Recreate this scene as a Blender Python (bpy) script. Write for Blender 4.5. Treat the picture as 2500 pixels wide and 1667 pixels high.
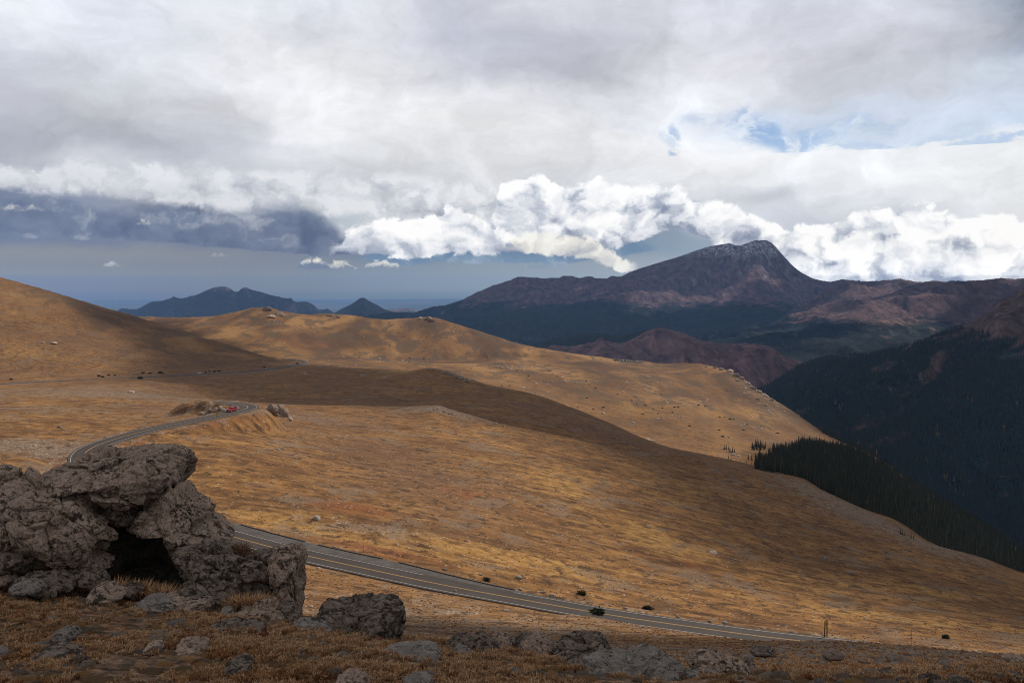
import bpy, bmesh, math, random
import numpy as np
from mathutils import Vector, Matrix

random.seed(7)
RNG = np.random.default_rng(11)
SC = bpy.context.scene
COL = SC.collection
for _o in list(bpy.data.objects):
    bpy.data.objects.remove(_o, do_unlink=True)

# ------------------------------------------------------------------ camera
F = 2430.0                      # focal length in photo pixels (photo 2500 x 1667)
V0 = 699.0                      # row of the eye-level horizon
PITCH = math.atan((833.5 - V0) / F)
cam_d = bpy.data.cameras.new("camera")
cam = bpy.data.objects.new("camera", cam_d)
COL.objects.link(cam)
cam.location = (0, 0, 0)
cam.rotation_euler = (math.pi / 2 - PITCH, 0, 0)
cam_d.sensor_width = 36.0
cam_d.lens = 36.0 * F / 2500.0
cam_d.clip_start = 0.1
cam_d.clip_end = 400000.0
SC.camera = cam

# ------------------------------------------------------------------ render set-up
SC.render.engine = 'CYCLES'
SC.cycles.use_denoising = True
try:
    SC.cycles.denoiser = 'OPENIMAGEDENOISE'
    SC.cycles.denoising_prefilter = 'NONE'
except Exception:
    pass
SC.cycles.filter_width = 1.0
SC.cycles.max_bounces = 5
SC.cycles.diffuse_bounces = 2
SC.cycles.glossy_bounces = 2
SC.cycles.transmission_bounces = 2
SC.cycles.transparent_max_bounces = 8
SC.cycles.volume_bounces = 1
SC.cycles.use_adaptive_sampling = False
SC.cycles.caustics_reflective = False
SC.cycles.caustics_refractive = False
SC.view_settings.view_transform = 'Standard'
SC.view_settings.look = 'None'
SC.view_settings.exposure = 0.0
SC.view_settings.gamma = 1.0
SC.view_settings.use_curve_mapping = False

# ------------------------------------------------------------------ sun
SUN_AZ = math.radians(46.0)     # to the right of the view direction
SUN_EL = math.radians(41.0)
SUN_DIR = Vector((math.sin(SUN_AZ) * math.cos(SUN_EL), math.cos(SUN_AZ) * math.cos(SUN_EL), math.sin(SUN_EL)))
sun_d = bpy.data.lights.new("sun", 'SUN')
sun_d.energy = 3.9
sun_d.angle = math.radians(0.53)
sun_d.color = (1.0, 0.90, 0.77)
sun = bpy.data.objects.new("sun", sun_d)
sun.rotation_euler = SUN_DIR.to_track_quat('Z', 'Y').to_euler()
COL.objects.link(sun)


def srgb(*c):
    out = []
    for x in c:
        x = x / 255.0
        out.append(x / 12.92 if x <= 0.04045 else ((x + 0.055) / 1.055) ** 2.4)
    return tuple(out)


# the air: one even density; the sky behind it is set so that it comes through at its own brightness
HAZE = 2.7e-5
HAZE_COL = (0.27, 0.50, 0.93)
HAZE_L = 0.34
HAZE_TOP = 800.0


# ------------------------------------------------------------------ node helper
class NT:
    def __init__(self, tree):
        self.t = tree
        self.n = tree.nodes
        self.l = tree.links

    def new(self, typ, **kw):
        n = self.n.new(typ)
        for k, v in kw.items():
            setattr(n, k, v)
        return n

    def put(self, sock, v):
        if isinstance(v, bpy.types.NodeSocket):
            self.l.new(v, sock)
        elif v is not None:
            if hasattr(sock, 'default_value') and not isinstance(v, (int, float)) and len(v) == 3 and len(sock.default_value) == 4:
                v = (*v, 1.0)
            sock.default_value = v

    def math(self, op, a, b=None, c=None, clamp=False):
        n = self.new('ShaderNodeMath', operation=op, use_clamp=clamp)
        self.put(n.inputs[0], a)
        if b is not None:
            self.put(n.inputs[1], b)
        if c is not None:
            self.put(n.inputs[2], c)
        return n.outputs[0]

    def vmath(self, op, a, b=None):
        n = self.new('ShaderNodeVectorMath', operation=op)
        self.put(n.inputs[0], a)
        if b is not None:
            self.put(n.inputs[3 if op == 'SCALE' else 1], b)
        return n.outputs[1] if op in ('LENGTH', 'DOT_PRODUCT', 'DISTANCE') else n.outputs[0]

    def mix(self, f, a, b, blend='MIX'):
        n = self.new('ShaderNodeMix', data_type='RGBA', blend_type=blend)
        self.put(n.inputs[0], f)
        self.put(n.inputs[6], a)
        self.put(n.inputs[7], b)
        return n.outputs[2]

    def fmix(self, f, a, b):
        n = self.new('ShaderNodeMix', data_type='FLOAT')
        self.put(n.inputs[0], f)
        self.put(n.inputs[2], a)
        self.put(n.inputs[3], b)
        return n.outputs[0]

    dims = '3D'

    def noise(self, vec, scale=1.0, detail=4.0, rough=0.5, dist=0.0, col=False):
        n = self.new('ShaderNodeTexNoise', noise_dimensions=self.dims)
        self.put(n.inputs['Vector'], vec)
        n.inputs['Scale'].default_value = scale
        n.inputs['Detail'].default_value = detail
        n.inputs['Roughness'].default_value = rough
        n.inputs['Distortion'].default_value = dist
        return n.outputs[1] if col else n.outputs[0]

    def voro(self, vec, scale=1.0, feature='F1', out=0, smooth=None, detail=0.0, rnd=1.0):
        n = self.new('ShaderNodeTexVoronoi', feature=feature, voronoi_dimensions=self.dims)
        self.put(n.inputs['Vector'], vec)
        n.inputs['Scale'].default_value = scale
        n.inputs['Randomness'].default_value = rnd
        if smooth is not None:
            n.inputs['Smoothness'].default_value = smooth
        if detail:
            n.inputs['Detail'].default_value = detail
        return n.outputs[out]

    def ramp(self, fac, stops, interp='LINEAR'):
        n = self.new('ShaderNodeValToRGB')
        r = n.color_ramp
        r.interpolation = interp
        while len(r.elements) > 1:
            r.elements.remove(r.elements[-1])
        r.elements[0].position = stops[0][0]
        r.elements[0].color = (*stops[0][1], 1) if len(stops[0][1]) == 3 else stops[0][1]
        for p, c in stops[1:]:
            e = r.elements.new(p)
            e.color = (*c, 1)
        self.put(n.inputs[0], fac)
        return n.outputs[0]

    def step(self, x, lo, hi, smooth=True):
        n = self.new('ShaderNodeMapRange', interpolation_type='SMOOTHSTEP' if smooth else 'LINEAR')
        self.put(n.inputs[0], x)
        self.put(n.inputs[1], lo)
        self.put(n.inputs[2], hi)
        n.inputs[3].default_value = 0.0
        n.inputs[4].default_value = 1.0
        return n.outputs[0]

    def curve(self, x, pts):
        """float curve through (x, y) points, x and y both in 0..1"""
        n = self.new('ShaderNodeFloatCurve')
        c = n.mapping.curves[0]
        c.points[0].location = pts[0]
        c.points[1].location = pts[-1]
        for p in pts[1:-1]:
            c.points.new(*p)
        n.mapping.update()
        self.put(n.inputs['Value'], x)
        return n.outputs[0]

    def attr(self, name):
        n = self.new('ShaderNodeAttribute')
        n.attribute_name = name
        return n.outputs['Fac']

    def scale(self, vec, s):
        n = self.new('ShaderNodeVectorMath', operation='MULTIPLY')
        self.put(n.inputs[0], vec)
        n.inputs[1].default_value = s
        return n.outputs[0]

    def comb(self, x, y, z):
        n = self.new('ShaderNodeCombineXYZ')
        self.put(n.inputs[0], x)
        self.put(n.inputs[1], y)
        self.put(n.inputs[2], z)
        return n.outputs[0]

    def sep(self, v):
        n = self.new('ShaderNodeSeparateXYZ')
        self.put(n.inputs[0], v)
        return n.outputs


# ------------------------------------------------------------------ photo pixel -> direction -> point
CP, SP = math.cos(PITCH), math.sin(PITCH)


def pix_dir(u, v):
    a = (u - 1250.0) / F
    b = (833.5 - v) / F
    return a, CP + b * SP, b * CP - SP      # right, forward, up


def at(u, v, Y):
    """point seen at photo pixel (u, v) at forward distance Y"""
    x, y, z = pix_dir(u, v)
    return Vector((x / y * Y, Y, z / y * Y))


def at_drop(u, v, H):
    x, y, z = pix_dir(u, v)
    k = -H / z
    return Vector((x * k, y * k, -H))


def az_el(u, v):
    x, y, z = pix_dir(u, v)
    return math.atan2(x, y), math.atan2(z, math.hypot(x, y))


# ------------------------------------------------------------------ sky: Sky Texture behind a broken deck of cloud
AZ_R = math.radians(40.0)


def azf(u, v=500):
    return min(1.0, max(0.0, (az_el(u, v)[0] + AZ_R) / (2 * AZ_R)))


def elv(v):
    return az_el(1250, v)[1]


def build_world():
    w = bpy.data.worlds.new("World")
    SC.world = w
    w.use_nodes = True
    t = NT(w.node_tree)
    t.dims = '2D'
    t.n.clear()
    out = t.new('ShaderNodeOutputWorld')
    sky = t.new('ShaderNodeTexSky', sky_type='NISHITA')
    sky.sun_disc = False
    sky.sun_elevation = SUN_EL
    sky.sun_rotation = SUN_AZ
    sky.altitude = 3600
    sky.air_density = 1.0
    sky.dust_density = 0.6
    skyc = t.mix(1.0, sky.outputs[0], (0.075, 0.075, 0.075), 'MULTIPLY')
    tc = t.new('ShaderNodeTexCoord')
    d = tc.outputs['Generated']
    x, y, z = t.sep(d)
    az = t.math('ARCTAN2', x, y)
    el = t.math('ARCSINE', z)
    # ---- the whole dome, softly: grey deck overhead, paler towards the horizon
    t.dims = '3D'
    over = t.ramp(t.noise(d, 1.7, 3, 0.55), [(0.3, srgb(*OVER[0])), (0.7, srgb(*OVER[1]))])
    t.dims = '2D'
    dome = t.mix(t.step(el, 0.02, 0.25), srgb(*OVER[2]), over)
    dome = t.mix(t.step(el, -0.012, -0.03), dome, (0.05, 0.055, 0.06))
    # ---- the deck as it looks ahead: rows of colour over azimuth, bent by cloud noise
    pv = t.comb(az, t.math('MULTIPLY', el, 1.6), 0.0)
    wv = t.vmath('SUBTRACT', t.noise(pv, 3.2, 3, 0.55, 0.0, col=True), (0.5, 0.5, 0.5))
    wv2 = t.vmath('SUBTRACT', t.noise(pv, 13.0, 5, 0.6, 0.0, col=True), (0.5, 0.5, 0.5))
    warp = t.vmath('ADD', t.scale(wv, (0.10, 0.05, 0)), t.scale(wv2, (0.07, 0.032, 0)))
    wx, wy, _ = t.sep(warp)
    damp = t.step(el, elv(715), elv(560))
    azw = t.math('ADD', az, t.math('MULTIPLY', wx, damp))
    elw = t.math('ADD', el, t.math('MULTIPLY', wy, damp))
    fa = t.math('DIVIDE', t.math('ADD', azw, AZ_R), 2 * AZ_R)
    col = None
    prev = None
    for v, cells in SKY_ROWS:
        r = t.ramp(fa, [(azf(u, v), srgb(*c)) for u, c in cells], 'B_SPLINE')
        e = elv(v)
        col = r if col is None else t.mix(t.step(elw, prev, e), col, r)
        prev = e
    col = t.mix(t.step(elw, elv(0) + 0.02, elv(0) + 0.20), col, over)
    pw0 = t.vmath('ADD', pv, warp)
    m1 = t.noise(pw0, 7.0, 6, 0.58, 0.0)
    m2 = t.noise(pw0, 26.0, 6, 0.6)
    mm = t.math('ADD', t.math('MULTIPLY', t.math('SUBTRACT', m1, 0.5), 0.55), t.math('MULTIPLY', t.math('SUBTRACT', m2, 0.5), 0.35))
    mm = t.math('MULTIPLY', mm, t.step(el, elv(640), elv(500)))
    g = t.math('ADD', 1.07, mm)
    col = t.mix(1.0, col, t.comb(g, g, g), 'MULTIPLY')
    side = t.step(t.math('ABSOLUTE', az), math.radians(31), math.radians(37.8))
    col_side = t.mix(side, col, dome)
    # ---- blue gaps: the Sky Texture itself shows through
    gap = None
    for (u, v, du, dv, k) in SKY_GAPS:
        a0, e0 = az_el(u, v)
        q = t.vmath('LENGTH', t.comb(t.math('DIVIDE', t.math('SUBTRACT', azw, a0), du / F), t.math('DIVIDE', t.math('SUBTRACT', elw, e0), dv / F), 0.0))
        b = t.math('MULTIPLY', t.step(q, 1.25, 0.25), k)
        gap = b if gap is None else t.math('MAXIMUM', gap, b)
    gn = t.noise(pw0, 30.0, 7, 0.65)
    gap = t.math('MULTIPLY', gap, t.step(gn, 0.36, 0.56))
    upper = t.mix(gap, col_side, t.mix(1.0, skyc, SKY_BLUE_TINT, 'MULTIPLY'))
    # ---- cumulus banks: outline curves with a billowing edge, lit from the sun's side
    E0, E1 = elv(760), elv(380)
    def ecurve(pts):
        p = [(azf(u, v), (elv(v) - E0) / (E1 - E0)) for u, v in pts]
        return [(0.0, p[0][1])] + p + [(1.0, p[-1][1])]
    fa0 = t.math('DIVIDE', t.math('ADD', az, AZ_R), 2 * AZ_R)
    fe = t.math('DIVIDE', t.math('SUBTRACT', el, E0), E1 - E0)
    pb = t.comb(az, t.math('MULTIPLY', el, 1.25), 0.0)
    ws = t.vmath('SUBTRACT', t.noise(pb, 20.0, 5, 0.62, col=True), (0.5, 0.5, 0.5))
    pw = t.vmath('ADD', pb, t.scale(ws, (0.055, 0.045, 0)))
    fnz = t.noise(pw, 130.0, 4, 0.62)
    def billow(p):
        a = t.voro(p, 19.0, 'SMOOTH_F1', 0, 0.35)
        b = t.voro(p, 43.0, 'F1', 0)
        c = t.voro(p, 97.0, 'F1', 0)
        s = t.math('ADD', t.math('MULTIPLY', a, 0.55), t.math('ADD', t.math('MULTIPLY', b, 0.27), t.math('MULTIPLY', c, 0.13)))
        s = t.math('ADD', s, t.math('MULTIPLY', fnz, 0.12))
        return t.math('SUBTRACT', 0.62, s)
    h = billow(pw)
    h2 = billow(t.vmath('ADD', pw, (0.0100, 0.0130, 0.0)))
    dh = t.math('SUBTRACT', h, h2)
    pn = t.math('SUBTRACT', t.noise(pw, 11.0, 4, 0.55), 0.5)
    hs = t.math('SUBTRACT', t.noise(pw, 90.0, 5, 0.6), 0.5)
    lower = col_side
    for bk in SKY_BANKS:
        small = bk.get('small', False)
        top = t.curve(fa0, ecurve(bk['top']))
        bot = t.curve(fa0, ecurve(bk['bot']))
        e_up = t.math('SUBTRACT', top, fe)
        e_dn = t.math('SUBTRACT', fe, bot)
        lim = t.math('MINIMUM', e_up, t.math('MULTIPLY', e_dn, bk.get('hard', 1.6)))
        dens = t.math('ADD', lim, t.math('MULTIPLY', hs if small else h, bk['amp']))
        cov = t.step(t.math('ADD', dens, t.math('MULTIPLY', hs, 0.0 if small else 0.06)), bk.get('lo', -0.004), bk.get('hi', 0.032))
        cov = t.math('MULTIPLY', cov, t.math('MULTIPLY', t.step(fa0, azf(bk['u0'] - 25), azf(bk['u0'] + 10)), t.step(fa0, azf(bk['u1'] + 25), azf(bk['u1'] - 10))))
        cov = t.math('MULTIPLY', cov, bk.get('alpha', 1.0))
        if small:
            light = t.math('ADD', t.math('MULTIPLY', t.math('SUBTRACT', t.step(e_dn, 0.0, 0.07), 0.5), 0.9), t.math('ADD', 0.5, t.math('MULTIPLY', hs, 1.2)))
        else:
            light = t.math('ADD', t.math('MULTIPLY', dh, bk['relief'] * 0.62), bk.get('base', 0.68))
            light = t.math('ADD', light, t.math('MULTIPLY', t.math('SUBTRACT', t.step(e_dn, 0.0, bk['shade_h']), 1.0), bk['shade']))
            light = t.math('ADD', light, t.math('ADD', t.math('MULTIPLY', pn, bk['patch'] * 0.35), t.math('MULTIPLY', hs, 0.34)))
        lower = t.mix(cov, lower, t.ramp(light, [(p, srgb(*q)) for p, q in bk['ramp']]))
        sine = t.math('MAXIMUM', t.math('SINE', el), HAZE_TOP / 75000.0)
    T = t.math('EXPONENT', t.math('DIVIDE', -HAZE * HAZE_TOP, sine))
    U1 = t.math('MULTIPLY', t.math('SUBTRACT', 1.0, T), HAZE_L)
    inT = t.math('DIVIDE', 1.0, T)
    def clear(c):
        s = t.vmath('SUBTRACT', c, t.scale(t.comb(U1, U1, U1), HAZE_COL))
        s = t.vmath('MULTIPLY', s, t.comb(inT, inT, inT))
        return t.vmath('MAXIMUM', s, (0.0, 0.0, 0.0))
    def bg(c):
        n = t.new('ShaderNodeBackground')
        t.put(n.inputs[0], c)
        n.inputs[1].default_value = SKY_STRENGTH
        return n.outputs[0]
    def pick(f, a, b):
        n = t.new('ShaderNodeMixShader')
        t.put(n.inputs[0], f); t.l.new(a, n.inputs[1]); t.l.new(b, n.inputs[2])
        return n.outputs[0]
    low = t.math('LESS_THAN', el, elv(385))
    ahead = t.math('MULTIPLY', t.math('LESS_THAN', t.math('ABSOLUTE', az), math.radians(38)), t.math('MULTIPLY', t.math('LESS_THAN', el, elv(0) + 0.24), t.math('GREATER_THAN', el, -0.03)))
    t.l.new(pick(ahead, bg(dome), pick(low, bg(clear(upper)), bg(clear(lower)))), out.inputs[0])
    w.cycles.sampling_method = 'MANUAL'
    w.cycles.sample_map_resolution = 256


OVER = [(148, 147, 150), (196, 195, 198), (176, 178, 184)]
SKY_STRENGTH = 1.0
SKY_BLUE_TINT = (1.0, 1.08, 1.15)
SKY_ROWS = [
    (727, [(0, (96, 110, 128)), (500, (98, 112, 130)), (1000, (100, 120, 142)), (1500, (118, 138, 158)), (2500, (150, 165, 180))]),
    (700, [(0, (112, 119, 130)), (500, (112, 120, 133)), (800, (114, 127, 143)), (1000, (118, 134, 152)), (1500, (135, 150, 166)), (2500, (170, 180, 190))]),
    (650, [(0, (122, 128, 138)), (400, (119, 127, 139)), (750, (122, 131, 146)), (1000, (124, 138, 155)), (1250, (136, 149, 163)), (1500, (140, 152, 166)), (1800, (170, 178, 188)), (2500, (215, 220, 226))]),
    (612, [(0, (128, 134, 143)), (400, (130, 135, 144)), (700, (120, 130, 148)), (850, (116, 131, 152)), (950, (100, 128, 160)), (1250, (106, 131, 161)), (1500, (122, 144, 166)), (1640, (134, 153, 172)), (1780, (152, 168, 184)), (1900, (190, 200, 210)), (2500, (225, 229, 233))]),
    (575, [(0, (107, 119, 145)), (250, (112, 123, 148)), (420, (118, 128, 150)), (550, (112, 124, 148)), (700, (116, 130, 153)), (800, (128, 143, 163)), (900, (150, 163, 178)), (1250, (120, 138, 164)), (1500, (116, 130, 156)), (1650, (140, 154, 174)), (1780, (172, 182, 196)), (1850, (190, 200, 212)), (2000, (200, 206, 216)), (2500, (228, 231, 235))]),
    (535, [(0, (104, 117, 145)), (250, (110, 122, 149)), (450, (103, 115, 141)), (600, (118, 130, 153)), (720, (125, 138, 158)), (800, (146, 158, 172)), (850, (180, 190, 200)), (1000, (190, 197, 206)), (1250, (165, 175, 192)), (1500, (200, 206, 216)), (1800, (215, 219, 227)), (1960, (186, 194, 208)), (2050, (200, 205, 214)), (2500, (228, 231, 235))]),
    (500, [(0, (112, 124, 150)), (200, (126, 136, 158)), (300, (158, 166, 180)), (450, (150, 158, 174)), (600, (172, 177, 187)), (750, (146, 155, 170)), (820, (176, 183, 193)), (900, (205, 209, 215)), (1050, (190, 197, 206)), (1250, (175, 183, 197)), (1500, (205, 208, 216)), (1750, (214, 217, 225)), (1900, (196, 200, 210)), (2050, (205, 209, 217)), (2200, (228, 231, 235)), (2500, (226, 229, 233))]),
    (470, [(0, (172, 178, 190)), (90, (186, 191, 201)), (190, (146, 153, 170)), (320, (196, 199, 207)), (430, (206, 209, 215)), (520, (182, 187, 197)), (650, (202, 205, 212)), (800, (190, 193, 199)), (950, (208, 211, 216)), (1100, (202, 206, 213)), (1400, (214, 217, 222)), (1650, (222, 224, 229)), (1820, (205, 209, 217)), (1900, (190, 196, 207)), (2000, (222, 225, 230)), (2250, (231, 233, 236)), (2500, (227, 230, 233))]),
    (425, [(0, (168, 173, 185)), (150, (180, 184, 194)), (250, (212, 214, 221)), (350, (188, 191, 200)), (500, (184, 188, 198)), (650, (196, 199, 206)), (800, (206, 208, 213)), (1000, (205, 208, 213)), (1200, (214, 216, 220)), (1500, (224, 226, 230)), (1800, (230, 232, 236)), (2000, (224, 227, 231)), (2250, (230, 233, 236)), (2500, (228, 231, 234))]),
    (375, [(0, (172, 176, 188)), (200, (178, 181, 192)), (400, (174, 177, 186)), (600, (190, 193, 203)), (800, (216, 218, 223)), (950, (224, 226, 229)), (1200, (211, 212, 216)), (1400, (228, 229, 232)), (1700, (236, 237, 240)), (1900, (234, 236, 239)), (2050, (226, 229, 233)), (2500, (226, 229, 233))]),
    (350, [(0, (174, 177, 189)), (200, (184, 187, 195)), (400, (176, 179, 187)), (600, (194, 197, 205)), (750, (228, 229, 233)), (950, (230, 231, 234)), (1150, (212, 213, 216)), (1400, (232, 233, 236)), (1700, (238, 239, 241)), (1900, (214, 222, 232)), (2050, (196, 208, 224)), (2250, (200, 211, 227)), (2500, (190, 204, 224))]),
    (300, [(0, (176, 178, 191)), (200, (198, 200, 205)), (350, (194, 196, 203)), (500, (192, 193, 198)), (620, (216, 217, 221)), (720, (234, 235, 238)), (850, (226, 227, 231)), (980, (238, 239, 241)), (1150, (214, 215, 217)), (1350, (236, 237, 239)), (1550, (224, 227, 235)), (1700, (232, 235, 240)), (1850, (196, 208, 224)), (2000, (196, 207, 224)), (2200, (204, 213, 228)), (2500, (200, 211, 228))]),
    (240, [(0, (182, 184, 197)), (150, (198, 201, 208)), (300, (208, 211, 219)), (500, (214, 216, 222)), (680, (240, 240, 244)), (850, (226, 227, 230)), (1000, (238, 239, 242)), (1150, (224, 225, 229)), (1350, (206, 208, 214)), (1550, (226, 228, 233)), (1750, (230, 232, 238)), (1900, (214, 217, 225)), (2050, (192, 195, 204)), (2250, (196, 200, 208)), (2500, (196, 208, 224))]),
    (170, [(0, (214, 217, 226)), (200, (216, 219, 228)), (350, (214, 218, 228)), (480, (224, 226, 231)), (620, (240, 240, 244)), (800, (220, 221, 224)), (950, (228, 229, 233)), (1100, (196, 198, 208)), (1220, (186, 188, 200)), (1380, (182, 184, 196)), (1550, (210, 212, 218)), (1800, (224, 224, 231)), (1980, (194, 195, 205)), (2150, (206, 207, 217)), (2350, (184, 188, 199)), (2500, (152, 162, 179)), (2600, (140, 152, 170))]),
    (100, [(0, (229, 232, 239)), (150, (226, 229, 236)), (260, (206, 209, 221)), (400, (218, 221, 229)), (560, (228, 229, 232)), (720, (214, 217, 227)), (850, (224, 225, 229)), (1000, (206, 209, 219)), (1120, (180, 182, 196)), (1230, (184, 186, 199)), (1330, (188, 190, 202)), (1500, (200, 203, 212)), (1720, (219, 220, 229)), (1900, (210, 211, 222)), (2100, (206, 208, 219)), (2250, (206, 209, 220)), (2400, (166, 175, 189)), (2480, (138, 150, 166)), (2560, (122, 134, 152)), (2750, (120, 132, 150))]),
    (20, [(0, (226, 229, 240)), (140, (220, 223, 234)), (270, (212, 215, 228)), (450, (222, 225, 233)), (600, (226, 229, 236)), (800, (216, 220, 230)), (950, (226, 227, 232)), (1080, (184, 186, 200)), (1170, (186, 188, 201)), (1250, (210, 212, 220)), (1400, (204, 206, 216)), (1650, (216, 218, 228)), (1900, (208, 211, 222)), (2150, (206, 210, 219)), (2300, (190, 196, 205)), (2400, (160, 168, 183)), (2480, (130, 142, 159)), (2560, (118, 130, 148)), (2750, (118, 130, 148))]),
]
SKY_GAPS = [
    (1890, 312, 75, 50, 0.8), (1850, 275, 45, 45, 0.55), (1990, 330, 130, 30, 0.6), (2200, 345, 230, 17, 0.5),
    (2450, 348, 180, 14, 0.6), (1668, 306, 26, 30, 0.6), (1605, 367, 16, 12, 0.6), (1625, 330, 40, 26, 0.35), (1750, 268, 80, 18, 0.35),
    (2120, 300, 130, 18, 0.35)]
WHITE = [(0.0, (140, 152, 175)), (0.22, (176, 184, 200)), (0.42, (214, 219, 228)), (0.6, (238, 240, 244)), (0.78, (254, 254, 255))]
GREYW = [(0.0, (128, 138, 156)), (0.3, (166, 172, 186)), (0.5, (200, 204, 212)), (0.75, (232, 234, 238))]
DARKB = [(0.0, (80, 95, 127)), (0.4, (97, 111, 141)), (0.7, (118, 131, 156)), (0.95, (170, 177, 190))]
BLUEB = [(0.0, (86, 116, 154)), (0.4, (96, 127, 163)), (0.7, (112, 140, 170)), (1.0, (170, 188, 206))]
SKY_BANKS = [
    # flat dark stratus under the deck, left
    dict(u0=-300, u1=1500, seed=1.0, scale=16, warp=1.0, amp=0.16, relief=1.3, shade=0.05, shade_h=0.2, patch=0.6, ramp=GREYW, hard=1.4, alpha=0.75, lo=-0.02, hi=0.07,
         top=[(-300, 425), (0, 430), (90, 440), (180, 425), (300, 415), (420, 422), (560, 430), (700, 432), (800, 425), (950, 440), (1060, 446), (1200, 470), (1500, 520)],
         bot=[(-300, 500), (0, 492), (150, 485), (300, 500), (420, 505), (560, 520), (700, 505), (850, 525), (1000, 500), (1500, 510)]),
    dict(u0=-300, u1=880, seed=1.0, scale=16, warp=1.0, amp=0.13, relief=1.3, shade=0.12, shade_h=0.2, patch=1.6, ramp=DARKB, hard=3.0, alpha=0.9, lo=-0.01, hi=0.035,
         top=[(-300, 495), (0, 505), (150, 515), (300, 545), (420, 520), (560, 540), (700, 520), (780, 540), (880, 590)],
         bot=[(-300, 590), (0, 590), (200, 590), (400, 600), (520, 606), (620, 612), (760, 625), (880, 622)]),
    # soft grey-white cumulus above the left bank
    dict(u0=840, u1=1230, seed=2.0, scale=24, warp=1.2, amp=0.22, relief=1.6, shade=0.25, shade_h=0.25, patch=0.6, ramp=GREYW, alpha=0.85, lo=-0.02, hi=0.07,
         top=[(840, 560), (900, 510), (1000, 480), (1060, 465), (1110, 450), (1180, 452), (1215, 500), (1230, 540)],
         bot=[(840, 590), (950, 580), (1100, 560), (1230, 560)]),
    # blue-grey flat bases below the white banks
    dict(u0=900, u1=1590, seed=3.0, scale=22, warp=1.0, amp=0.12, relief=0.9, shade=0.0, shade_h=0.2, patch=1.2, ramp=BLUEB, hard=2.0, alpha=0.75, lo=-0.01, hi=0.03,
         top=[(900, 600), (1000, 590), (1250, 560), (1400, 556), (1500, 570), (1590, 608)],
         bot=[(900, 638), (1000, 644), (1130, 636), (1250, 642), (1400, 640), (1500, 626), (1590, 612)]),
    # main white bank running up to the summit
    dict(u0=1185, u1=1925, seed=4.0, scale=20, warp=1.2, amp=0.20, relief=2.3, shade=0.42, shade_h=0.26, patch=0.5, ramp=WHITE,
         top=[(1185, 540), (1216, 480), (1240, 462), (1296, 445), (1328, 450), (1361, 466), (1408, 470), (1455, 452), (1502, 462), (1548, 456), (1590, 446), (1620, 476), (1665, 484), (1712, 498), (1782, 508), (1829, 534), (1876, 562), (1905, 580), (1925, 600)],
         bot=[(1185, 565), (1300, 580), (1361, 592), (1502, 596), (1560, 575), (1640, 560), (1712, 575), (1760, 600), (1830, 616), (1925, 640)]),
    # lower left white bank
    dict(u0=822, u1=1290, seed=5.0, scale=22, warp=1.2, amp=0.17, relief=2.0, shade=0.32, shade_h=0.16, patch=0.5, ramp=WHITE,
         top=[(822, 600), (847, 568), (880, 554), (954, 538), (1010, 532), (1070, 522), (1104, 514), (1137, 530), (1174, 548), (1221, 564), (1290, 604)],
         bot=[(822, 618), (900, 620), (1000, 624), (1127, 616), (1290, 616)]),
    # ragged scraps under the main bank
    dict(u0=1225, u1=1540, seed=6.0, scale=46, warp=1.4, amp=0.20, relief=2.0, shade=0.2, shade_h=0.1, patch=0.5, ramp=[(0.0, (150, 160, 176)), (0.35, (205, 206, 208)), (0.6, (232, 230, 224)), (0.9, (246, 245, 240))], alpha=0.9,
         top=[(1230, 616), (1270, 596), (1330, 578), (1380, 574), (1430, 594), (1460, 610), (1500, 634), (1540, 660)], bot=[(1230, 606), (1300, 614), (1380, 622), (1430, 630), (1480, 641), (1540, 650)]),
    # right bank resting on the far range
    dict(u0=1865, u1=3300, seed=7.0, scale=18, warp=1.2, amp=0.22, relief=2.6, base=0.63, shade=0.22, shade_h=0.16, patch=0.9, ramp=WHITE,
         top=[(1860, 620), (1915, 596), (1965, 566), (2008, 556), (2055, 552), (2101, 538), (2172, 534), (2242, 536), (2279, 532), (2317, 538), (2359, 556), (2429, 544), (2500, 552), (2800, 560)],
         bot=[(1860, 700), (2000, 706), (2200, 706), (2500, 706), (2800, 706)]),
] + [
    dict(small=True, u0=u - w, u1=u + w, seed=10.0 + i, scale=95, warp=1.2, amp=am, relief=2.0, shade=0.25, shade_h=0.05, patch=0.2,
         ramp=[(0.0, c0), (0.5, c1), (0.9, (236, 234, 228))], alpha=0.85, lo=-0.01, hi=0.02,
         top=[(u - w - 10, v + 10), (u - w, v + 4), (u, v - hh), (u + w, v + 4), (u + w + 10, v + 10)],
         bot=[(u - w - 10, v + 2), (u, v + 3), (u + w + 10, v + 2)])
    for i, (u, v, w, hh, am, c0, c1) in enumerate([
        (277, 652, 26, 9, 0.05, (140, 146, 156), (190, 192, 196)),
        (532, 626, 22, 7, 0.05, (150, 154, 160), (205, 203, 198)),
        (765, 655, 45, 22, 0.08, (105, 120, 148), (120, 134, 158)),
        (835, 650, 30, 14, 0.14, (150, 160, 172), (225, 222, 214)),
        (935, 650, 48, 10, 0.14, (140, 155, 172), (222, 221, 216)),
        (1310, 652, 45, 7, 0.05, (118, 142, 168), (150, 168, 184)),
        (350, 555, 24, 7, 0.08, (150, 158, 170), (210, 212, 214)),
        (60, 530, 80, 8, 0.06, (130, 140, 160), (214, 215, 214))])
]
build_world()
# ------------------------------------------------------------------ numpy noise
def _hash2(ix, iy, seed):
    h = (ix.astype(np.int64) * 374761393 + iy.astype(np.int64) * 668265263 + seed * 974634777) & 0xFFFFFFFF
    h = ((h ^ (h >> 13)) * 1274126177) & 0xFFFFFFFF
    return h ^ (h >> 16)


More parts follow.
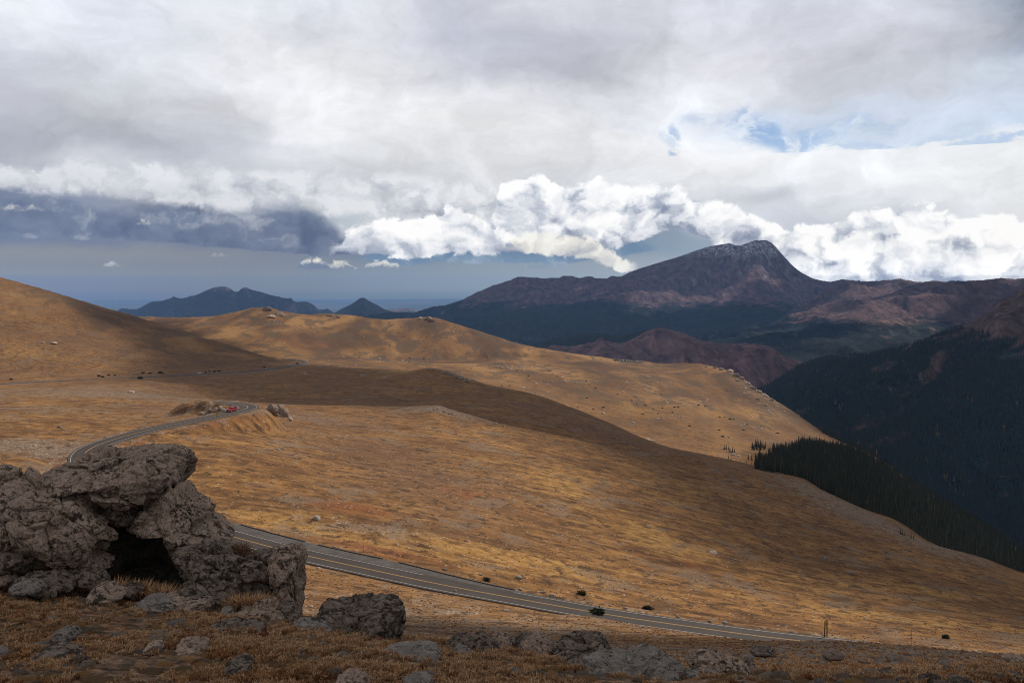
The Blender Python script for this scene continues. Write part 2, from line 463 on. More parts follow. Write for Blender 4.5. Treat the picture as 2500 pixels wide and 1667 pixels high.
def perlin2(x, y, seed=0):
    ix = np.floor(x); iy = np.floor(y)
    fx = x - ix; fy = y - iy
    ix = ix.astype(np.int64); iy = iy.astype(np.int64)
    ux = fx * fx * fx * (fx * (fx * 6 - 15) + 10)
    uy = fy * fy * fy * (fy * (fy * 6 - 15) + 10)
    def g(dx, dy):
        a = _hash2(ix + dx, iy + dy, seed) / 4294967296.0 * 2 * np.pi
        return np.cos(a) * (fx - dx) + np.sin(a) * (fy - dy)
    n0 = g(0, 0) * (1 - ux) + g(1, 0) * ux
    n1 = g(0, 1) * (1 - ux) + g(1, 1) * ux
    return (n0 * (1 - uy) + n1 * uy) * 1.5


def fbm2(x, y, octv=4, gain=0.5, lac=2.03, seed=0, ridged=False):
    s = 0.0; a = 1.0; tot = 0.0
    for o in range(octv):
        n = perlin2(x, y, seed + o * 17)
        if ridged:
            n = 1.0 - 2.0 * np.abs(n)
        s = s + n * a
        tot += a
        a *= gain
        x = x * lac + 13.7; y = y * lac - 7.3
    return s / tot


def _hash3(ix, iy, iz, seed):
    h = (ix * 374761393 + iy * 668265263 + iz * 2147483647 + seed * 974634777) & 0xFFFFFFFF
    h = ((h ^ (h >> 13)) * 1274126177) & 0xFFFFFFFF
    h = ((h ^ (h >> 15)) * 2246822519) & 0xFFFFFFFF
    return h ^ (h >> 16)


def perlin3(p, seed=0):
    i = np.floor(p).astype(np.int64)
    f = p - i
    w = f * f * f * (f * (f * 6 - 15) + 10)
    out = 0.0
    for dx in (0, 1):
        for dy in (0, 1):
            for dz in (0, 1):
                h = _hash3(i[:, 0] + dx, i[:, 1] + dy, i[:, 2] + dz, seed)
                a = (h & 0xFFFF) / 65536.0 * 2 * np.pi
                c = (h >> 16) / 32768.0 - 1.0
                s = np.sqrt(np.maximum(0, 1 - c * c))
                d = s * np.cos(a) * (f[:, 0] - dx) + s * np.sin(a) * (f[:, 1] - dy) + c * (f[:, 2] - dz)
                wt = (w[:, 0] if dx else 1 - w[:, 0]) * (w[:, 1] if dy else 1 - w[:, 1]) * (w[:, 2] if dz else 1 - w[:, 2])
                out = out + d * wt
    return out * 1.5


def fbm3(p, octv=4, gain=0.5, seed=0, ridged=False):
    s = 0.0; a = 1.0; tot = 0.0
    for o in range(octv):
        n = perlin3(p, seed + o * 31)
        if ridged:
            n = 1.0 - 2.0 * np.abs(n)
        s = s + n * a
        tot += a
        a *= gain
        p = p * 2.03 + 5.1
    return s / tot


def worley3(p, seed=0, ret_tilt=False):
    """F1 and F2 distances"""
    i = np.floor(p).astype(np.int64)
    f1 = np.full(len(p), 9.0); f2 = np.full(len(p), 9.0); idn = np.zeros(len(p)); tl = np.zeros(len(p))
    for dx in (-1, 0, 1):
        for dy in (-1, 0, 1):
            for dz in (-1, 0, 1):
                c = i + np.array([dx, dy, dz])
                h = _hash3(c[:, 0], c[:, 1], c[:, 2], seed)
                q = c + np.stack([(h & 1023) / 1023.0, ((h >> 10) & 1023) / 1023.0, ((h >> 20) & 1023) / 1023.0], 1)
                d = np.sqrt(((p - q) ** 2).sum(1))
                m = d < f1
                f2 = np.where(m, f1, np.minimum(f2, d))
                idn = np.where(m, (h & 255) / 255.0, idn)
                f1 = np.where(m, d, f1)
                if ret_tilt:
                    a = (h & 4095) / 4095.0 * 6.2832; b = ((h >> 12) & 4095) / 2047.5 - 1
                    r = np.sqrt(1 - np.clip(b * b, 0, 1))
                    dt = (p[:, 0] - q[:, 0]) * r * np.cos(a) + (p[:, 1] - q[:, 1]) * r * np.sin(a) + (p[:, 2] - q[:, 2]) * b
                    tl = np.where(m, dt, tl)
    return (f1, f2, idn, tl) if ret_tilt else (f1, f2, idn)


# ------------------------------------------------------------------ mesh helpers
def link(name, me, mats, parent=None, loc=None):
    o = bpy.data.objects.new(name, me)
    COL.objects.link(o)
    for m in (mats if isinstance(mats, (list, tuple)) else [mats]):
        if m is not None and not me.materials.get(m.name):
            me.materials.append(m)
    if parent is not None:
        o.parent = parent
    if loc is not None:
        o.location = loc
    return o


def tag(o, label=None, cat=None, group=None, kind=None):
    if label: o['label'] = label
    if cat: o['category'] = cat
    if group: o['group'] = group
    if kind: o['kind'] = kind
    return o


def mesh_np(name, verts, faces, smooth=True, attrs=None):
    """verts (n,3); faces (m,k) all with the same k"""
    verts = np.asarray(verts, dtype=np.float32); faces = np.asarray(faces, dtype=np.int32)
    me = bpy.data.meshes.new(name)
    me.vertices.add(len(verts))
    me.vertices.foreach_set('co', verts.ravel())
    k = faces.shape[1]
    me.loops.add(faces.size)
    me.loops.foreach_set('vertex_index', faces.ravel())
    me.polygons.add(len(faces))
    me.polygons.foreach_set('loop_start', np.arange(0, faces.size, k, dtype=np.int32))
    me.polygons.foreach_set('loop_total', np.full(len(faces), k, dtype=np.int32))
    me.polygons.foreach_set('use_smooth', np.full(len(faces), smooth, dtype=bool))
    me.update(calc_edges=True)
    for an, av in (attrs or {}).items():
        a = me.attributes.new(an, 'FLOAT', 'POINT')
        a.data.foreach_set('value', np.asarray(av, dtype=np.float32).ravel())
    return me


def grid_faces(nr, nc):
    i = np.arange(nr - 1)[:, None] * nc + np.arange(nc - 1)[None, :]
    i = i.ravel()
    return np.stack([i, i + 1, i + nc + 1, i + nc], 1)


def pchip_slopes(x, y):
    """x (k,), y (k, n) or x (k, n): monotone cubic slopes along axis 0"""
    h = x[1:] - x[:-1]
    d = (y[1:] - y[:-1]) / h
    m = np.zeros_like(y)
    w1 = 2 * h[1:] + h[:-1]; w2 = h[1:] + 2 * h[:-1]
    with np.errstate(divide='ignore', invalid='ignore'):
        hm = (w1 + w2) / (w1 / d[:-1] + w2 / d[1:])
    m[1:-1] = np.where(d[:-1] * d[1:] > 0, hm, 0.0)
    m[0] = d[0]; m[-1] = d[-1]
    return m


def cubic_slopes(x, y):
    d = (y[1:] - y[:-1]) / (x[1:] - x[:-1])
    m = np.zeros_like(y)
    m[1:-1] = (y[2:] - y[:-2]) / (x[2:] - x[:-2])
    m[0] = d[0]; m[-1] = d[-1]
    return m


def hermite(x, y, m, q):
    q = np.clip(q, x[0], x[-1])
    k = np.clip(np.searchsorted(x, q, side='right') - 1, 0, len(x) - 2)
    h = x[k + 1] - x[k]; t = (q - x[k]) / h
    return ((2 * t**3 - 3 * t**2 + 1) * y[k] + (t**3 - 2 * t**2 + t) * h * m[k] + (-2 * t**3 + 3 * t**2) * y[k + 1] + (t**3 - t**2) * h * m[k + 1])


def curve_to_sY(pts, s, sharp=False):
    """control curve [(u, v, Y)...] -> Y(s), z(s) on the sideways-slope grid s = x / y"""
    P = []
    for u, v, Y in pts:
        p = at(u, v, Y)
        P.append((p.x / p.y, p.y, p.z))
    P = np.array(P)
    f = pchip_slopes if sharp else cubic_slopes
    m1 = pchip_slopes(P[:, 0], P[:, 1])
    m2 = f(P[:, 0], P[:, 2])
    return hermite(P[:, 0], P[:, 1], m1, s), hermite(P[:, 0], P[:, 2], m2, s)


def sheet_z(Yk, Zk, rowsY, s):
    """Yk, Zk (k, n) knots per column -> z (rows, n) by monotone cubic in ln Y"""
    L = np.log(Yk); M = pchip_slopes(L, Zk)
    Z = np.zeros((len(rowsY), len(s)))
    cols = np.arange(len(s))
    for r, Y in enumerate(rowsY):
        q = math.log(Y)
        qq = np.clip(q, L[0], L[-1])
        k = np.clip((L <= qq).sum(0) - 1, 0, len(L) - 2)
        x0 = L[k, cols]; x1 = L[k + 1, cols]
        h = x1 - x0; t = (qq - x0) / h
        Z[r] = ((2 * t**3 - 3 * t**2 + 1) * Zk[k, cols] + (t**3 - 2 * t**2 + t) * h * M[k, cols] + (-2 * t**3 + 3 * t**2) * Zk[k + 1, cols] + (t**3 - t**2) * h * M[k + 1, cols])
    return Z


# ------------------------------------------------------------------ the near country: one terrain sheet from the camera's feet to the valley
A = lambda Y, lst: [(u, v, Y) for u, v in lst]
CURVES = [
    A(9.5, [(-400, 1700), (0, 1700), (800, 1700), (1600, 1700), (2500, 1700), (2900, 1700)]),
    [(-400, 1430, 19), (0, 1425, 19), (150, 1440, 18.5), (300, 1455, 18), (480, 1480, 17.5), (640, 1500, 17), (745, 1520, 17), (860, 1548, 17), (1000, 1572, 16.5), (1200, 1590, 16), (1400, 1612, 16), (1600, 1650, 17), (1800, 1655, 20), (2100, 1655, 22), (2500, 1652, 24), (2900, 1650, 24)],
    A(45, [(-400, 1800), (0, 1800), (400, 1760), (640, 1600), (745, 1545), (860, 1555), (1000, 1562), (1200, 1572), (1400, 1588), (1600, 1605), (1800, 1615), (2100, 1618), (2500, 1628), (2900, 1635)]),
    [(-400, 1480, 150), (0, 1440, 160), (200, 1420, 165), (400, 1392, 176), (530, 1385, 178), (640, 1380, 180), (745, 1402, 180), (900, 1428, 178), (1100, 1466, 172), (1250, 1490, 168), (1400, 1508, 165), (1600, 1540, 150), (1750, 1558, 135), (1850, 1566, 125), (2013, 1567, 115), (2200, 1578, 110), (2500, 1600, 105), (2900, 1630, 105)],
    [(-400, 1120, 280), (0, 1115, 275), (150, 1130, 272), (240, 1165, 262), (330, 1190, 252), (430, 1225, 243), (530, 1262, 234), (700, 1303, 228), (850, 1330, 226), (1100, 1392, 222), (1250, 1426, 222), (1482, 1468, 222), (1868, 1528, 220), (2013, 1546, 218), (2200, 1562, 218), (2500, 1584, 218), (2900, 1612, 218)],
    [(-400, 1040, 340), (0, 1032, 340), (150, 1045, 335), (330, 1068, 325), (430, 1078, 315), (530, 1095, 305), (700, 1130, 300), (850, 1160, 300), (1100, 1200, 300), (1290, 1240, 300), (1500, 1290, 300), (1700, 1335, 300), (1850, 1370, 300), (2000, 1400, 300), (2150, 1430, 295), (2300, 1460, 290), (2500, 1498, 285), (2900, 1550, 280)],
    [(-400, 965, 500), (0, 962, 500), (200, 961, 500), (330, 966, 500), (430, 973, 500), (530, 976, 510), (640, 984, 500), (723, 989, 500), (900, 994, 510), (1000, 997, 520), (1067, 998, 520), (1108, 1011, 515), (1210, 1034, 505), (1312, 1055, 498), (1414, 1079, 490), (1500, 1100, 482), (1600, 1129, 473), (1678, 1153, 465), (1755, 1174, 455), (1832, 1199, 445), (1934, 1230, 432), (2040, 1262, 420), (2160, 1296, 412), (2250, 1323, 407), (2310, 1340, 404), (2400, 1364, 402), (2500, 1400, 400), (2900, 1500, 400)],
    [(-400, 955, 620), (0, 952, 620), (200, 948, 620), (330, 952, 620), (430, 964, 615), (530, 985, 620), (640, 1003, 620), (750, 1008, 620), (900, 1012, 620), (1100, 1035, 620), (1290, 1080, 610), (1500, 1135, 600), (1700, 1195, 580), (1850, 1240, 560), (2000, 1290, 540), (2150, 1330, 520), (2300, 1372, 505), (2500, 1440, 490), (2900, 1560, 480)],
    [(-400, 950, 690), (0, 945, 700), (200, 937, 720), (330, 932, 740), (430, 938, 755), (530, 948, 770), (640, 945, 800), (750, 948, 800), (900, 955, 790), (1100, 975, 770), (1290, 1010, 740), (1500, 1070, 700), (1700, 1128, 660), (1850, 1172, 630), (2000, 1225, 600), (2150, 1285, 565), (2300, 1346, 535), (2500, 1412, 520), (2900, 1530, 510)],
    [(-400, 947, 790), (0, 937, 840), (238, 925, 900), (391, 918.5, 960), (486, 912.5, 1000), (578, 908.5, 1060), (653, 901.5, 1110), (728, 889.5, 1180), (790, 892, 1150), (830, 897, 1100), (1000, 908, 1000), (1020, 905, 985), (1060, 902, 970), (1135, 924, 950), (1200, 943, 930), (1300, 964, 900), (1400, 998, 870), (1500, 1038, 830), (1560, 1067, 800), (1640, 1092, 780), (1700, 1104, 770), (1790, 1124, 745), (1860, 1142, 720), (1950, 1163, 695), (2010, 1198, 675), (2100, 1239, 640), (2190, 1274, 610), (2259, 1317, 585), (2303, 1338, 570), (2500, 1418, 550), (2900, 1540, 540)],
    [(-400, 935, 890), (0, 929, 930), (238, 917, 990), (391, 909, 1050), (486, 902, 1090), (578, 898, 1140), (653, 893, 1190), (728, 893, 1260), (830, 899, 1300), (1000, 911, 1230), (1060, 912, 1200), (1135, 930, 1150), (1300, 974, 1080), (1500, 1058, 1000), (1700, 1128, 920), (1830, 1165, 880), (2010, 1225, 800), (2190, 1300, 740), (2303, 1362, 700), (2500, 1445, 680), (2900, 1560, 670)],
    [(-400, 770, 1150), (0, 820, 1150), (150, 832, 1170), (320, 858, 1200), (450, 873, 1240), (560, 884, 1270), (650, 888, 1320), (728, 888, 1400), (830, 890, 1480), (1000, 903, 1430), (1135, 922, 1320), (1300, 956, 1250), (1500, 1030, 1150), (1700, 1092, 1050), (1850, 1130, 1000), (2000, 1165, 940), (2190, 1245, 860), (2303, 1322, 790), (2500, 1415, 750), (2900, 1540, 740)],
    [(-400, 590, 1450), (0, 680, 1450), (60, 696, 1450), (140, 718, 1450), (200, 737, 1470), (270, 759, 1490), (320, 772, 1500), (400, 797, 1500), (450, 812, 1500), (560, 845, 1490), (650, 871, 1480), (700, 881, 1550), (728, 882, 1600), (830, 881, 1650), (1000, 886, 1700), (1135, 896, 1650), (1300, 912, 1600), (1500, 950, 1500), (1700, 1003, 1350), (1850, 1060, 1250), (2000, 1105, 1130), (2190, 1190, 1000), (2303, 1262, 910), (2500, 1375, 840), (2900, 1500, 820)],
    [(-400, 700, 1850), (0, 745, 1800), (200, 792, 1750), (320, 822, 1720), (450, 850, 1680), (560, 868, 1650), (650, 878, 1630), (728, 878, 1720), (830, 873.5, 1880), (1000, 876.5, 1980), (1135, 877.5, 2020), (1300, 879.5, 2090), (1400, 880, 2180), (1500, 892, 2100), (1700, 940, 1800), (1850, 1005, 1520), (2000, 1072, 1320), (2190, 1162, 1110), (2303, 1232, 1020), (2500, 1352, 910), (2900, 1485, 890)],
    [(-400, 775, 2300), (0, 776, 2300), (200, 777, 2300), (320, 775, 2300), (500, 776, 2350), (560, 766, 2350), (620, 753, 2350), (660, 752, 2350), (690, 761, 2380), (740, 768, 2400), (790, 766, 2450), (850, 769, 2450), (920, 779, 2400), (1000, 778, 2350), (1035, 775, 2350), (1060, 776, 2350), (1100, 787, 2350), (1180, 812, 2350), (1250, 835, 2350), (1330, 853, 2380), (1420, 866, 2420), (1500, 876, 2450), (1560, 881, 2420), (1620, 888, 2350), (1690, 888, 2200), (1730, 893, 2100), (1760, 901, 2020), (1790, 910, 1950), (1820, 930, 1880), (1850, 953, 1800), (1900, 984, 1680), (1950, 1014, 1570), (2000, 1050, 1480), (2060, 1082, 1380), (2120, 1106, 1320), (2200, 1157, 1240), (2300, 1223, 1150), (2400, 1293, 1060), (2500, 1345, 1000), (2650, 1430, 960), (2900, 1480, 940)],
]
S = np.concatenate([np.linspace(-1.5, -0.56, 40, endpoint=False), np.linspace(-0.56, 0.56, 690), np.linspace(0.56, 1.5, 41)[1:]])
NS = len(S)
ROWS = np.concatenate([np.geomspace(1.2, 7.5, 36, endpoint=False), np.geomspace(7.5, 30, 150, endpoint=False), np.geomspace(30, 125, 110, endpoint=False),
                       np.geomspace(125, 430, 200, endpoint=False), np.geomspace(430, 2650, 215, endpoint=False), np.geomspace(2650, 9500, 26)])
Yk = [np.full(NS, 1.2)]; Zk = [np.full(NS, -1.7)]
for c in CURVES:
    a, b = curve_to_sY(c, S)
    Yk.append(a); Zk.append(b)
# the plateau lies even below its small knolls: one more knot row between the last two, smoothed sideways
Yn = Yk[-2] + 0.74 * (Yk[-1] - Yk[-2]); Zn = Zk[-2] + 0.80 * (Zk[-1] - Zk[-2])
Zs = Zn.copy()
for _ in range(1800):
    Zs[1:-1] = 0.25 * Zs[:-2] + 0.5 * Zs[1:-1] + 0.25 * Zs[2:]
wl_ = np.clip((-0.05 - S) / 0.06, 0, 1)
Zn = Zn * (1 - wl_) + (Zs - 3.0) * wl_
Yk.insert(len(Yk) - 1, Yn); Zk.insert(len(Zk) - 1, Zn)
Yk.append(Yk[-1] * 1.22); Zk.append(Zk[-1] - 75 - 60 * np.clip((S + 0.1) * 3, 0, 1))
Yk.append(Yk[-1] * 1.35); Zk.append(Zk[-1] - 260)
Yk.append(np.full(NS, 6000.0)); Zk.append(np.full(NS, -900.0))
Yk.append(np.full(NS, 9500.0)); Zk.append(np.full(NS, -1200.0))
Yk = np.array(Yk); Zk = np.array(Zk)
# a light sideways smoothing of the knots (not of the skylines) so that no ribs show
for k in range(1, 15):
    if k in (7, 10, 13, 15):
        continue
    for _ in range(26):
        Zk[k, 1:-1] = 0.25 * Zk[k, :-2] + 0.5 * Zk[k, 1:-1] + 0.25 * Zk[k, 2:]
Z0 = sheet_z(Yk, Zk, ROWS, S)
GX = S[None, :] * ROWS[:, None]
GY = np.repeat(ROWS[:, None], NS, 1)

# broad and fine relief, growing with distance so that its size in view stays alike
R_ = np.hypot(GX, GY)
amp = np.clip((R_ - 25) / 200, 0, 1)
rel = amp * (1.1 * fbm2(GX / 85, GY / 85, 4, 0.5, seed=3) + 0.22 * fbm2(GX / 11, GY / 11, 4, 0.55, seed=5))
rel += np.clip((R_ - 400) / 900, 0, 1) * (0.7 * fbm2(GX / 260, GY / 260, 4, 0.5, seed=8) + 1.5 * fbm2(GX / 40, GY / 40, 3, 0.5, seed=9))
rel += np.clip(1 - R_ / 140, 0, 1) * (0.10 * fbm2(GX / 1.3, GY / 1.3, 4, 0.55, seed=12) + 0.10 * fbm2(GX / 4.5, GY / 4.5, 2, 0.5, seed=13)) * np.clip(R_ / 8, 0, 1)
# steep gullied flank of the left hill
gul = fbm2((GX * 0.55 + GY * 0.83) / 260, (GX * 0.83 - GY * 0.55) / 34, 4, 0.55, seed=21, ridged=True)
flank = np.clip((1500 - np.abs(GY - 1450)) / 350, 0, 1) * np.clip((GY - 930) / 200, 0, 1) * np.clip((-0.20 - GX / GY) / 0.1, 0, 1)
rel += flank * 2.6 * gul
ZT = Z0 + rel

# ------------------------------------------------------------------ the road, laid first as a line and cut into the terrain
def smooth_line(P, step):
    P = np.array(P, dtype=float)
    d = np.r_[0, np.cumsum(np.hypot(*(P[1:, :2] - P[:-1, :2]).T))]
    q = np.arange(0, d[-1], step)
    return np.stack([hermite(d, P[:, i], cubic_slopes(d, P[:, i]), q) for i in range(3)], 1)


NEAR_ROAD = [(2700, 1660, 76), (2400, 1612, 74), (2200, 1590, 72), (2060, 1574, 70), (1868, 1554, 68), (1681, 1528, 66), (1479, 1499, 64), (1278, 1463, 62), (1100, 1431, 60),
             (850, 1378, 58), (748, 1356, 57), (673, 1338, 56.3), (604, 1319, 55.5), (530, 1299, 54.5), (420, 1262, 53), (320, 1215, 51.6), (240, 1168, 50.4), (205, 1132, 49.5),
             (203, 1112, 49), (215, 1097, 48.6), (240, 1085, 48.3), (330, 1057, 47.5), (430, 1034.5, 47), (530, 1015, 46.5), (560, 1008, 46.3), (587, 1002.3, 46.2), (603, 998.8, 46.1),
             (609.5, 995.2, 46), (605, 990, 46), (584, 985.6, 46), (547, 982.5, 46), (515, 981, 46.2), (488, 980.5, 46.4)]
FAR_ROAD = [(-400, 952, 78), (-150, 943, 80), (0, 937, 82), (136, 929.5, 84), (238, 925, 85.5), (323, 921, 86.5), (391, 918.5, 87), (486, 912.5, 88), (578, 908.5, 89.5), (653, 901.5, 91),
            (697, 896, 92), (724, 890, 93), (740, 886.5, 96), (744, 883.5, 100), (735, 880.5, 105), (715, 878, 112), (700, 876.5, 118), (710, 875.5, 122), (760, 874, 128), (822, 872.8, 134),
            (938, 875, 142), (1040, 876, 146), (1224, 878, 157), (1400, 879.5, 168), (1482, 881, 176), (1560, 883.5, 182)]
near_line = smooth_line([at_drop(*p) for p in NEAR_ROAD], 2.0)
far_line = smooth_line([at_drop(*p) for p in FAR_ROAD], 8.0)
for ln, k in ((near_line, 12), (far_line, 10)):
    for _ in range(k):
        ln[1:-1] = 0.25 * ln[:-2] + 0.5 * ln[1:-1] + 0.25 * ln[2:]


def line_dist(px, py, ln, chunk=20000):
    """distance to polyline, height of the nearest point, signed side"""
    a = ln[:-1, :2]; b = ln[1:, :2]; ab = b - a; L2 = (ab ** 2).sum(1)
    D = np.empty(len(px)); H = np.empty(len(px)); SG = np.empty(len(px))
    for c in range(0, len(px), chunk):
        p = np.stack([px[c:c + chunk], py[c:c + chunk]], 1)
        ap = p[:, None, :] - a[None]
        t = np.clip((ap * ab[None]).sum(2) / L2[None], 0, 1)
        q = ap - t[..., None] * ab[None]
        d = np.hypot(q[..., 0], q[..., 1])
        k = d.argmin(1); r = np.arange(len(p))
        D[c:c + chunk] = d[r, k]
        H[c:c + chunk] = ln[k, 2] + t[r, k] * (ln[k + 1, 2] - ln[k, 2])
        SG[c:c + chunk] = np.sign(ab[k, 0] * ap[r, k, 1] - ab[k, 1] * ap[r, k, 0])
    return D, H, SG


def cut_road(ln, half, reach, drop, ymin, ymax):
    m = (GY > ymin) & (GY < ymax)
    lo = ln[:, :2].min(0) - 60; hi = ln[:, :2].max(0) + 60
    m &= (GX > lo[0]) & (GX < hi[0]) & (GY > lo[1]) & (GY < hi[1])
    idx = np.nonzero(m.ravel())[0]
    d, h, sg = line_dist(GX.ravel()[idx], GY.ravel()[idx], ln)
    w = np.clip((reach - d) / (reach - half), 0, 1)
    w = w * w * (3 - 2 * w)
    z = ZT.ravel()
    z[idx] = z[idx] * (1 - w) + (h - drop) * w
    D = np.full(GX.size, 999.0); D[idx] = d
    SGN = np.zeros(GX.size); SGN[idx] = sg
    return z.reshape(GX.shape), D.reshape(GX.shape), SGN.reshape(GX.shape)


ZT, DN, SN = cut_road(near_line, 6.5, 15.0, 0.22, 140, 470)
ZT, DF, SF = cut_road(far_line, 7.0, 20.0, 0.3, 700, 2600)
# the rocky mound inside the hairpin
mc = at(505, 990, 390)
for (u, v, Y, ra, rb, hh) in ((500, 992, 386, 14, 5.0, 2.9), (455, 1000, 372, 20, 5, 1.3)):
    c = at(u, v, Y)
    ca, sa = math.cos(0.9), math.sin(0.9)
    dx = GX - c.x; dy = GY - c.y
    q = np.exp(-(((dx * ca + dy * sa) / ra) ** 2 + ((-dx * sa + dy * ca) / rb) ** 2))
    ZT = ZT + hh * q * np.clip((DN - 4.5) / 4, 0, 1) * (1 + 0.35 * fbm2(GX / 3, GY / 3, 3, 0.6, seed=31))
# low stony crown on the near crest
c = at(1085, 1000, 515)
ZT = ZT + 2.0 * np.exp(-(((GX - c.x) / 22) ** 2 + ((GY - c.y) / 25) ** 2))

LROWS = np.log(ROWS)


def gz(x, y):
    """terrain height by bilinear lookup"""
    x = np.atleast_1d(np.asarray(x, dtype=float)); y = np.atleast_1d(np.asarray(y, dtype=float))
    s = np.clip(x / y, S[0], S[-1])
    j = np.clip(np.searchsorted(S, s, side='right') - 1, 0, NS - 2); fj = (s - S[j]) / (S[j + 1] - S[j])
    L = np.log(np.clip(y, ROWS[0], ROWS[-1]))
    i = np.clip(np.searchsorted(LROWS, L, side='right') - 1, 0, len(ROWS) - 2)
    fi = (L - LROWS[i]) / (LROWS[i + 1] - LROWS[i])
    return (ZT[i, j] * (1 - fi) * (1 - fj) + ZT[i + 1, j] * fi * (1 - fj) + ZT[i, j + 1] * (1 - fi) * fj + ZT[i + 1, j + 1] * fi * fj)


def ground(u, v, ymin=3.0, ymax=9000.0):
    """first point of the terrain seen at photo pixel (u, v), beyond ymin"""
    x, y, z = pix_dir(u, v)
    Y = np.geomspace(ymin, ymax, 2500)
    d = gz(x / y * Y, Y) - z / y * Y
    k = np.nonzero(d >= 0)[0]
    if len(k) == 0:
        k = [int(np.argmax(d / Y))]
    k = k[0]
    if k == 0:
        Yh = Y[0]
    else:
        a, b = d[k - 1], d[k]
        Yh = Y[k - 1] + (Y[k] - Y[k - 1]) * (-a) / (b - a) if b > a else Y[k]
    return Vector((x / y * Yh, Yh, float(gz(x / y * Yh, Yh)[0])))


# masks carried by the terrain (what grows or lies where)
def blob(u, v, ymin, ru, rv, n=None):
    """soft patch centred on the ground seen at (u, v); ru, rv radii in metres across / along the view"""
    c = ground(u, v, ymin)
    return np.exp(-(((GX - c.x) / ru) ** 2 + ((GY - c.y) / rv) ** 2))


nz = fbm2(GX / 30, GY / 30, 4, 0.6, seed=41)
gold = np.zeros_like(ZT)
for (u, v, ym, ru, rv, k) in [(1620, 1320, 200, 10, 22, 1.0), (1680, 1340, 200, 10, 14, 1.0), (1560, 1300, 200, 10, 22, .8), (1150, 1345, 200, 28, 10, .9), (1300, 1370, 200, 30, 9, .9), (1000, 1340, 200, 25, 9, .7), (1400, 1400, 200, 26, 8, .6),
                              (650, 1270, 200, 16, 12, .9), (760, 1295, 200, 22, 8, .9), (900, 1240, 200, 22, 20, .5), (1370, 1180, 250, 18, 40, .8), (1420, 1220, 250, 16, 30, .6), (2100, 1500, 200, 22, 10, 1.0), (2200, 1510, 200, 22, 8, .9), (2250, 1440, 200, 30, 14, .7),
                              (1980, 1440, 200, 26, 12, .6), (2000, 1415, 200, 30, 10, .5), (1800, 1395, 200, 22, 16, .5), (2400, 1530, 200, 24, 8, .8), (60, 860, 900, 60, 50, .7), (150, 870, 900, 50, 40, .5), (850, 880, 1300, 90, 120, .9), (980, 905, 1000, 40, 60, .8), (760, 780, 1500, 160, 160, .5),
                              (700, 850, 1500, 160, 60, .9), (1190, 942, 1000, 30, 30, 1.0), (1340, 985, 1000, 60, 60, .9), (1520, 935, 1100, 20, 25, .9), (1550, 1000, 1000, 50, 60, .8), (1400, 990, 1000, 60, 60, .5), (100, 965, 400, 60, 40, .5), (600, 960, 500, 60, 60, .4), (1950, 1110, 900, 30, 30, .6), (1540, 1010, 900, 30, 40, .8)]:
    gold = np.maximum(gold, k * blob(u, v, ym, ru, rv))
rust = np.zeros_like(ZT)
for (u, v, ym, ru, rv, k) in [(780, 845, 1400, 80, 60, 1.0), (700, 835, 1400, 60, 60, .8), (860, 1240, 220, 16, 10, .9), (930, 1345, 200, 22, 7, .8), (1150, 1205, 250, 16, 14, .7), (1050, 1010, 450, 40, 12, .4), (1850, 1420, 200, 20, 10, .5), (1700, 1380, 200, 26, 9, .6), (2080, 1470, 200, 28, 8, .5), (1250, 1240, 220, 20, 14, .5)]:
    rust = np.maximum(rust, k * blob(u, v, ym, ru, rv))
# raw red soil on the road's cut banks
bank = np.clip((13.0 - DN) / 4, 0, 1) * np.clip((DN - 4.9) / 0.8, 0, 1) * np.clip((GY - 262) / 20, 0, 1)
rust = np.maximum(rust, bank * np.clip(0.55 + 1.2 * fbm2(GX / 3.0, GY / 6.0, 3, 0.6, seed=44), 0, 1))
gravel = np.zeros_like(ZT)
for (u, v, ym, ru, rv, k) in [(100, 1090, 240, 28, 18, 1.0), (300, 960, 300, 90, 70, .75), (150, 950, 300, 90, 90, .6), (130, 1000, 300, 40, 30, .5), (470, 1000, 340, 30, 12, .6), (420, 1010, 330, 18, 14, .5), (1090, 1000, 480, 24, 20, .9),
                              (760, 1020, 360, 22, 20, .5), (1150, 1520, 60, 40, 40, .6), (880, 1290, 215, 22, 9, .5), (1860, 965, 1200, 60, 120, .9), (1800, 925, 1200, 50, 120, .8), (1900, 1010, 1200, 50, 120, .8), (1000, 783, 1800, 80, 120, .7),
                              (640, 760, 1800, 60, 100, .7), (1640, 970, 1100, 90, 60, .6), (1700, 985, 1100, 90, 60, .5), (2080, 1245, 500, 30, 60, .9), (2150, 1280, 450, 26, 50, .9), (1990, 1200, 500, 26, 50, .9), (1900, 1160, 500, 26, 40, .5), (2280, 1340, 400, 30, 40, .8), (1900, 1080, 800, 30, 50, .7)]:
    gravel = np.maximum(gravel, k * blob(u, v, ym, ru, rv))
gravel = np.maximum(gravel, np.clip((GY - 28) / 14, 0, 1) * np.clip((135 - GY) / 30, 0, 1) * np.clip((GX / GY + 0.0) / 0.14, 0.25, 0.9))
bank2 = np.clip((11.0 - DN) / 3, 0, 1) * np.clip((DN - 4.7) / 0.5, 0, 1)
gravel = np.maximum(gravel, bank2 * 0.45)
bank3 = np.clip((22.0 - DF) / 6, 0, 1) * np.clip(-SF, 0, 1) * np.clip((1250 - GY) / 50, 0, 1)
gravel = np.maximum(gravel, bank3 * 0.8)
near = np.clip((60 - R_) / 35, 0, 1)
_fw = GY * CP - ZT * SP
PU = 1250 + F * GX / _fw
PV = 833.5 - F * (GY * SP + ZT * CP) / _fw
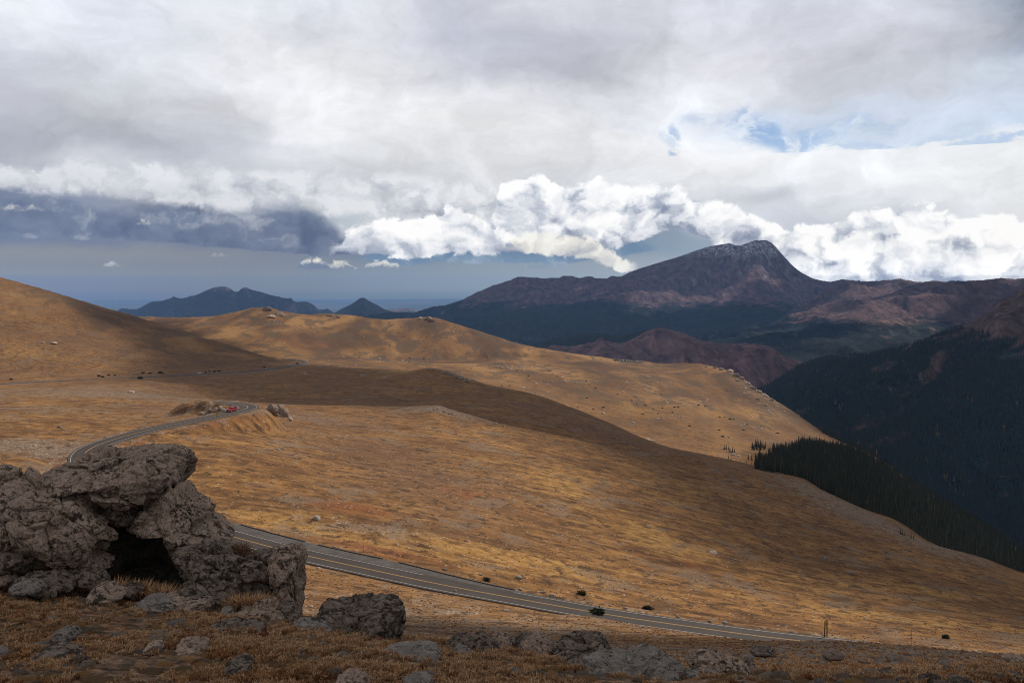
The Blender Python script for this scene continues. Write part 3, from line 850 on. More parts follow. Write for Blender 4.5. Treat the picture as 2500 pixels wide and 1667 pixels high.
WOOD = [(1842, 1143), (1850, 1130), (1872, 1122), (1888, 1104), (1905, 1098), (1925, 1100), (1945, 1090), (1955, 1083), (2000, 1086), (2020, 1092), (2060, 1094), (2110, 1112), (2300, 1232), (2500, 1360), (2800, 1520), (2800, 1640), (2303, 1420), (2190, 1330), (2010, 1240), (1930, 1190)]


def poly_sd(px, py, poly):
    """signed distance to a polygon, positive inside"""
    P = np.array(poly, dtype=float); Q = np.roll(P, -1, 0)
    d = np.full(px.shape, 1e18); inside = np.zeros(px.shape, bool)
    for (x0, y0), (x1, y1) in zip(P, Q):
        ex, ey = x1 - x0, y1 - y0
        t = np.clip(((px - x0) * ex + (py - y0) * ey) / (ex * ex + ey * ey + 1e-9), 0, 1)
        d = np.minimum(d, np.hypot(px - x0 - t * ex, py - y0 - t * ey))
        c = (y0 > py) != (y1 > py)
        inside ^= c & (px < (x1 - x0) * (py - y0) / (y1 - y0 + 1e-12) + x0)
    return np.where(inside, d, -d)


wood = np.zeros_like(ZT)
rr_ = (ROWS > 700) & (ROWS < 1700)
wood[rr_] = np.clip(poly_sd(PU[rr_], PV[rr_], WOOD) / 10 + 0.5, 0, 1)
# ------------------------------------------------------------------ materials
def new_mat(name, rough=0.9, spec=0.15):
    m = bpy.data.materials.new(name)
    m.use_nodes = True
    t = NT(m.node_tree)
    b = t.n.get('Principled BSDF')
    b.inputs['Roughness'].default_value = rough
    b.inputs['Specular IOR Level'].default_value = spec
    return m, t, b


def bump(t, b, h, strength, dist, prev=None):
    n = t.new('ShaderNodeBump')
    n.inputs['Strength'].default_value = strength
    n.inputs['Distance'].default_value = dist
    t.put(n.inputs['Height'], h)
    if prev is not None:
        t.put(n.inputs['Normal'], prev)
    t.put(b.inputs['Normal'], n.outputs[0])
    return n.outputs[0]


def flat_mat(name, c, rough=0.7, spec=0.3, metal=0.0, c2=None, ns=8.0):
    m, t, b = new_mat(name, rough, spec)
    if c2 is None:
        c2 = tuple(x * 0.78 for x in c)
    tc = t.new('ShaderNodeTexCoord').outputs['Object']
    t.put(b.inputs['Base Color'], t.mix(t.noise(tc, ns, 4, 0.6), c, c2))
    b.inputs['Metallic'].default_value = metal
    return m


def terrain_material():
    m, t, b = new_mat("tundra", 0.95, 0.08)
    t.dims = '2D'
    P = t.new('ShaderNodeTexCoord').outputs['Object']
    P2 = t.scale(P, (1, 1, 0.3))
    n200 = t.noise(P2, 0.008, 4, 0.55)
    n40 = t.noise(P2, 0.03, 5, 0.6, 0.4)
    n6 = t.noise(P2, 0.16, 5, 0.62, 0.3)
    n1 = t.noise(P2, 0.9, 5, 0.65)
    nf = t.noise(P2, 7.0, 3, 0.6)
    # slope streaks: turf terraces run along the contour (roughly across the view)
    ST = t.scale(P, (0.35, 1.6, 0.6))
    st = t.noise(ST, 0.20, 5, 0.62, 0.6)
    st2 = t.noise(t.scale(P, (0.5, 1.3, 0.6)), 0.9, 4, 0.6, 0.5)
    k = t.math('ADD', t.math('MULTIPLY', n40, 0.30), t.math('ADD', t.math('MULTIPLY', n6, 0.30), t.math('MULTIPLY', st, 0.40)))
    turf = t.ramp(k, [(0.36, (0.075, 0.040, 0.022)), (0.45, (0.150, 0.077, 0.033)), (0.52, (0.228, 0.118, 0.046)), (0.58, (0.305, 0.160, 0.058)), (0.66, (0.38, 0.208, 0.076))])
    # purplish brown sedge, ragged
    sedge = t.step(t.math('ADD', t.math('MULTIPLY', n200, 0.45), t.math('ADD', t.math('MULTIPLY', n6, 0.30), t.math('MULTIPLY', st2, 0.25))), 0.50, 0.60)
    turf = t.mix(t.math('MULTIPLY', sedge, 0.55), turf, (0.135, 0.080, 0.056))
    gold = t.step(t.math('ADD', t.attr('gold'), t.math('MULTIPLY', t.math('SUBTRACT', t.math('ADD', t.math('MULTIPLY', n6, 0.5), t.math('MULTIPLY', st, 0.5)), 0.5), 2.4)), 0.25, 0.95)
    turf = t.mix(t.math('MULTIPLY', gold, 0.85), turf, t.ramp(t.noise(P2, 0.35, 4, 0.6), [(0.35, (0.25, 0.130, 0.040)), (0.6, (0.43, 0.245, 0.085))]))
    rust = t.step(t.math('ADD', t.attr('rust'), t.math('MULTIPLY', t.math('SUBTRACT', t.math('ADD', t.math('MULTIPLY', n6, 0.5), t.math('MULTIPLY', st2, 0.5)), 0.5), 2.0)), 0.35, 0.85)
    turf = t.mix(t.math('MULTIPLY', rust, 0.75), turf, t.mix(n1, (0.17, 0.060, 0.024), (0.26, 0.105, 0.045)))
    # stones lying in the turf: pale and dark speckle
    cell = t.voro(P, 1.4, 'F1', 1)
    cd = t.voro(P, 1.4, 'F1', 0)
    cr = t.sep(cell)[0]
    g = t.attr('gravel')
    gk = t.step(t.math('ADD', g, t.math('MULTIPLY', t.math('SUBTRACT', n6, 0.5), 1.6)), 0.25, 0.85)
    turf = t.mix(t.math('MULTIPLY', gk, 0.72), turf, t.ramp(n1, [(0.35, (0.10, 0.075, 0.058)), (0.5, (0.215, 0.160, 0.120)), (0.65, (0.30, 0.235, 0.175))]))
    thr = t.fmix(gk, 0.955, 0.72)
    st_m = t.math('MULTIPLY', t.math('GREATER_THAN', cr, thr), t.step(cd, 0.5, 0.25))
    turf = t.mix(t.math('MULTIPLY', st_m, 0.8), turf, t.mix(t.sep(cell)[1], (0.16, 0.13, 0.105), (0.50, 0.43, 0.35)))
    bs = t.math('MULTIPLY', t.step(t.noise(t.scale(P, (0.8, 0.8, 1)), 0.06, 6, 0.66, 0.3), 0.55, 0.63), 0.55)
    turf = t.mix(bs, turf, t.ramp(t.noise(P, 2.4, 4, 0.7), [(0.38, (0.085, 0.060, 0.045)), (0.5, (0.19, 0.140, 0.100)), (0.62, (0.31, 0.24, 0.18))]))
    # dark tussocks and dry heath
    dk = t.math('MULTIPLY', t.step(t.noise(P2, 0.30, 6, 0.68, 0.5), 0.54, 0.61), t.step(n40, 0.36, 0.52))
    turf = t.mix(t.math('MULTIPLY', dk, 0.75), turf, (0.055, 0.036, 0.024))
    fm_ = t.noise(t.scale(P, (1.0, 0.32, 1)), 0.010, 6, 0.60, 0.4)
    turf = t.mix(t.math('MULTIPLY', t.attr('farz'), 0.75), turf, t.ramp(fm_, [(0.36, (0.070, 0.038, 0.021)), (0.47, (0.135, 0.070, 0.031)), (0.55, (0.205, 0.109, 0.043)), (0.66, (0.32, 0.178, 0.068))]))  # far plateau: its dimmer light is put into a browner, mottled heath colour
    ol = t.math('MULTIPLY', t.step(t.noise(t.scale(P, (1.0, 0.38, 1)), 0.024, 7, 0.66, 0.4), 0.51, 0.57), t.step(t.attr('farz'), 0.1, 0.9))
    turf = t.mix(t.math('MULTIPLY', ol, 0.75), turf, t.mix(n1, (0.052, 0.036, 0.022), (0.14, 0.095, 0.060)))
    # soil and dead leaf between the foreground tufts
    soil = t.ramp(t.math('ADD', t.math('MULTIPLY', t.noise(P, 2.2, 5, 0.65), 0.5), t.math('MULTIPLY', nf, 0.5)), [(0.36, (0.070, 0.044, 0.028)), (0.5, (0.17, 0.105, 0.065)), (0.66, (0.30, 0.195, 0.125))])
    soil = t.mix(t.math('MULTIPLY', t.step(t.noise(t.vmath('ADD', P, (31.0, 7.0, 0)), 1.1, 5, 0.66), 0.53, 0.62), 0.8), soil, (0.045, 0.036, 0.020))
    soil = t.mix(t.math('MULTIPLY', t.step(t.noise(t.vmath('ADD', P, (3.0, 57.0, 0)), 1.7, 5, 0.7), 0.58, 0.66), 0.8), soil, (0.22, 0.095, 0.028))
    turf = t.mix(t.attr('near'), turf, soil)
    fine = t.math('ADD', 0.45, t.math('MULTIPLY', nf, 1.10))
    turf = t.mix(1.0, turf, t.comb(fine, fine, fine), 'MULTIPLY')
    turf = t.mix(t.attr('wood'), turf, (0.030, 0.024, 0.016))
    t.put(b.inputs['Base Color'], turf)
    h1 = bump(t, b, t.math('ADD', t.math('MULTIPLY', n1, 0.5), t.math('MULTIPLY', st2, 0.5)), 0.8, 0.55)
    bump(t, b, nf, 0.6, 0.10, h1)
    return m


M_TUNDRA = terrain_material()


def asphalt_material():
    m, t, b = new_mat("asphalt", 0.85, 0.25)
    P = t.new('ShaderNodeTexCoord').outputs['Object']
    n = t.noise(P, 0.25, 5, 0.6)
    f = t.noise(P, 14, 3, 0.6)
    # tyre tracks follow the road: stored across-the-road offset
    o = t.attr('across')
    tr = t.math('ABSOLUTE', t.math('SUBTRACT', t.math('ABSOLUTE', o), 1.7))
    trk = t.math('ABSOLUTE', t.math('SUBTRACT', tr, 0.78))
    k = t.step(trk, 0.45, 0.1)
    base = t.ramp(t.math('ADD', t.math('MULTIPLY', n, 0.6), t.math('MULTIPLY', f, 0.4)), [(0.35, (0.038, 0.030, 0.027)), (0.65, (0.062, 0.050, 0.045))])
    base = t.mix(t.math('MULTIPLY', k, 0.35), base, (0.028, 0.025, 0.024))
    edge = t.step(t.math('ABSOLUTE', o), 3.6, 4.1)
    old = t.ramp(t.noise(t.scale(P, (0.4, 1.5, 1)), 0.9, 5, 0.7), [(0.4, (0.055, 0.05, 0.047)), (0.62, (0.115, 0.104, 0.096))])
    base = t.mix(t.math('MULTIPLY', edge, 0.8), base, old)
    t.put(b.inputs['Base Color'], base)
    bump(t, b, f, 0.3, 0.01)
    return m


M_ASPHALT = asphalt_material()
M_WHITE = flat_mat("white_road_paint", (0.52, 0.50, 0.47), 0.6, 0.3, c2=(0.34, 0.32, 0.30), ns=1.5)
M_YELLOW = flat_mat("yellow_road_paint", (0.52, 0.30, 0.075), 0.6, 0.3, c2=(0.36, 0.22, 0.08), ns=1.5)
M_KERB = flat_mat("bitumen_kerb", (0.035, 0.031, 0.030), 0.9, 0.2, ns=3)

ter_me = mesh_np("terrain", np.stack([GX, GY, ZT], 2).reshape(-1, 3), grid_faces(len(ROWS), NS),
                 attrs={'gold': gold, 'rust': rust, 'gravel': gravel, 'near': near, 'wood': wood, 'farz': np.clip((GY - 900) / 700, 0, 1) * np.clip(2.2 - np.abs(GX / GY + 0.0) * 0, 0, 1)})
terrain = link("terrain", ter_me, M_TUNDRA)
tag(terrain, kind='structure')


def ribbon(name, ln, o0, o1, dz, mat, parent=None, skirt=0.0, cols=2, sl=slice(None)):
    L = ln[sl]
    tg = np.gradient(L[:, :2], axis=0)
    tg /= np.linalg.norm(tg, axis=1)[:, None]
    nr = np.stack([-tg[:, 1], tg[:, 0]], 1)
    o0 = np.broadcast_to(o0, len(L)); o1 = np.broadcast_to(o1, len(L))
    f = np.linspace(0, 1, cols)
    off = o0[:, None] * (1 - f) + o1[:, None] * f
    zz = np.repeat((L[:, 2] + dz)[:, None], cols, 1)
    if skirt:
        off = np.concatenate([off[:, :1] - 0.25 * np.sign(o1 - o0)[:, None], off, off[:, -1:] + 0.25 * np.sign(o1 - o0)[:, None]], 1)
        zz = np.concatenate([zz[:, :1] - skirt, zz, zz[:, -1:] - skirt], 1)
    X = L[:, None, 0] + nr[:, None, 0] * off
    Yy = L[:, None, 1] + nr[:, None, 1] * off
    me = mesh_np(name, np.stack([X, Yy, zz], 2).reshape(-1, 3), grid_faces(*off.shape), smooth=False, attrs={'across': off})
    o = link(name, me, mat, parent)
    return o


def road_u(ln):
    """photo column of each point of a road line"""
    d = np.stack([ln[:, 0], ln[:, 1] * CP + ln[:, 2] * (-SP) * 1.0, ln[:, 2]], 1)
    fwd = ln[:, 1] * CP - ln[:, 2] * SP
    return 1250 + F * ln[:, 0] / fwd


UN = road_u(near_line)
i_nr = np.arange(len(near_line))
first = i_nr < np.argmin(np.abs(near_line[:, 0] + 66) + np.abs(near_line[:, 1] - 213) * 0.2)   # the run in front
# lay-by beside the far lane of the front run, tapering out to the right
lay = np.where(first, np.clip((1330 - UN) / 420, 0, 1), 0.0)
lay = np.where(~first, np.clip((near_line[:, 1] * -1 + 262) / 40, 0, 1), lay) * 3.4
road = ribbon("road", near_line, 4.05, -4.15 - lay, 0.0, M_ASPHALT, skirt=0.6, cols=8)
tag(road, kind='structure')
inner = ~first & (near_line[:, 1] < 330)
WL = near_line
sel1 = (UN < 1020) | ~first
sel2 = (UN > 1250) & first
runs = []
def run_slices(mask):
    out, st = [], None
    for i, v in enumerate(mask):
        if v and st is None: st = i
        if not v and st is not None: out.append(slice(st, i + 1)); st = None
    if st is not None: out.append(slice(st, len(mask)))
    return [s for s in out if s.stop - s.start > 2]
for s_ in run_slices(sel1) + run_slices(sel2):
    tag(ribbon("edge_line", near_line, -3.30, -3.43, 0.012, M_WHITE, road, sl=s_), kind='structure')
tag(ribbon("edge_line", near_line, 3.30, 3.43, 0.012, M_WHITE, road), kind='structure')
for a_ in (-0.16, 0.05):
    tag(ribbon("centre_line", near_line, a_, a_ + 0.12, 0.012, M_YELLOW, road), kind='structure')
ku = run_slices(first & (UN > 500) & (UN < 705)) + run_slices(first & (UN > 735) & (UN < 905)) + run_slices(first & (UN > 940) & (UN < 1250))
for s_ in ku:
    L_ = near_line[s_]
    o_ = (-4.15 - lay)[s_]
    k_ = ribbon("kerb", near_line[s_], o_ + 0.05, o_ - 0.30, 0.13, M_KERB, skirt=0.4)
    tag(k_, kind='structure')
far_road = ribbon("road", far_line, 3.9, -3.9, 0.05, M_ASPHALT, skirt=0.8, cols=6)
tag(far_road, kind='structure')
for a_, mm_ in ((3.2, M_WHITE), (-3.4, M_WHITE), (-0.1, M_YELLOW)):
    tag(ribbon("edge_line" if mm_ is M_WHITE else "centre_line", far_line, a_, a_ + 0.2, 0.065, mm_, far_road), kind='structure')
# parking area by the skyline
pk = at(1532, 882, 2400)
pa = []
for q in range(24):
    a_ = q / 24 * 2 * math.pi
    x_ = pk.x + 38 * math.cos(a_); y_ = pk.y + 18 * math.sin(a_)
    pa.append((x_, y_, float(gz(x_, y_)[0]) + 0.6))
me = bpy.data.meshes.new("parking_area")
me.from_pydata(pa + [(p[0], p[1], p[2] - 2) for p in pa], [], [tuple(range(24))] + [(i, (i + 1) % 24, 24 + (i + 1) % 24, 24 + i) for i in range(24)])
tag(link("parking_area", me, M_ASPHALT), kind='structure')


# ------------------------------------------------------------------ the far country
def mountain_material(name, tree_z, tree_w, snow_z=None, forest=(0.022, 0.032, 0.024), tundra=(0.15, 0.095, 0.078), tundra2=(0.10, 0.068, 0.062), rock=(0.22, 0.20, 0.19), rock_amt=0.5, scale=1.0, aspen=0.0, town=False, face=None):
    m, t, b = new_mat(name, 0.95, 0.05)
    t.dims = '2D'
    G = t.new('ShaderNodeNewGeometry')
    P = t.scale(t.new('ShaderNodeTexCoord').outputs['Object'], (scale,) * 3)
    z = t.sep(t.new('ShaderNodeTexCoord').outputs['Object'])[2]
    nA = t.noise(P, 0.0016, 7, 0.62, 0.5)
    nB = t.noise(P, 0.008, 7, 0.65, 0.3)
    zz = t.math('ADD', z, t.math('ADD', t.math('MULTIPLY', t.math('SUBTRACT', nA, 0.5), tree_w * 2.2), t.math('MULTIPLY', t.math('SUBTRACT', nB, 0.5), tree_w * 1.4)))
    tun = t.mix(t.step(t.noise(P, 0.004, 6, 0.65), 0.38, 0.62), tundra, tundra2)
    tun = t.mix(t.math('MULTIPLY', t.step(nB, 0.55, 0.68), 0.5), tun, tuple(x * 1.5 for x in tundra))
    fn = t.noise(P, 0.05, 4, 0.7)
    fo = t.mix(t.step(fn, 0.35, 0.65), tuple(x * 0.6 for x in forest), tuple(x * 1.35 for x in forest))
    # meadows, slides and burnt strips in the forest
    fo = t.mix(t.math('MULTIPLY', t.step(t.noise(t.scale(P, (1, 0.6, 1)), 0.0045, 8, 0.7, 0.8), 0.60, 0.70), 0.55), fo, tundra2)
    if aspen:
        fo = t.mix(t.math('MULTIPLY', t.step(t.noise(P, 0.007, 8, 0.75, 1.0), 0.66, 0.70), aspen), fo, (0.34, 0.19, 0.04))
    fo = t.mix(t.math('MULTIPLY', t.attr('bare'), 0.9), fo, t.mix(t.step(nB, 0.4, 0.6), tundra2, tundra))
    c = t.mix(t.step(zz, tree_z - tree_w * 0.25, tree_z + tree_w * 0.25), fo, tun)
    nz_ = t.sep(G.outputs['Normal'])[2]
    steep = t.step(t.math('ADD', nz_, t.math('MULTIPLY', t.math('SUBTRACT', nB, 0.5), 0.5)), 0.80, 0.62)
    rk = t.mix(t.noise(P, 0.03, 6, 0.7), tuple(x * 0.5 for x in rock), tuple(x * 1.4 for x in rock))
    c = t.mix(t.math('MULTIPLY', steep, rock_amt), c, rk)
    st = t.noise(t.scale(P, (1.0, 0.30, 0.35)), 0.018, 6, 0.7, 0.6)
    fm = t.step(nA, 0.52, 0.62)
    if face:      # a bare cliffed face at one known place on the massif
        W_ = t.new('ShaderNodeTexCoord').outputs['Object']
        for (fx_, fy_, fr_) in face:
            dd = t.vmath('LENGTH', t.scale(t.vmath('SUBTRACT', W_, (fx_, fy_, 0)), (1.0 / fr_, 0.6 / fr_, 0)))
            fm = t.math('MAXIMUM', t.math('MULTIPLY', fm, 0.3), t.step(t.math('ADD', dd, t.math('MULTIPLY', t.math('SUBTRACT', nB, 0.5), 1.2)), 1.15, 0.5))
    c = t.mix(t.math('MULTIPLY', t.math('MULTIPLY', t.step(st, 0.50, 0.62), fm), rock_amt * (0.9 if face else 0.5)), c, tuple(x * 1.35 for x in rock))
    if snow_z is not None:
        sn = t.math('MULTIPLY', t.step(z, snow_z - 60, snow_z + 90), t.step(t.noise(t.scale(P, (1.0, 0.5, 0.45)), 0.02, 8, 0.75, 0.5), 0.47, 0.57))
        c = t.mix(t.math('MULTIPLY', sn, 0.85), c, (0.62, 0.65, 0.72))
    if town:
        tn = t.math('MULTIPLY', t.step(t.noise(P, 0.012, 6, 0.8), 0.62, 0.68), t.step(z, -470, -560))
        c = t.mix(t.math('MULTIPLY', tn, 0.8), c, (0.42, 0.32, 0.24))
    fr = t.noise(t.scale(P, (1.0, 0.4, 1)), 0.014, 7, 0.70, 0.4)
    fg = t.math('ADD', 0.30, t.math('MULTIPLY', t.step(fr, 0.30, 0.70, False), 1.40))
    c = t.mix(1.0, c, t.comb(fg, fg, fg), 'MULTIPLY')
    t.put(b.inputs['Base Color'], c)
    bump(t, b, t.math('ADD', t.math('MULTIPLY', nB, 40.0 / scale), t.math('MULTIPLY', t.noise(P, 0.03, 6, 0.7), 14.0 / scale)), 0.9, 1.0)
    return m


def bare_streak(X, Y):
    """slide paths and open strips that run down the fall line of the wooded slope"""
    a = X - 0.67 * Y
    n = fbm2(a / 210, Y / 900, 5, 0.6, seed=421)
    n2 = fbm2(a / 60, Y / 320, 4, 0.65, seed=422)
    up = np.clip((Y - 2900) / 700, -0.6, 1)
    return np.clip((n * 1.0 + n2 * 0.45 + 0.18 * up - 0.20) / 0.16, 0, 1)


def mountain(curves, mat, amp, wl, n=520, rows=150, s0=None, s1=None, seed=0, back=1500, backz=500, ani=0.4, shear=0.0, name="mountain", frontz=-1200, top_k=0.22, bare=False):
    us = [c[0] for c in curves[-1]]
    s0 = at(us[0], 700, 1000).x / 1000 if s0 is None else s0
    s1 = at(us[-1], 700, 1000).x / 1000 if s1 is None else s1
    s = np.linspace(s0, s1, n)
    Yl, Zl = [], []
    for i, c in enumerate(curves):
        a, z = curve_to_sY(c, s, sharp=(i == len(curves) - 1))
        Yl.append(a); Zl.append(z)
    Yl.insert(0, Yl[0] - 700); Zl.insert(0, np.minimum(Zl[0] - 250, frontz))
    Yl.append(Yl[-1] + back); Zl.append(Zl[-1] - backz)
    Yl = np.array(Yl); Zl = np.array(Zl)
    k = np.arange(len(Yl), dtype=float)
    q = np.concatenate([np.linspace(0, 1, 12, endpoint=False), np.linspace(1, len(Yl) - 2, rows, endpoint=False), np.linspace(len(Yl) - 2, len(Yl) - 1, 14)])
    K2 = np.repeat(k[:, None], n, 1)
    my = pchip_slopes(K2, Yl); mz = pchip_slopes(K2, Zl)
    Y = np.zeros((len(q), n)); Z = np.zeros((len(q), n))
    for r, t in enumerate(q):
        i = min(int(t), len(k) - 2); f = t - i
        h0, h1, h2, h3 = 2*f**3 - 3*f**2 + 1, f**3 - 2*f**2 + f, -2*f**3 + 3*f**2, f**3 - f**2
        Y[r] = h0 * Yl[i] + h1 * my[i] + h2 * Yl[i + 1] + h3 * my[i + 1]
        Z[r] = h0 * Zl[i] + h1 * mz[i] + h2 * Zl[i + 1] + h3 * mz[i + 1]
    X = s[None] * Y
    w = np.abs(q - (len(Yl) - 2)) / 0.55
    w = np.clip(top_k + (1 - top_k) * w, 0, 1)[:, None]
    wx = X + 0.35 * wl * fbm2(X / wl, Y / wl, 3, 0.5, seed=seed + 50)
    wy = Y + 0.35 * wl * fbm2(X / wl, Y / wl, 3, 0.5, seed=seed + 60)
    wx = wx - shear * wy
    d = fbm2(wx / wl, wy * ani / wl, 6, 0.52, seed=seed, ridged=True) - (0.75 - 0.6 * np.clip(w, 0, 1))
    d2 = fbm2(X / (wl * 0.12), Y / (wl * 0.12), 4, 0.6, seed=seed + 5)
    Z = Z + amp * w * d + amp * 0.10 * d2 * np.clip(w * 1.5, 0, 1)
    me = mesh_np(name, np.stack([X, Y, Z], 2).reshape(-1, 3), grid_faces(*X.shape), attrs={'bare': bare_streak(X, Y)} if bare else None)
    o = link(name, me, mat)
    tag(o, kind='structure')
    return o, (s, X, Y, Z)


M_LONGS = mountain_material("mountain_far", -215, 150, snow_z=420, rock=(0.27, 0.265, 0.29), rock_amt=0.75, tundra=(0.160, 0.100, 0.106), tundra2=(0.105, 0.070, 0.080), forest=(0.012, 0.019, 0.021), town=True, face=[(3350, 12600, 820), (3700, 12300, 500), (3250, 13500, 420)])
mountain([
    [(650, 815, 9500), (1000, 818, 9500), (1100, 838, 9500), (1250, 858, 9500), (1400, 865, 9500), (1700, 870, 9500), (2000, 860, 9500), (2600, 860, 9500)],
    [(650, 790, 12500), (950, 788, 12500), (1050, 785, 12500), (1100, 780, 12500), (1180, 766, 12500), (1240, 748, 12400), (1300, 741, 12300), (1400, 744, 12200), (1500, 747, 12200), (1600, 745, 12200), (1700, 740, 12300), (1780, 722, 12600), (1850, 705, 12600), (1950, 735, 12400), (2050, 760, 12000), (2600, 745, 12000)],
    [(650, 784, 13800), (1000, 780, 13800), (1050, 768, 13700), (1100, 753, 13600), (1180, 730, 13500), (1240, 714, 13400), (1300, 707, 13400), (1400, 708, 13400), (1500, 708, 13400), (1560, 695, 13400), (1620, 672, 13400), (1700, 650, 13500), (1760, 640, 13600), (1800, 632, 13600), (1850, 622, 13600), (1900, 650, 13500), (1960, 695, 13300), (2050, 715, 13300), (2600, 715, 13300)],
    [(650, 784, 15500), (900, 784, 15200), (1000, 776, 15000), (1050, 757, 15000), (1100, 741, 15000), (1180, 715, 14800), (1240, 692, 14600), (1280, 685, 14500), (1330, 686, 14500), (1400, 681, 14500), (1430, 678, 14500), (1500, 680, 14500), (1540, 663, 14500), (1600, 643, 14500), (1660, 625, 14500), (1700, 611, 14400), (1740, 600, 14400), (1780, 595, 14400), (1800, 600, 14400), (1828, 592, 14300), (1850, 586, 14200), (1868, 586, 14200), (1880, 590, 14200), (1892, 600, 14200), (1906, 616, 14200), (1922, 634, 14200), (1942, 654, 14200), (1962, 668, 14000), (2000, 684, 14000), (2060, 690, 14000), (2200, 692, 14000), (2600, 692, 14000)],
], M_LONGS, 165, 1500, n=620, rows=160, seed=100, ani=0.55, top_k=0.04)

M_FARF = mountain_material("mountain_forested", -60, 110, rock=(0.10, 0.09, 0.10), rock_amt=0.3, tundra=(0.085, 0.060, 0.062), tundra2=(0.05, 0.038, 0.042), forest=(0.008, 0.012, 0.013))
mountain([
    [(250, 810, 17500), (520, 808, 17500), (700, 808, 17500), (860, 808, 17500)],
    [(250, 790, 18800), (350, 782, 18800), (450, 765, 18800), (540, 750, 18800), (600, 755, 18800), (700, 768, 18800), (780, 785, 18800), (860, 790, 18800)],
    [(250, 775, 20000), (300, 765, 20000), (330, 757, 20000), (355, 744, 20000), (370, 736, 20000), (410, 733, 20000), (440, 729, 20000), (480, 719, 20000), (505, 708, 20000), (525, 701, 20000), (548, 699, 20000), (562, 704, 20000), (575, 712, 20000), (580, 712, 20000), (590, 704, 20000), (600, 701, 20000), (612, 706, 20000), (640, 713, 20000), (665, 721, 20000), (690, 727, 20000), (705, 728, 20000), (720, 738, 20000), (745, 736, 20000), (765, 744, 20000), (780, 757, 20000), (790, 762, 20000), (798, 754, 20000), (806, 757, 20000), (818, 764, 20000), (860, 775, 20000)],
], M_FARF, 260, 1500, n=340, rows=80, seed=200, top_k=0.04)
M_FARF2 = mountain_material("hill_forested", 400, 60, rock=(0.05, 0.05, 0.05), rock_amt=0.15, forest=(0.008, 0.012, 0.013), tundra2=(0.02, 0.022, 0.022))
mountain([
    [(760, 812, 15500), (900, 812, 15500), (1120, 815, 15500)],
    [(760, 778, 17300), (815, 764, 17200), (835, 753, 17200), (860, 741, 17200), (872, 733, 17200), (882, 727, 17200), (888, 727, 17200), (900, 734, 17200), (920, 744, 17200), (945, 757, 17200), (970, 763, 17200), (1000, 763, 17200), (1030, 760, 17200), (1060, 756, 17200), (1120, 750, 17200)],
], M_FARF2, 60, 900, n=260, rows=60, seed=230, top_k=0.06, name="hill")
mountain([
    [(880, 790, 24000), (1120, 790, 24000)],
    [(880, 768, 25000), (925, 760, 25000), (940, 757, 25000), (965, 755, 25000), (985, 752, 25000), (1000, 753, 25000), (1015, 757, 25000), (1040, 760, 25000), (1120, 764, 25000)],
], mountain_material("hill_bare", -600, 100, tundra=(0.22, 0.16, 0.14), rock_amt=0.3), 50, 900, n=160, rows=40, seed=240, name="hill", top_k=0.1)

M_RANGE = mountain_material("range_tundra", -260, 120, rock=(0.19, 0.17, 0.17), rock_amt=0.4, tundra=(0.145, 0.088, 0.082), tundra2=(0.095, 0.060, 0.062), forest=(0.012, 0.020, 0.020))
mountain([
    [(1750, 850, 9300), (1900, 840, 9300), (2100, 830, 9300), (2500, 820, 9300), (2900, 820, 9300)],
    [(1750, 830, 10200), (1900, 800, 10200), (2000, 765, 10200), (2080, 740, 10200), (2200, 735, 10200), (2500, 730, 10200), (2900, 730, 10200)],
    [(1750, 820, 11200), (1850, 800, 11200), (1930, 765, 11200), (1980, 735, 11200), (2020, 706, 11200), (2045, 692, 11200), (2065, 688, 11200), (2100, 690, 11200), (2160, 689, 11200), (2300, 690, 11200), (2900, 690, 11200)],
], M_RANGE, 170, 1000, n=240, rows=60, seed=300)
mountain([
    [(1450, 905, 7000), (1700, 885, 7000), (1900, 860, 7000), (2100, 840, 7000), (2500, 830, 7000), (2900, 830, 7000)],
    [(1450, 890, 8000), (1700, 850, 8000), (1850, 822, 8000), (1950, 800, 8000), (2100, 770, 8000), (2250, 745, 8000), (2500, 735, 8000), (2900, 735, 8000)],
    [(1450, 880, 9200), (1600, 860, 9200), (1750, 836, 9200), (1830, 816, 9200), (1880, 798, 9200), (1940, 780, 9200), (2000, 758, 9200), (2060, 743, 9200), (2110, 731, 9200), (2180, 714, 9200), (2240, 697, 9200), (2290, 688, 9200), (2350, 683, 9200), (2420, 683, 9200), (2500, 686, 9200), (2650, 690, 9200), (2900, 690, 9200)],
], M_RANGE, 140, 900, n=340, rows=85, seed=320, ani=0.7)
M_SPUR = mountain_material("spur_forested", -235, 90, forest=(0.012, 0.020, 0.019), tundra=(0.19, 0.12, 0.105), rock_amt=0.3)
mountain([
    [(1400, 960, 5600), (1700, 935, 5600), (2000, 905, 5600), (2300, 890, 5600), (2900, 880, 5600)],
    [(1400, 905, 6400), (1700, 870, 6400), (1900, 850, 6400), (2100, 835, 6400), (2300, 830, 6400), (2900, 825, 6400)],
    [(1400, 893, 7100), (1600, 868, 7100), (1750, 846, 7100), (1850, 824, 7100), (1930, 808, 7100), (2000, 796, 7100), (2060, 789, 7100), (2120, 782, 7100), (2160, 777, 7100), (2190, 778, 7100), (2215, 787, 7100), (2270, 794, 7100), (2340, 792, 7100), (2420, 786, 7100), (2600, 776, 7100), (2900, 770, 7100)],
], M_SPUR, 100, 800, n=280, rows=75, seed=340)
M_PURPLE = mountain_material("ridge_bare", -900, 60, tundra=(0.185, 0.105, 0.098), tundra2=(0.125, 0.075, 0.075), rock=(0.11, 0.085, 0.095), rock_amt=0.5)
M_DARKR = mountain_material("ridge_wooded", 900, 60, rock_amt=0.1, forest=(0.012, 0.020, 0.019))
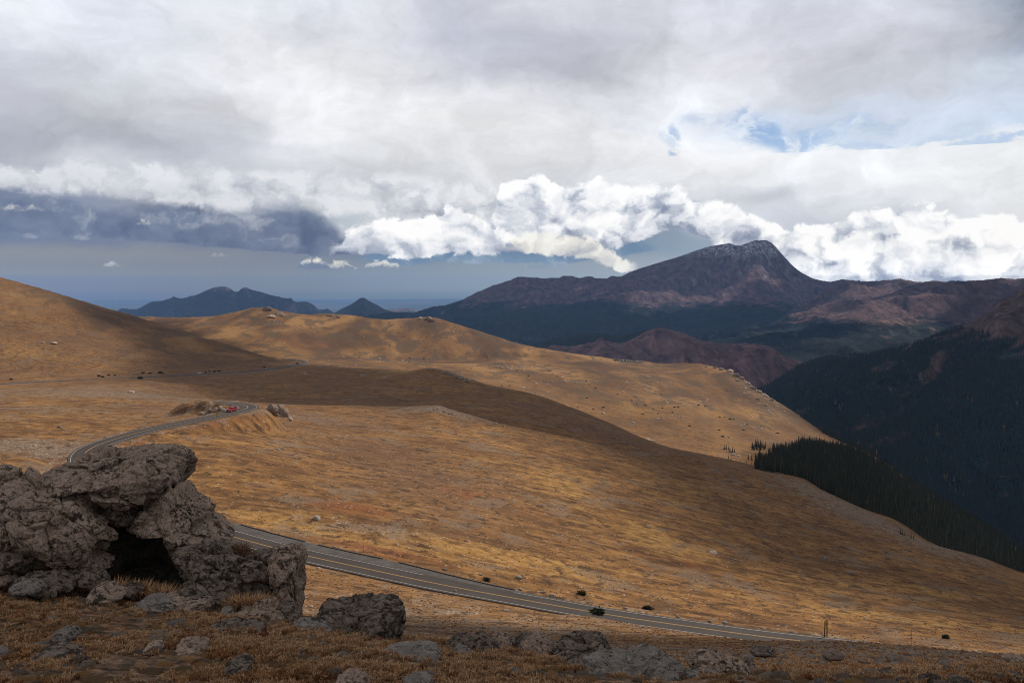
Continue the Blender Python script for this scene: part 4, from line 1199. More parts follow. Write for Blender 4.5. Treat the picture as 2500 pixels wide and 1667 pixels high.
mountain([
    [(1150, 960, 4300), (1400, 985, 4300), (1700, 1010, 4300), (2000, 1010, 4300), (2300, 1000, 4300), (2800, 1000, 4300)],
    [(1150, 905, 4800), (1400, 890, 4800), (1600, 880, 4800), (1750, 900, 4800), (1900, 930, 4800), (2050, 950, 4800), (2300, 950, 4800), (2800, 950, 4800)],
    [(1150, 880, 5400), (1290, 856, 5400), (1400, 846, 5400), (1500, 838, 5400), (1560, 818, 5400), (1590, 806, 5400), (1620, 801, 5400), (1650, 806, 5400), (1700, 822, 5400), (1760, 835, 5400), (1830, 837, 5400), (1875, 845, 5400), (1910, 862, 5400), (1960, 880, 5400), (2050, 888, 5400), (2300, 890, 5400), (2800, 890, 5400)],
], M_PURPLE, 115, 520, n=320, rows=80, seed=360, ani=0.45)
mountain([
    [(1240, 930, 5000), (1400, 930, 5000), (1560, 920, 5000), (1700, 900, 5000)],
    [(1240, 865, 5900), (1290, 845, 5900), (1330, 832, 5900), (1370, 822, 5900), (1400, 815, 5900), (1440, 810, 5900), (1475, 814, 5900), (1510, 819, 5900), (1540, 812, 5900), (1580, 804, 5900), (1610, 801, 5900), (1650, 830, 5900), (1700, 860, 5900)],
], M_DARKR, 50, 600, n=220, rows=60, seed=380)
M_RIGHT = mountain_material("slope_forested", -165, 70, forest=(0.020, 0.036, 0.042), tundra=(0.105, 0.070, 0.064), tundra2=(0.085, 0.060, 0.058), rock=(0.20, 0.155, 0.14), rock_amt=0.5, scale=2.2, aspen=0.6)
slope_o, SLOPE = mountain([
    [(1650, 1480, 1750), (1900, 1440, 1750), (2100, 1440, 1750), (2500, 1470, 1750), (2950, 1480, 1750)],
    [(1650, 1260, 2150), (1900, 1220, 2150), (2100, 1170, 2150), (2300, 1175, 2150), (2500, 1170, 2150), (2950, 1120, 2150)],
    [(1650, 1110, 2800), (1900, 1050, 2800), (2100, 1010, 2800), (2300, 965, 2800), (2500, 880, 2750), (2950, 730, 2700)],
    [(1650, 1040, 3600), (1760, 990, 3600), (1850, 950, 3600), (1900, 925, 3600), (1955, 893, 3600), (2000, 877, 3600), (2050, 868, 3600), (2100, 865, 3600), (2180, 852, 3600), (2280, 822, 3500), (2340, 797, 3450), (2400, 768, 3400), (2430, 744, 3400), (2445, 730, 3400), (2475, 722, 3400), (2500, 702, 3400), (2600, 650, 3300), (2950, 560, 3200)],
], M_RIGHT, 85, 620, n=460, rows=165, seed=400, ani=0.40, shear=0.67, back=1200, top_k=0.08, bare=True)

# the plains beyond the mountains
def plains():
    rr = np.r_[0.0, 5000, 9000, np.geomspace(16000, 72000, 50)]
    na = 128
    an = np.linspace(0, 2 * np.pi, na + 1)[:-1]
    X = rr[:, None] * np.sin(an); Y = rr[:, None] * np.cos(an) + 2000
    Z = -930 + 60 * fbm2(X / 9000, Y / 9000, 3, 0.5, seed=500)
    X[0] = 0; Y[0] = 2000; Z[0] = Z[0].mean()
    f = []
    for i in range(len(rr) - 1):
        for j in range(na):
            k = (j + 1) % na
            f.append((i * na + j, i * na + k, (i + 1) * na + k, (i + 1) * na + j))
    m, t, b = new_mat("plains_ground", 0.95, 0.05)
    P = t.new('ShaderNodeTexCoord').outputs['Object']
    t.put(b.inputs['Base Color'], t.ramp(t.noise(t.scale(P, (1, 0.5, 1)), 0.0003, 8, 0.7), [(0.35, (0.045, 0.055, 0.05)), (0.5, (0.11, 0.11, 0.09)), (0.65, (0.19, 0.17, 0.13))]))
    me = mesh_np("plains", np.stack([X, Y, Z], 2).reshape(-1, 3), f)
    tag(link("plains", me, m), kind='structure')
plains()

# the air: one closed box round everything on the ground
def haze_box():
    x0, x1, y0, y1, z0, z1 = -76000, 76000, -74000, 77000, -1260, HAZE_TOP
    vs = [(x, y, z) for z in (z0, z1) for y in (y0, y1) for x in (x0, x1)]
    fs = [(0, 2, 3, 1), (4, 5, 7, 6), (0, 1, 5, 4), (2, 6, 7, 3), (0, 4, 6, 2), (1, 3, 7, 5)]
    me = bpy.data.meshes.new("haze")
    me.from_pydata(vs, [], fs)
    m = bpy.data.materials.new("haze_air")
    m.use_nodes = True
    t = NT(m.node_tree)
    t.n.clear()
    o = t.new('ShaderNodeOutputMaterial')
    v = t.new('ShaderNodeVolumePrincipled')
    v.inputs['Color'].default_value = (*HAZE_COL, 1)
    v.inputs['Density'].default_value = HAZE
    v.inputs['Anisotropy'].default_value = 0.0
    t.l.new(v.outputs[0], o.inputs['Volume'])
    tag(link("haze", me, m), kind='stuff')
haze_box()
SHADE = True
# ------------------------------------------------------------------ unseen cloud slabs added outside the air box, outlined to cast the shade
def cloud_material():
    m, t, b = new_mat("shade_cloud_white", 1.0, 0.0)
    P = t.new('ShaderNodeTexCoord').outputs['Object']
    b.inputs['Base Color'].default_value = (0.9, 0.91, 0.93, 1)
    bump(t, b, t.noise(P, 0.01, 5, 0.6), 0.7, 30)
    return m


M_CLOUD = cloud_material()


def shade_cloud(ground_pts, z, cell=16.0, rag=22.0, wl=120.0, seed=0, thick=1.0, holes=None):
    base = []
    for p in ground_pts:
        k = (z - p[2]) / SUN_DIR.z
        base.append((p[0] + SUN_DIR.x * k, p[1] + SUN_DIR.y * k))
    B = np.array(base)
    x0, y0 = B.min(0) - 90; x1, y1 = B.max(0) + 90
    nx = int((x1 - x0) / cell) + 1; ny = int((y1 - y0) / cell) + 1
    X, Y = np.meshgrid(np.linspace(x0, x1, nx), np.linspace(y0, y1, ny))
    d = poly_sd(X, Y, base) + rag * (fbm2(X / wl, Y / wl, 5, 0.62, seed=700 + seed)) * 2.0
    if holes:
        d = np.minimum(d, holes[0] * (fbm2(X / holes[1], Y / holes[1], 5, 0.6, seed=760 + seed) + holes[2]))
    th = np.where(d > 0, np.sqrt(np.maximum(d, 0)) * 9 * thick, 0) * (1 + 0.35 * fbm2(X / wl, Y / wl, 4, 0.6, seed=720 + seed))
    ok = (d > 0).ravel()
    up = np.stack([X, Y, z + th], 2).reshape(-1, 3)
    dn = np.stack([X, Y, z - th * 0.18], 2).reshape(-1, 3)
    f = grid_faces(ny, nx)
    f = f[ok[f].any(1)]
    me = mesh_np("shade_cloud", np.r_[up, dn], np.r_[f, f[:, ::-1] + len(up)])
    o = link("shade_cloud", me, M_CLOUD)
    tag(o, kind='structure')
    return o


def gpts(lst):
    return [tuple(ground(u, v, ym)) for u, v, ym in lst]


if SHADE:
    # over the dark middle valley, the flank of the left hill and the upper right of the main slope
    shade_cloud(gpts([(395, 925, 700), (470, 946, 600), (545, 966, 600), (640, 984, 480)]) +
          [tuple(at(700, 1000, 540)), tuple(at(900, 1010, 545)), tuple(at(1067, 1015, 545)), tuple(at(1200, 1060, 535)), tuple(at(1350, 1100, 520)), tuple(at(1470, 1110, 495))] +
          gpts([(1510, 1125, 300), (1590, 1212, 280), (1754, 1307, 260), (1871, 1368, 250), (2020, 1412, 240), (2232, 1464, 240), (2500, 1524, 230), (2900, 1600, 230)]) +
          [tuple(at(2900, 1500, 420)), tuple(at(2500, 1400, 520)), tuple(at(2303, 1338, 570)), tuple(at(2100, 1239, 660)), tuple(at(1934, 1158, 740)), tuple(at(1790, 1118, 790)),
           tuple(at(1560, 1060, 850)), tuple(at(1400, 998, 930)), tuple(at(1200, 943, 960)), tuple(at(1060, 902, 1000)), tuple(at(1000, 905, 1030)), tuple(at(830, 897, 1130)), tuple(at(728, 889, 1230))] +
          gpts([(690, 876, 1300), (600, 850, 1300), (520, 828, 1300), (455, 806, 1300), (380, 786, 1300), (300, 764, 1300), (210, 745, 1300), (235, 775, 1250), (330, 820, 1200), (370, 860, 1100), (400, 893, 1000), (360, 905, 900)]), 5200, cell=18, rag=34, wl=110, seed=1)
    # over the wood and the valley below it
    shade_cloud(gpts([(1870, 1112, 780), (1960, 1083, 780), (2060, 1090, 780), (2300, 1232, 780), (2600, 1420, 700)]) + [(900, 1500, -500), (620, 1650, -500), (420, 1500, -400)] + gpts([(2300, 1370, 560), (2100, 1250, 660), (1930, 1165, 740), (1860, 1140, 760)])[::1], 2600, cell=20, rag=18, wl=110, seed=5)
    # over the viewpoint and the stony foreground
    shade_cloud([(-75, -40, -5), (-60, 30, -20), (-42, 75, -30), (-35, 120, -45), (-10, 142, -50), (40, 136, -50), (80, 118, -45), (140, 108, -45), (230, 100, -50), (230, -60, -20), (60, -70, 0)], 1250, cell=6, rag=6, wl=50, seed=2)
    # over the forested slope on the right
    shade_cloud([(450, 1300, -300), (500, 2600, -200), (900, 4400, -100), (2600, 4900, 50), (4200, 4300, 100), (4000, 1500, 0), (1200, 1100, -300), (700, 1000, -300)], 3600, cell=60, rag=60, wl=500, seed=3, thick=2)
    # high and broken, over the far ranges
    shade_cloud([(-5000, 4300, -200), (-5200, 11000, -200), (-4500, 16500, 100), (9500, 16500, 300), (9500, 7500, 100), (5200, 4600, 0)], 6900, cell=110, rag=420, wl=2600, seed=4, thick=6, holes=(2600, 2400, 0.06))
# ------------------------------------------------------------------ rocks
def rock_material(name, base=((0.32, 0.228, 0.170), (0.60, 0.455, 0.350)), lichen=0.72, orange=0.15, pale=0.3):
    m, t, b = new_mat(name, 0.93, 0.12)
    tc = t.new('ShaderNodeTexCoord').outputs['Object']
    rnd = t.new('ShaderNodeObjectInfo').outputs['Random']
    P = t.vmath('ADD', tc, t.comb(t.math('MULTIPLY', rnd, 37.0), t.math('MULTIPLY', rnd, 11.0), 0.0))
    n1 = t.noise(P, 1.6, 5, 0.62, 0.3)
    n2 = t.noise(P, 6.0, 5, 0.65)
    n3 = t.noise(P, 22.0, 4, 0.68)
    c = t.ramp(t.math('ADD', t.math('MULTIPLY', n1, 0.5), t.math('MULTIPLY', n2, 0.5)), [(0.36, base[0]), (0.62, base[1])])
    gr = t.math('ADD', 0.20, t.math('MULTIPLY', n3, 1.75))
    c = t.mix(1.0, c, t.comb(gr, gr, gr), 'MULTIPLY')
    # black and grey-green crusts
    k = t.math('ADD', t.math('MULTIPLY', n1, 0.35), t.math('MULTIPLY', t.noise(P, 9.0, 6, 0.72, 0.4), 0.65))
    c = t.mix(t.math('MULTIPLY', t.step(k, 0.60 - 0.12 * lichen, 0.66 - 0.12 * lichen), 0.86), c, (0.024, 0.020, 0.016))
    k2 = t.noise(t.vmath('ADD', P, (5.2, 1.3, 8.8)), 4.0, 6, 0.7)
    c = t.mix(t.math('MULTIPLY', t.step(k2, 0.58, 0.66), 0.45), c, (0.085, 0.090, 0.070))
    if pale:
        c = t.mix(t.math('MULTIPLY', t.step(t.noise(t.vmath('ADD', P, (9.1, 2.0, 4.4)), 5.0, 6, 0.72), 0.62, 0.70), pale), c, (0.42, 0.40, 0.36))
    if orange:
        c = t.mix(t.math('MULTIPLY', t.step(t.noise(t.vmath('ADD', P, (1.1, 7.0, 2.2)), 2.0, 5, 0.7), 0.66, 0.72), orange * 2), c, (0.30, 0.115, 0.05))
    t.put(b.inputs['Base Color'], c)
    h = bump(t, b, t.math('ADD', t.math('MULTIPLY', n2, 0.65), t.math('MULTIPLY', n3, 0.35)), 1.0, 0.26)
    return m


M_ROCK = rock_material("lichen_rock")
M_ROCK_DARK = rock_material("dark_lichen_rock", ((0.17, 0.130, 0.100), (0.38, 0.30, 0.240)), lichen=0.95, orange=0.05, pale=0.15)
M_ROCK_PALE = rock_material("pale_rock", ((0.22, 0.19, 0.165), (0.43, 0.38, 0.335)), lichen=0.62, orange=0.0, pale=0.35)
M_ROCK_CAVE = rock_material("mossy_cave_shade_rock", ((0.030, 0.028, 0.020), (0.065, 0.058, 0.042)), lichen=0.9, orange=0.0, pale=0.0)  # moss tint, darkened further: the hollow's shade is put into the base colour
M_ROCK_WARM = rock_material("warm_rock", ((0.17, 0.125, 0.10), (0.36, 0.27, 0.21)), lichen=0.15, orange=0.1, pale=0.3)


def ico(n):
    bm = bmesh.new()
    bmesh.ops.create_icosphere(bm, subdivisions=n, radius=1.0)
    v = np.array([x.co[:] for x in bm.verts]); f = np.array([[a.index for a in x.verts] for x in bm.faces])
    bm.free()
    return v, f


ICO = {n: ico(n) for n in (2, 3, 4, 5, 6, 7)}


def ray_poly(theta, poly):
    """radius of the polygon round the origin in each direction (largest crossing)"""
    P = np.array(poly); Q = np.roll(P, -1, 0)
    dx, dy = np.cos(theta), np.sin(theta)
    R = np.zeros(len(theta))
    for (x0, y0), (x1, y1) in zip(P, Q):
        ex, ey = x1 - x0, y1 - y0
        den = dx * ey - dy * ex
        with np.errstate(divide='ignore', invalid='ignore'):
            t = (x0 * ey - y0 * ex) / den
            u = (x0 * dy - y0 * dx) / den
        ok = (np.abs(den) > 1e-12) & (t > 0) & (u >= -1e-6) & (u <= 1 + 1e-6)
        R = np.where(ok & (t > R), t, R)
    return R


def boulder(outline, Y, depth, mat, label, sub=5, seed=0, rough=1.0, crack=1.0, strata=0.0, name="boulder", group=None, sink=0.0, lean=0.0):
    """outline in photo pixels seen at distance Y; depth = half thickness along the view (m)"""
    pts = np.array([at(u, v, Y)[:] for u, v in outline])
    x, z = pts[:, 0], pts[:, 2]
    a = x * np.roll(z, -1) - np.roll(x, -1) * z
    A_ = a.sum() / 2
    cx = ((x + np.roll(x, -1)) * a).sum() / (6 * A_); cz = ((z + np.roll(z, -1)) * a).sum() / (6 * A_)
    V, Fc = ICO[sub]
    V = V.copy()
    th = np.arctan2(V[:, 2], V[:, 0])
    ang = np.linspace(-np.pi, np.pi, 361)
    Rt = ray_poly(ang, list(zip(x - cx, z - cz)))
    Rt = np.maximum(Rt, 0.02)
    kern = np.array([1, 2, 1]) / 4
    for _ in range(2):
        Rt = np.convolve(np.r_[Rt[-2:-1], Rt, Rt[1:2]], kern, 'valid')
    R = np.interp(th, ang, Rt)
    rho = np.hypot(V[:, 0], V[:, 2])
    # boxy profile: the face stays broad, then turns away quickly
    pr = np.sin(np.arccos(np.clip(np.abs(V[:, 1]), 0, 1))) ** 0.84
    dpt = np.sign(V[:, 1]) * np.abs(V[:, 1]) ** 0.86
    size = math.sqrt(abs(A_))
    X = np.cos(th) * R * pr
    Z = np.sin(th) * R * pr
    Yy = dpt * depth * (0.75 + 0.25 * np.clip(R / size, 0, 1.5)) + lean * Z
    W = np.stack([X, Yy, Z], 1)
    N = np.stack([X / (size ** 2), Yy / (depth ** 2), Z / (size ** 2)], 1)
    N /= np.linalg.norm(N, axis=1)[:, None] + 1e-9
    q = W + np.array([seed * 3.17, seed * 1.3, seed * 0.77])
    s = size
    wp = q / s + 0.22 * np.stack([perlin3(q / s * 1.7, 5), perlin3(q / s * 1.7, 6), perlin3(q / s * 1.7, 7)], 1)
    f1, f2, idn, tl = worley3(wp * 1.7, 3 + seed, True)
    groove = np.exp(-((f2 - f1) / 0.055) ** 2)
    facet = (idn - 0.5)
    g1, g2, _, tl2 = worley3(wp * 4.6, 9 + seed, True)
    groove2 = np.exp(-((g2 - g1) / 0.08) ** 2)
    d = s * (crack * (0.17 * tl + 0.055 * tl2) + 0.045 * facet * crack - 0.060 * groove * crack - 0.014 * groove2 * crack + rough * (0.075 * fbm3(wp * 1.6, 4, 0.55, 11) + 0.040 * fbm3(wp * 6, 4, 0.6, 13, ridged=True)))
    if sub >= 6:
        d += rough * 0.030 * fbm3(q * 4.2, 4, 0.62, 17, ridged=True) - 0.012 * rough * np.clip(perlin3(q * 9, 19) - 0.15, 0, 1) * 3
    if strata:
        ly = (q[:, 2] + 0.30 * q[:, 0] + 0.18 * fbm3(q * 0.9, 2, 0.5, 23)) * 7.0
        d += strata * 0.035 * (np.abs((ly % 1) - 0.5) * 2 - 0.5) * (0.6 + 0.4 * perlin3(q * 1.2, 29))
    d -= d.mean() + 0.35 * d.std()
    W = W + N * d[:, None]
    me = mesh_np(name, W, Fc)
    o = link(name, me, mat)
    o.location = (cx, Y, cz - sink)
    tag(o, label, 'boulder' if name == 'boulder' else 'rock', group)
    return o


def simple_rock_mesh(name, seed, sub=3, flat=0.6):
    V, Fc = ICO[sub]
    q = V + seed * 2.3
    f1, f2, idn = worley3(q * 1.1, seed)
    d = 0.16 * (idn - 0.5) + 0.20 * fbm3(q * 1.3, 4, 0.55, seed) - 0.06 * np.exp(-((f2 - f1) / 0.08) ** 2)
    W = V * (1 + d)[:, None] * np.array([1.0, 0.8, flat])
    # a few planar cuts give it faces
    r = np.random.default_rng(seed)
    for _ in range(7):
        n = r.normal(size=3); n[2] = abs(n[2]) * 0.7; n /= np.linalg.norm(n)
        h = (W @ n)
        lim = np.quantile(h, 0.90)
        W = W - np.outer(np.clip(h - lim, 0, None) * 0.85, n)
    return mesh_np(name, W, Fc)


ORD = ["leftmost", "second", "third", "fourth", "fifth", "sixth", "seventh", "eighth", "ninth", "tenth", "eleventh", "twelfth", "thirteenth", "fourteenth", "fifteenth", "sixteenth", "seventeenth", "eighteenth", "nineteenth", "twentieth"]
ORD += ["twenty-" + x for x in ("first", "second", "third", "fourth", "fifth", "sixth", "seventh", "eighth", "ninth")] + ["thirtieth"] + ["thirty-" + x for x in ("first", "second", "third", "fourth", "fifth", "sixth", "seventh", "eighth", "ninth")] + ["fortieth", "forty-first", "forty-second", "forty-third"]


def nth(i, us, u):
    k = sorted(range(len(us)), key=lambda q: us[q]).index(i)
    return ORD[k] if k else "first"


ROCKY = (M_ROCK, M_ROCK_DARK, M_ROCK_PALE, M_ROCK_WARM)
boulder([(97, 1172), (136, 1150), (157, 1132), (194, 1114), (218, 1111), (254, 1106), (291, 1099), (322, 1094), (359, 1098), (400, 1106), (430, 1121), (452, 1136), (447, 1157), (441, 1176), (430, 1184), (422, 1203), (399, 1219), (371, 1230), (346, 1228), (322, 1208), (303, 1182), (269, 1180), (223, 1186), (189, 1192), (150, 1190), (116, 1179)],
        19.6, 1.9, M_ROCK, "huge weathered grey-brown cap boulder lying across the top of the outcrop", sub=7, seed=1, rough=0.8, strata=1.0, crack=0.9)
boulder([(189, 1187), (218, 1174), (257, 1167), (274, 1174), (277, 1191), (267, 1216), (257, 1238), (238, 1253), (223, 1243), (213, 1216), (204, 1200)],
        18.75, 0.75, M_ROCK, "smooth rounded wedge-shaped boulder jammed under the cap, left of centre", sub=6, seed=2, rough=0.55, crack=0.25)
boulder([(275, 1200), (293, 1172), (312, 1183), (324, 1206), (338, 1230), (343, 1250), (338, 1275), (313, 1282), (291, 1273), (269, 1285), (252, 1272), (240, 1255), (262, 1235)],
        19.0, 0.8, M_ROCK_DARK, "dark speckled boulder hanging over the mouth of the cave", sub=6, seed=3, rough=1.0, crack=0.8)
boulder([(36, 1164), (58, 1161), (80, 1167), (109, 1182), (136, 1189), (179, 1193), (206, 1206), (218, 1225), (222, 1247), (247, 1267), (262, 1286), (266, 1305), (262, 1335), (247, 1354), (225, 1364), (170, 1370), (136, 1378), (109, 1385), (88, 1360), (60, 1340), (40, 1325), (26, 1298), (22, 1250), (34, 1215), (30, 1187)],
        18.1, 1.4, M_ROCK, "great rounded brown-grey boulder with black lichen spots left of the cave", sub=7, seed=4, rough=0.75, crack=0.8)
boulder([(-130, 1160), (-60, 1140), (0, 1149), (19, 1153), (22, 1162), (39, 1177), (43, 1194), (31, 1211), (14, 1220), (-10, 1226), (-80, 1235), (-130, 1225)],
        18.5, 1.1, M_ROCK, "grey boulder cut by the left edge, highest on that side", sub=6, seed=5, rough=0.9)
boulder([(12, 1223), (44, 1209), (60, 1215), (54, 1240), (36, 1252), (24, 1243)], 18.4, 0.5, M_ROCK, "small wedge stone pinched between the two left boulders", sub=5, seed=6)
boulder([(-110, 1300), (-40, 1300), (0, 1308), (15, 1310), (36, 1324), (73, 1337), (107, 1354), (98, 1374), (80, 1395), (48, 1404), (19, 1400), (-40, 1405), (-110, 1395)],
        17.3, 0.9, M_ROCK_DARK, "low domed boulder at lower left with an orange stained edge", sub=6, seed=7, crack=0.5)
boulder([(75, 1400), (109, 1383), (160, 1372), (242, 1357), (258, 1370), (262, 1388), (242, 1398), (170, 1408), (121, 1412)],
        18.0, 0.8, M_ROCK, "flat base slab under the great rounded boulder", sub=6, seed=8, strata=0.8)
boulder([(430, 1182), (449, 1205), (484, 1229), (504, 1250), (499, 1272), (522, 1286), (536, 1298), (560, 1310), (545, 1325), (505, 1341), (464, 1341), (445, 1331), (436, 1311), (428, 1290), (368, 1291), (341, 1279), (346, 1258), (372, 1236), (400, 1220), (418, 1203)],
        19.2, 1.3, M_ROCK, "pale brown knobbly block forming the right shoulder of the cave", sub=7, seed=9, rough=1.0, crack=1.0)
boulder([(440, 1340), (480, 1330), (541, 1330), (587, 1349), (626, 1342), (665, 1346), (690, 1360), (705, 1400), (705, 1500), (640, 1500), (590, 1480), (540, 1450), (490, 1420), (462, 1390)],
        17.9, 1.0, M_ROCK_DARK, "blackish rock wall running from the cave to the right-hand pillar", sub=6, seed=10, rough=1.3, crack=1.1)
boulder([(664, 1350), (680, 1335), (701, 1328), (724, 1334), (744, 1347), (747, 1367), (738, 1384), (737, 1407), (740, 1420), (736, 1441), (736, 1475), (732, 1503), (700, 1506), (678, 1482), (670, 1420), (660, 1380)],
        17.5, 0.75, M_ROCK, "upright squared pillar boulder at the right end of the outcrop", sub=7, seed=11, rough=1.1, crack=0.8)
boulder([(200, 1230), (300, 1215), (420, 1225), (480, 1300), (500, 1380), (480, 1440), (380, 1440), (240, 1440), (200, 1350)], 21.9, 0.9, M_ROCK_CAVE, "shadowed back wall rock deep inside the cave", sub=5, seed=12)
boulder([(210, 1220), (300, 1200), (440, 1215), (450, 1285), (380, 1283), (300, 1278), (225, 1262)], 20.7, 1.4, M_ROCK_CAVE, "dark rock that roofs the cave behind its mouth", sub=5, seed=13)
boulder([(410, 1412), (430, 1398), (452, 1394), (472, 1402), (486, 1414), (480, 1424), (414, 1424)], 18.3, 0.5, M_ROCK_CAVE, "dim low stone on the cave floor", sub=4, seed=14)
boulder([(444, 1440), (456, 1423), (479, 1412), (508, 1423), (541, 1429), (564, 1441), (577, 1464), (572, 1492), (545, 1494), (527, 1470), (500, 1455), (460, 1453)], 17.0, 0.6, M_ROCK_DARK, "ribbed dark rock in front of the blackish wall", sub=6, seed=15, rough=1.2, strata=1)
boulder([(392, 1458), (414, 1449), (460, 1449), (525, 1450), (532, 1478), (495, 1482), (420, 1478)], 16.7, 0.6, M_ROCK, "long low slab with a pinkish edge in the grass", sub=6, seed=16, strata=0.8, crack=0.5)
boulder([(333, 1472), (356, 1458), (387, 1461), (424, 1476), (430, 1492), (387, 1498), (340, 1492)], 16.2, 0.6, M_ROCK_PALE, "pale grey slab bulging out of the grass below the cave", sub=6, seed=17, crack=0.4)
boulder([(560, 1503), (587, 1489), (621, 1478), (655, 1477), (680, 1494), (703, 1514), (728, 1535), (690, 1545), (640, 1532), (587, 1522)], 16.2, 0.7, M_ROCK, "broad cracked slab below the foot of the pillar", sub=6, seed=18, rough=1.0, strata=0.6)
boulder([(665, 1478), (690, 1473), (713, 1477), (732, 1494), (734, 1512), (718, 1522), (695, 1510), (672, 1494)], 16.6, 0.45, M_ROCK_DARK, "round dark boulder nestled against the pillar's foot", sub=5, seed=19, crack=0.4)
boulder([(718, 1520), (738, 1514), (772, 1524), (805, 1542), (812, 1562), (770, 1556), (735, 1545)], 15.6, 0.5, M_ROCK_PALE, "tilted grey slab between the pillar and the mid boulder", sub=5, seed=20)
boulder([(55, 1407), (97, 1399), (136, 1405), (167, 1423), (174, 1440), (136, 1455), (97, 1450), (60, 1434)], 16.5, 0.6, M_ROCK_DARK, "dark crusted rock below the flat base slab", sub=6, seed=21, rough=1.3)
boulder([(168, 1398), (206, 1388), (242, 1393), (259, 1412), (262, 1428), (206, 1428), (170, 1420)], 17.2, 0.5, M_ROCK_DARK, "lumpy grey-green rock at the left lip of the cave", sub=5, seed=22)
boulder([(214, 1456), (230, 1434), (254, 1425), (276, 1437), (308, 1452), (290, 1464), (240, 1466)], 16.2, 0.5, M_ROCK, "peaked mottled stone in tall grass below the cave mouth", sub=5, seed=23)
boulder([(-60, 1395), (0, 1392), (28, 1402), (38, 1416), (16, 1432), (-60, 1436)], 16.8, 0.5, M_ROCK, "grey stone below the low domed boulder at the left edge", sub=5, seed=24)
boulder([(36, 1424), (66, 1416), (100, 1428), (104, 1442), (60, 1446), (34, 1438)], 15.8, 0.4, M_ROCK_PALE, "flat blue-grey slab at far left, just above the turf", sub=5, seed=25)
boulder([(280, 1436), (315, 1428), (336, 1425), (348, 1440), (342, 1455), (300, 1456)], 17.0, 0.4, M_ROCK_DARK, "small dark stone half buried in red-brown grass", sub=4, seed=26)
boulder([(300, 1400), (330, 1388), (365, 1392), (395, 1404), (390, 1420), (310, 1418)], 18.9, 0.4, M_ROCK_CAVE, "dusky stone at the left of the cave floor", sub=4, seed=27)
boulder([(762, 1532), (776, 1500), (787, 1478), (812, 1475), (843, 1479), (890, 1472), (938, 1469), (969, 1476), (985, 1494), (992, 1518), (990, 1540), (972, 1554), (904, 1558), (845, 1557), (790, 1550)],
        16.9, 1.0, M_ROCK_DARK, "big rough round-backed boulder standing alone right of the pillar", sub=6, seed=28, rough=1.5, crack=0.9)
boulder([(925, 1600), (945, 1589), (1006, 1583), (1033, 1577), (1067, 1586), (1078, 1600), (1060, 1612), (1006, 1616), (950, 1612)], 12.6, 0.5, M_ROCK_PALE, "flat pale grey slab lying alone in brown grass", sub=6, seed=29, rough=0.7, crack=0.3)
boulder([(1088, 1575), (1111, 1558), (1145, 1555), (1156, 1572), (1130, 1584), (1098, 1584)], 17.0, 0.5, M_ROCK_DARK, "mossy dark stone, leftmost of the low rock row", sub=5, seed=30)
boulder([(1140, 1585), (1156, 1556), (1176, 1552), (1203, 1562), (1215, 1580), (1228, 1602), (1193, 1616), (1160, 1606)], 15.8, 0.5, M_ROCK_DARK, "sharp-edged dark rock in the middle of the low rock row", sub=6, seed=31, rough=1.3)
boulder([(1200, 1556), (1218, 1548), (1244, 1558), (1250, 1576), (1225, 1584), (1204, 1574)], 17.4, 0.4, M_ROCK, "rounded brown stone behind the sharp-edged rock", sub=5, seed=32)
boulder([(1248, 1560), (1278, 1547), (1301, 1552), (1303, 1572), (1275, 1582), (1255, 1576)], 18.0, 0.4, M_ROCK_DARK, "dark stone behind the low rock row, right of the rounded brown one", sub=5, seed=33)
boulder([(1270, 1582), (1305, 1555), (1333, 1558), (1355, 1576), (1350, 1600), (1320, 1610), (1285, 1604)], 16.4, 0.55, M_ROCK, "dusty grey hump with a cleft in the low rock row", sub=6, seed=34)
boulder([(1352, 1590), (1380, 1566), (1431, 1561), (1465, 1564), (1490, 1575), (1498, 1606), (1450, 1620), (1395, 1614)], 15.8, 0.8, M_ROCK_DARK, "wide crusty rock at the right end of the low rock row", sub=6, seed=35, rough=1.4)
boulder([(1106, 1588), (1118, 1580), (1135, 1584), (1162, 1608), (1150, 1618), (1125, 1612)], 14.2, 0.35, M_ROCK_PALE, "whitish lichened stone in front of the low rock row", sub=5, seed=36)
boulder([(1380, 1620), (1420, 1604), (1452, 1608), (1470, 1630), (1440, 1650), (1390, 1645)], 13.6, 0.5, M_ROCK_DARK, "dark flat rock just left of the spiky foreground boulder", sub=5, seed=37)
boulder([(1432, 1650), (1440, 1628), (1460, 1616), (1498, 1610), (1534, 1612), (1566, 1601), (1590, 1597), (1614, 1606), (1640, 1622), (1660, 1641), (1671, 1665), (1668, 1700), (1549, 1710), (1450, 1700)],
        11.4, 0.8, M_ROCK_PALE, "spiky grey boulder with black streaks at the bottom edge", sub=6, seed=38, rough=1.9, crack=1.0)
boulder([(1680, 1616), (1698, 1604), (1736, 1602), (1772, 1610), (1817, 1622), (1832, 1640), (1850, 1660), (1817, 1674), (1757, 1668), (1708, 1652), (1690, 1634)],
        12.4, 0.6, M_ROCK, "grey slab-like boulder with a black hollow, at the bottom edge", sub=6, seed=39, rough=1.1, strata=0.8)
boulder([(1668, 1655), (1700, 1642), (1745, 1648), (1775, 1664), (1760, 1690), (1680, 1690)], 11.6, 0.4, M_ROCK_PALE, "pale ragged stone wedged between the two bottom-edge boulders", sub=5, seed=40)
boulder([(2185, 1675), (2205, 1656), (2232, 1640), (2270, 1640), (2300, 1656), (2318, 1675), (2260, 1690)], 17.5, 0.5, M_ROCK_WARM, "smooth tan boulder at the bottom edge on the right", sub=5, seed=41, rough=0.6)
boulder([(2008, 1599), (2018, 1591), (2034, 1587), (2052, 1592), (2058, 1603), (2038, 1608), (2015, 1607)], 38, 0.5, M_ROCK_WARM, "domed brown boulder on the gravel slope below the yellow sign", sub=4, seed=42)
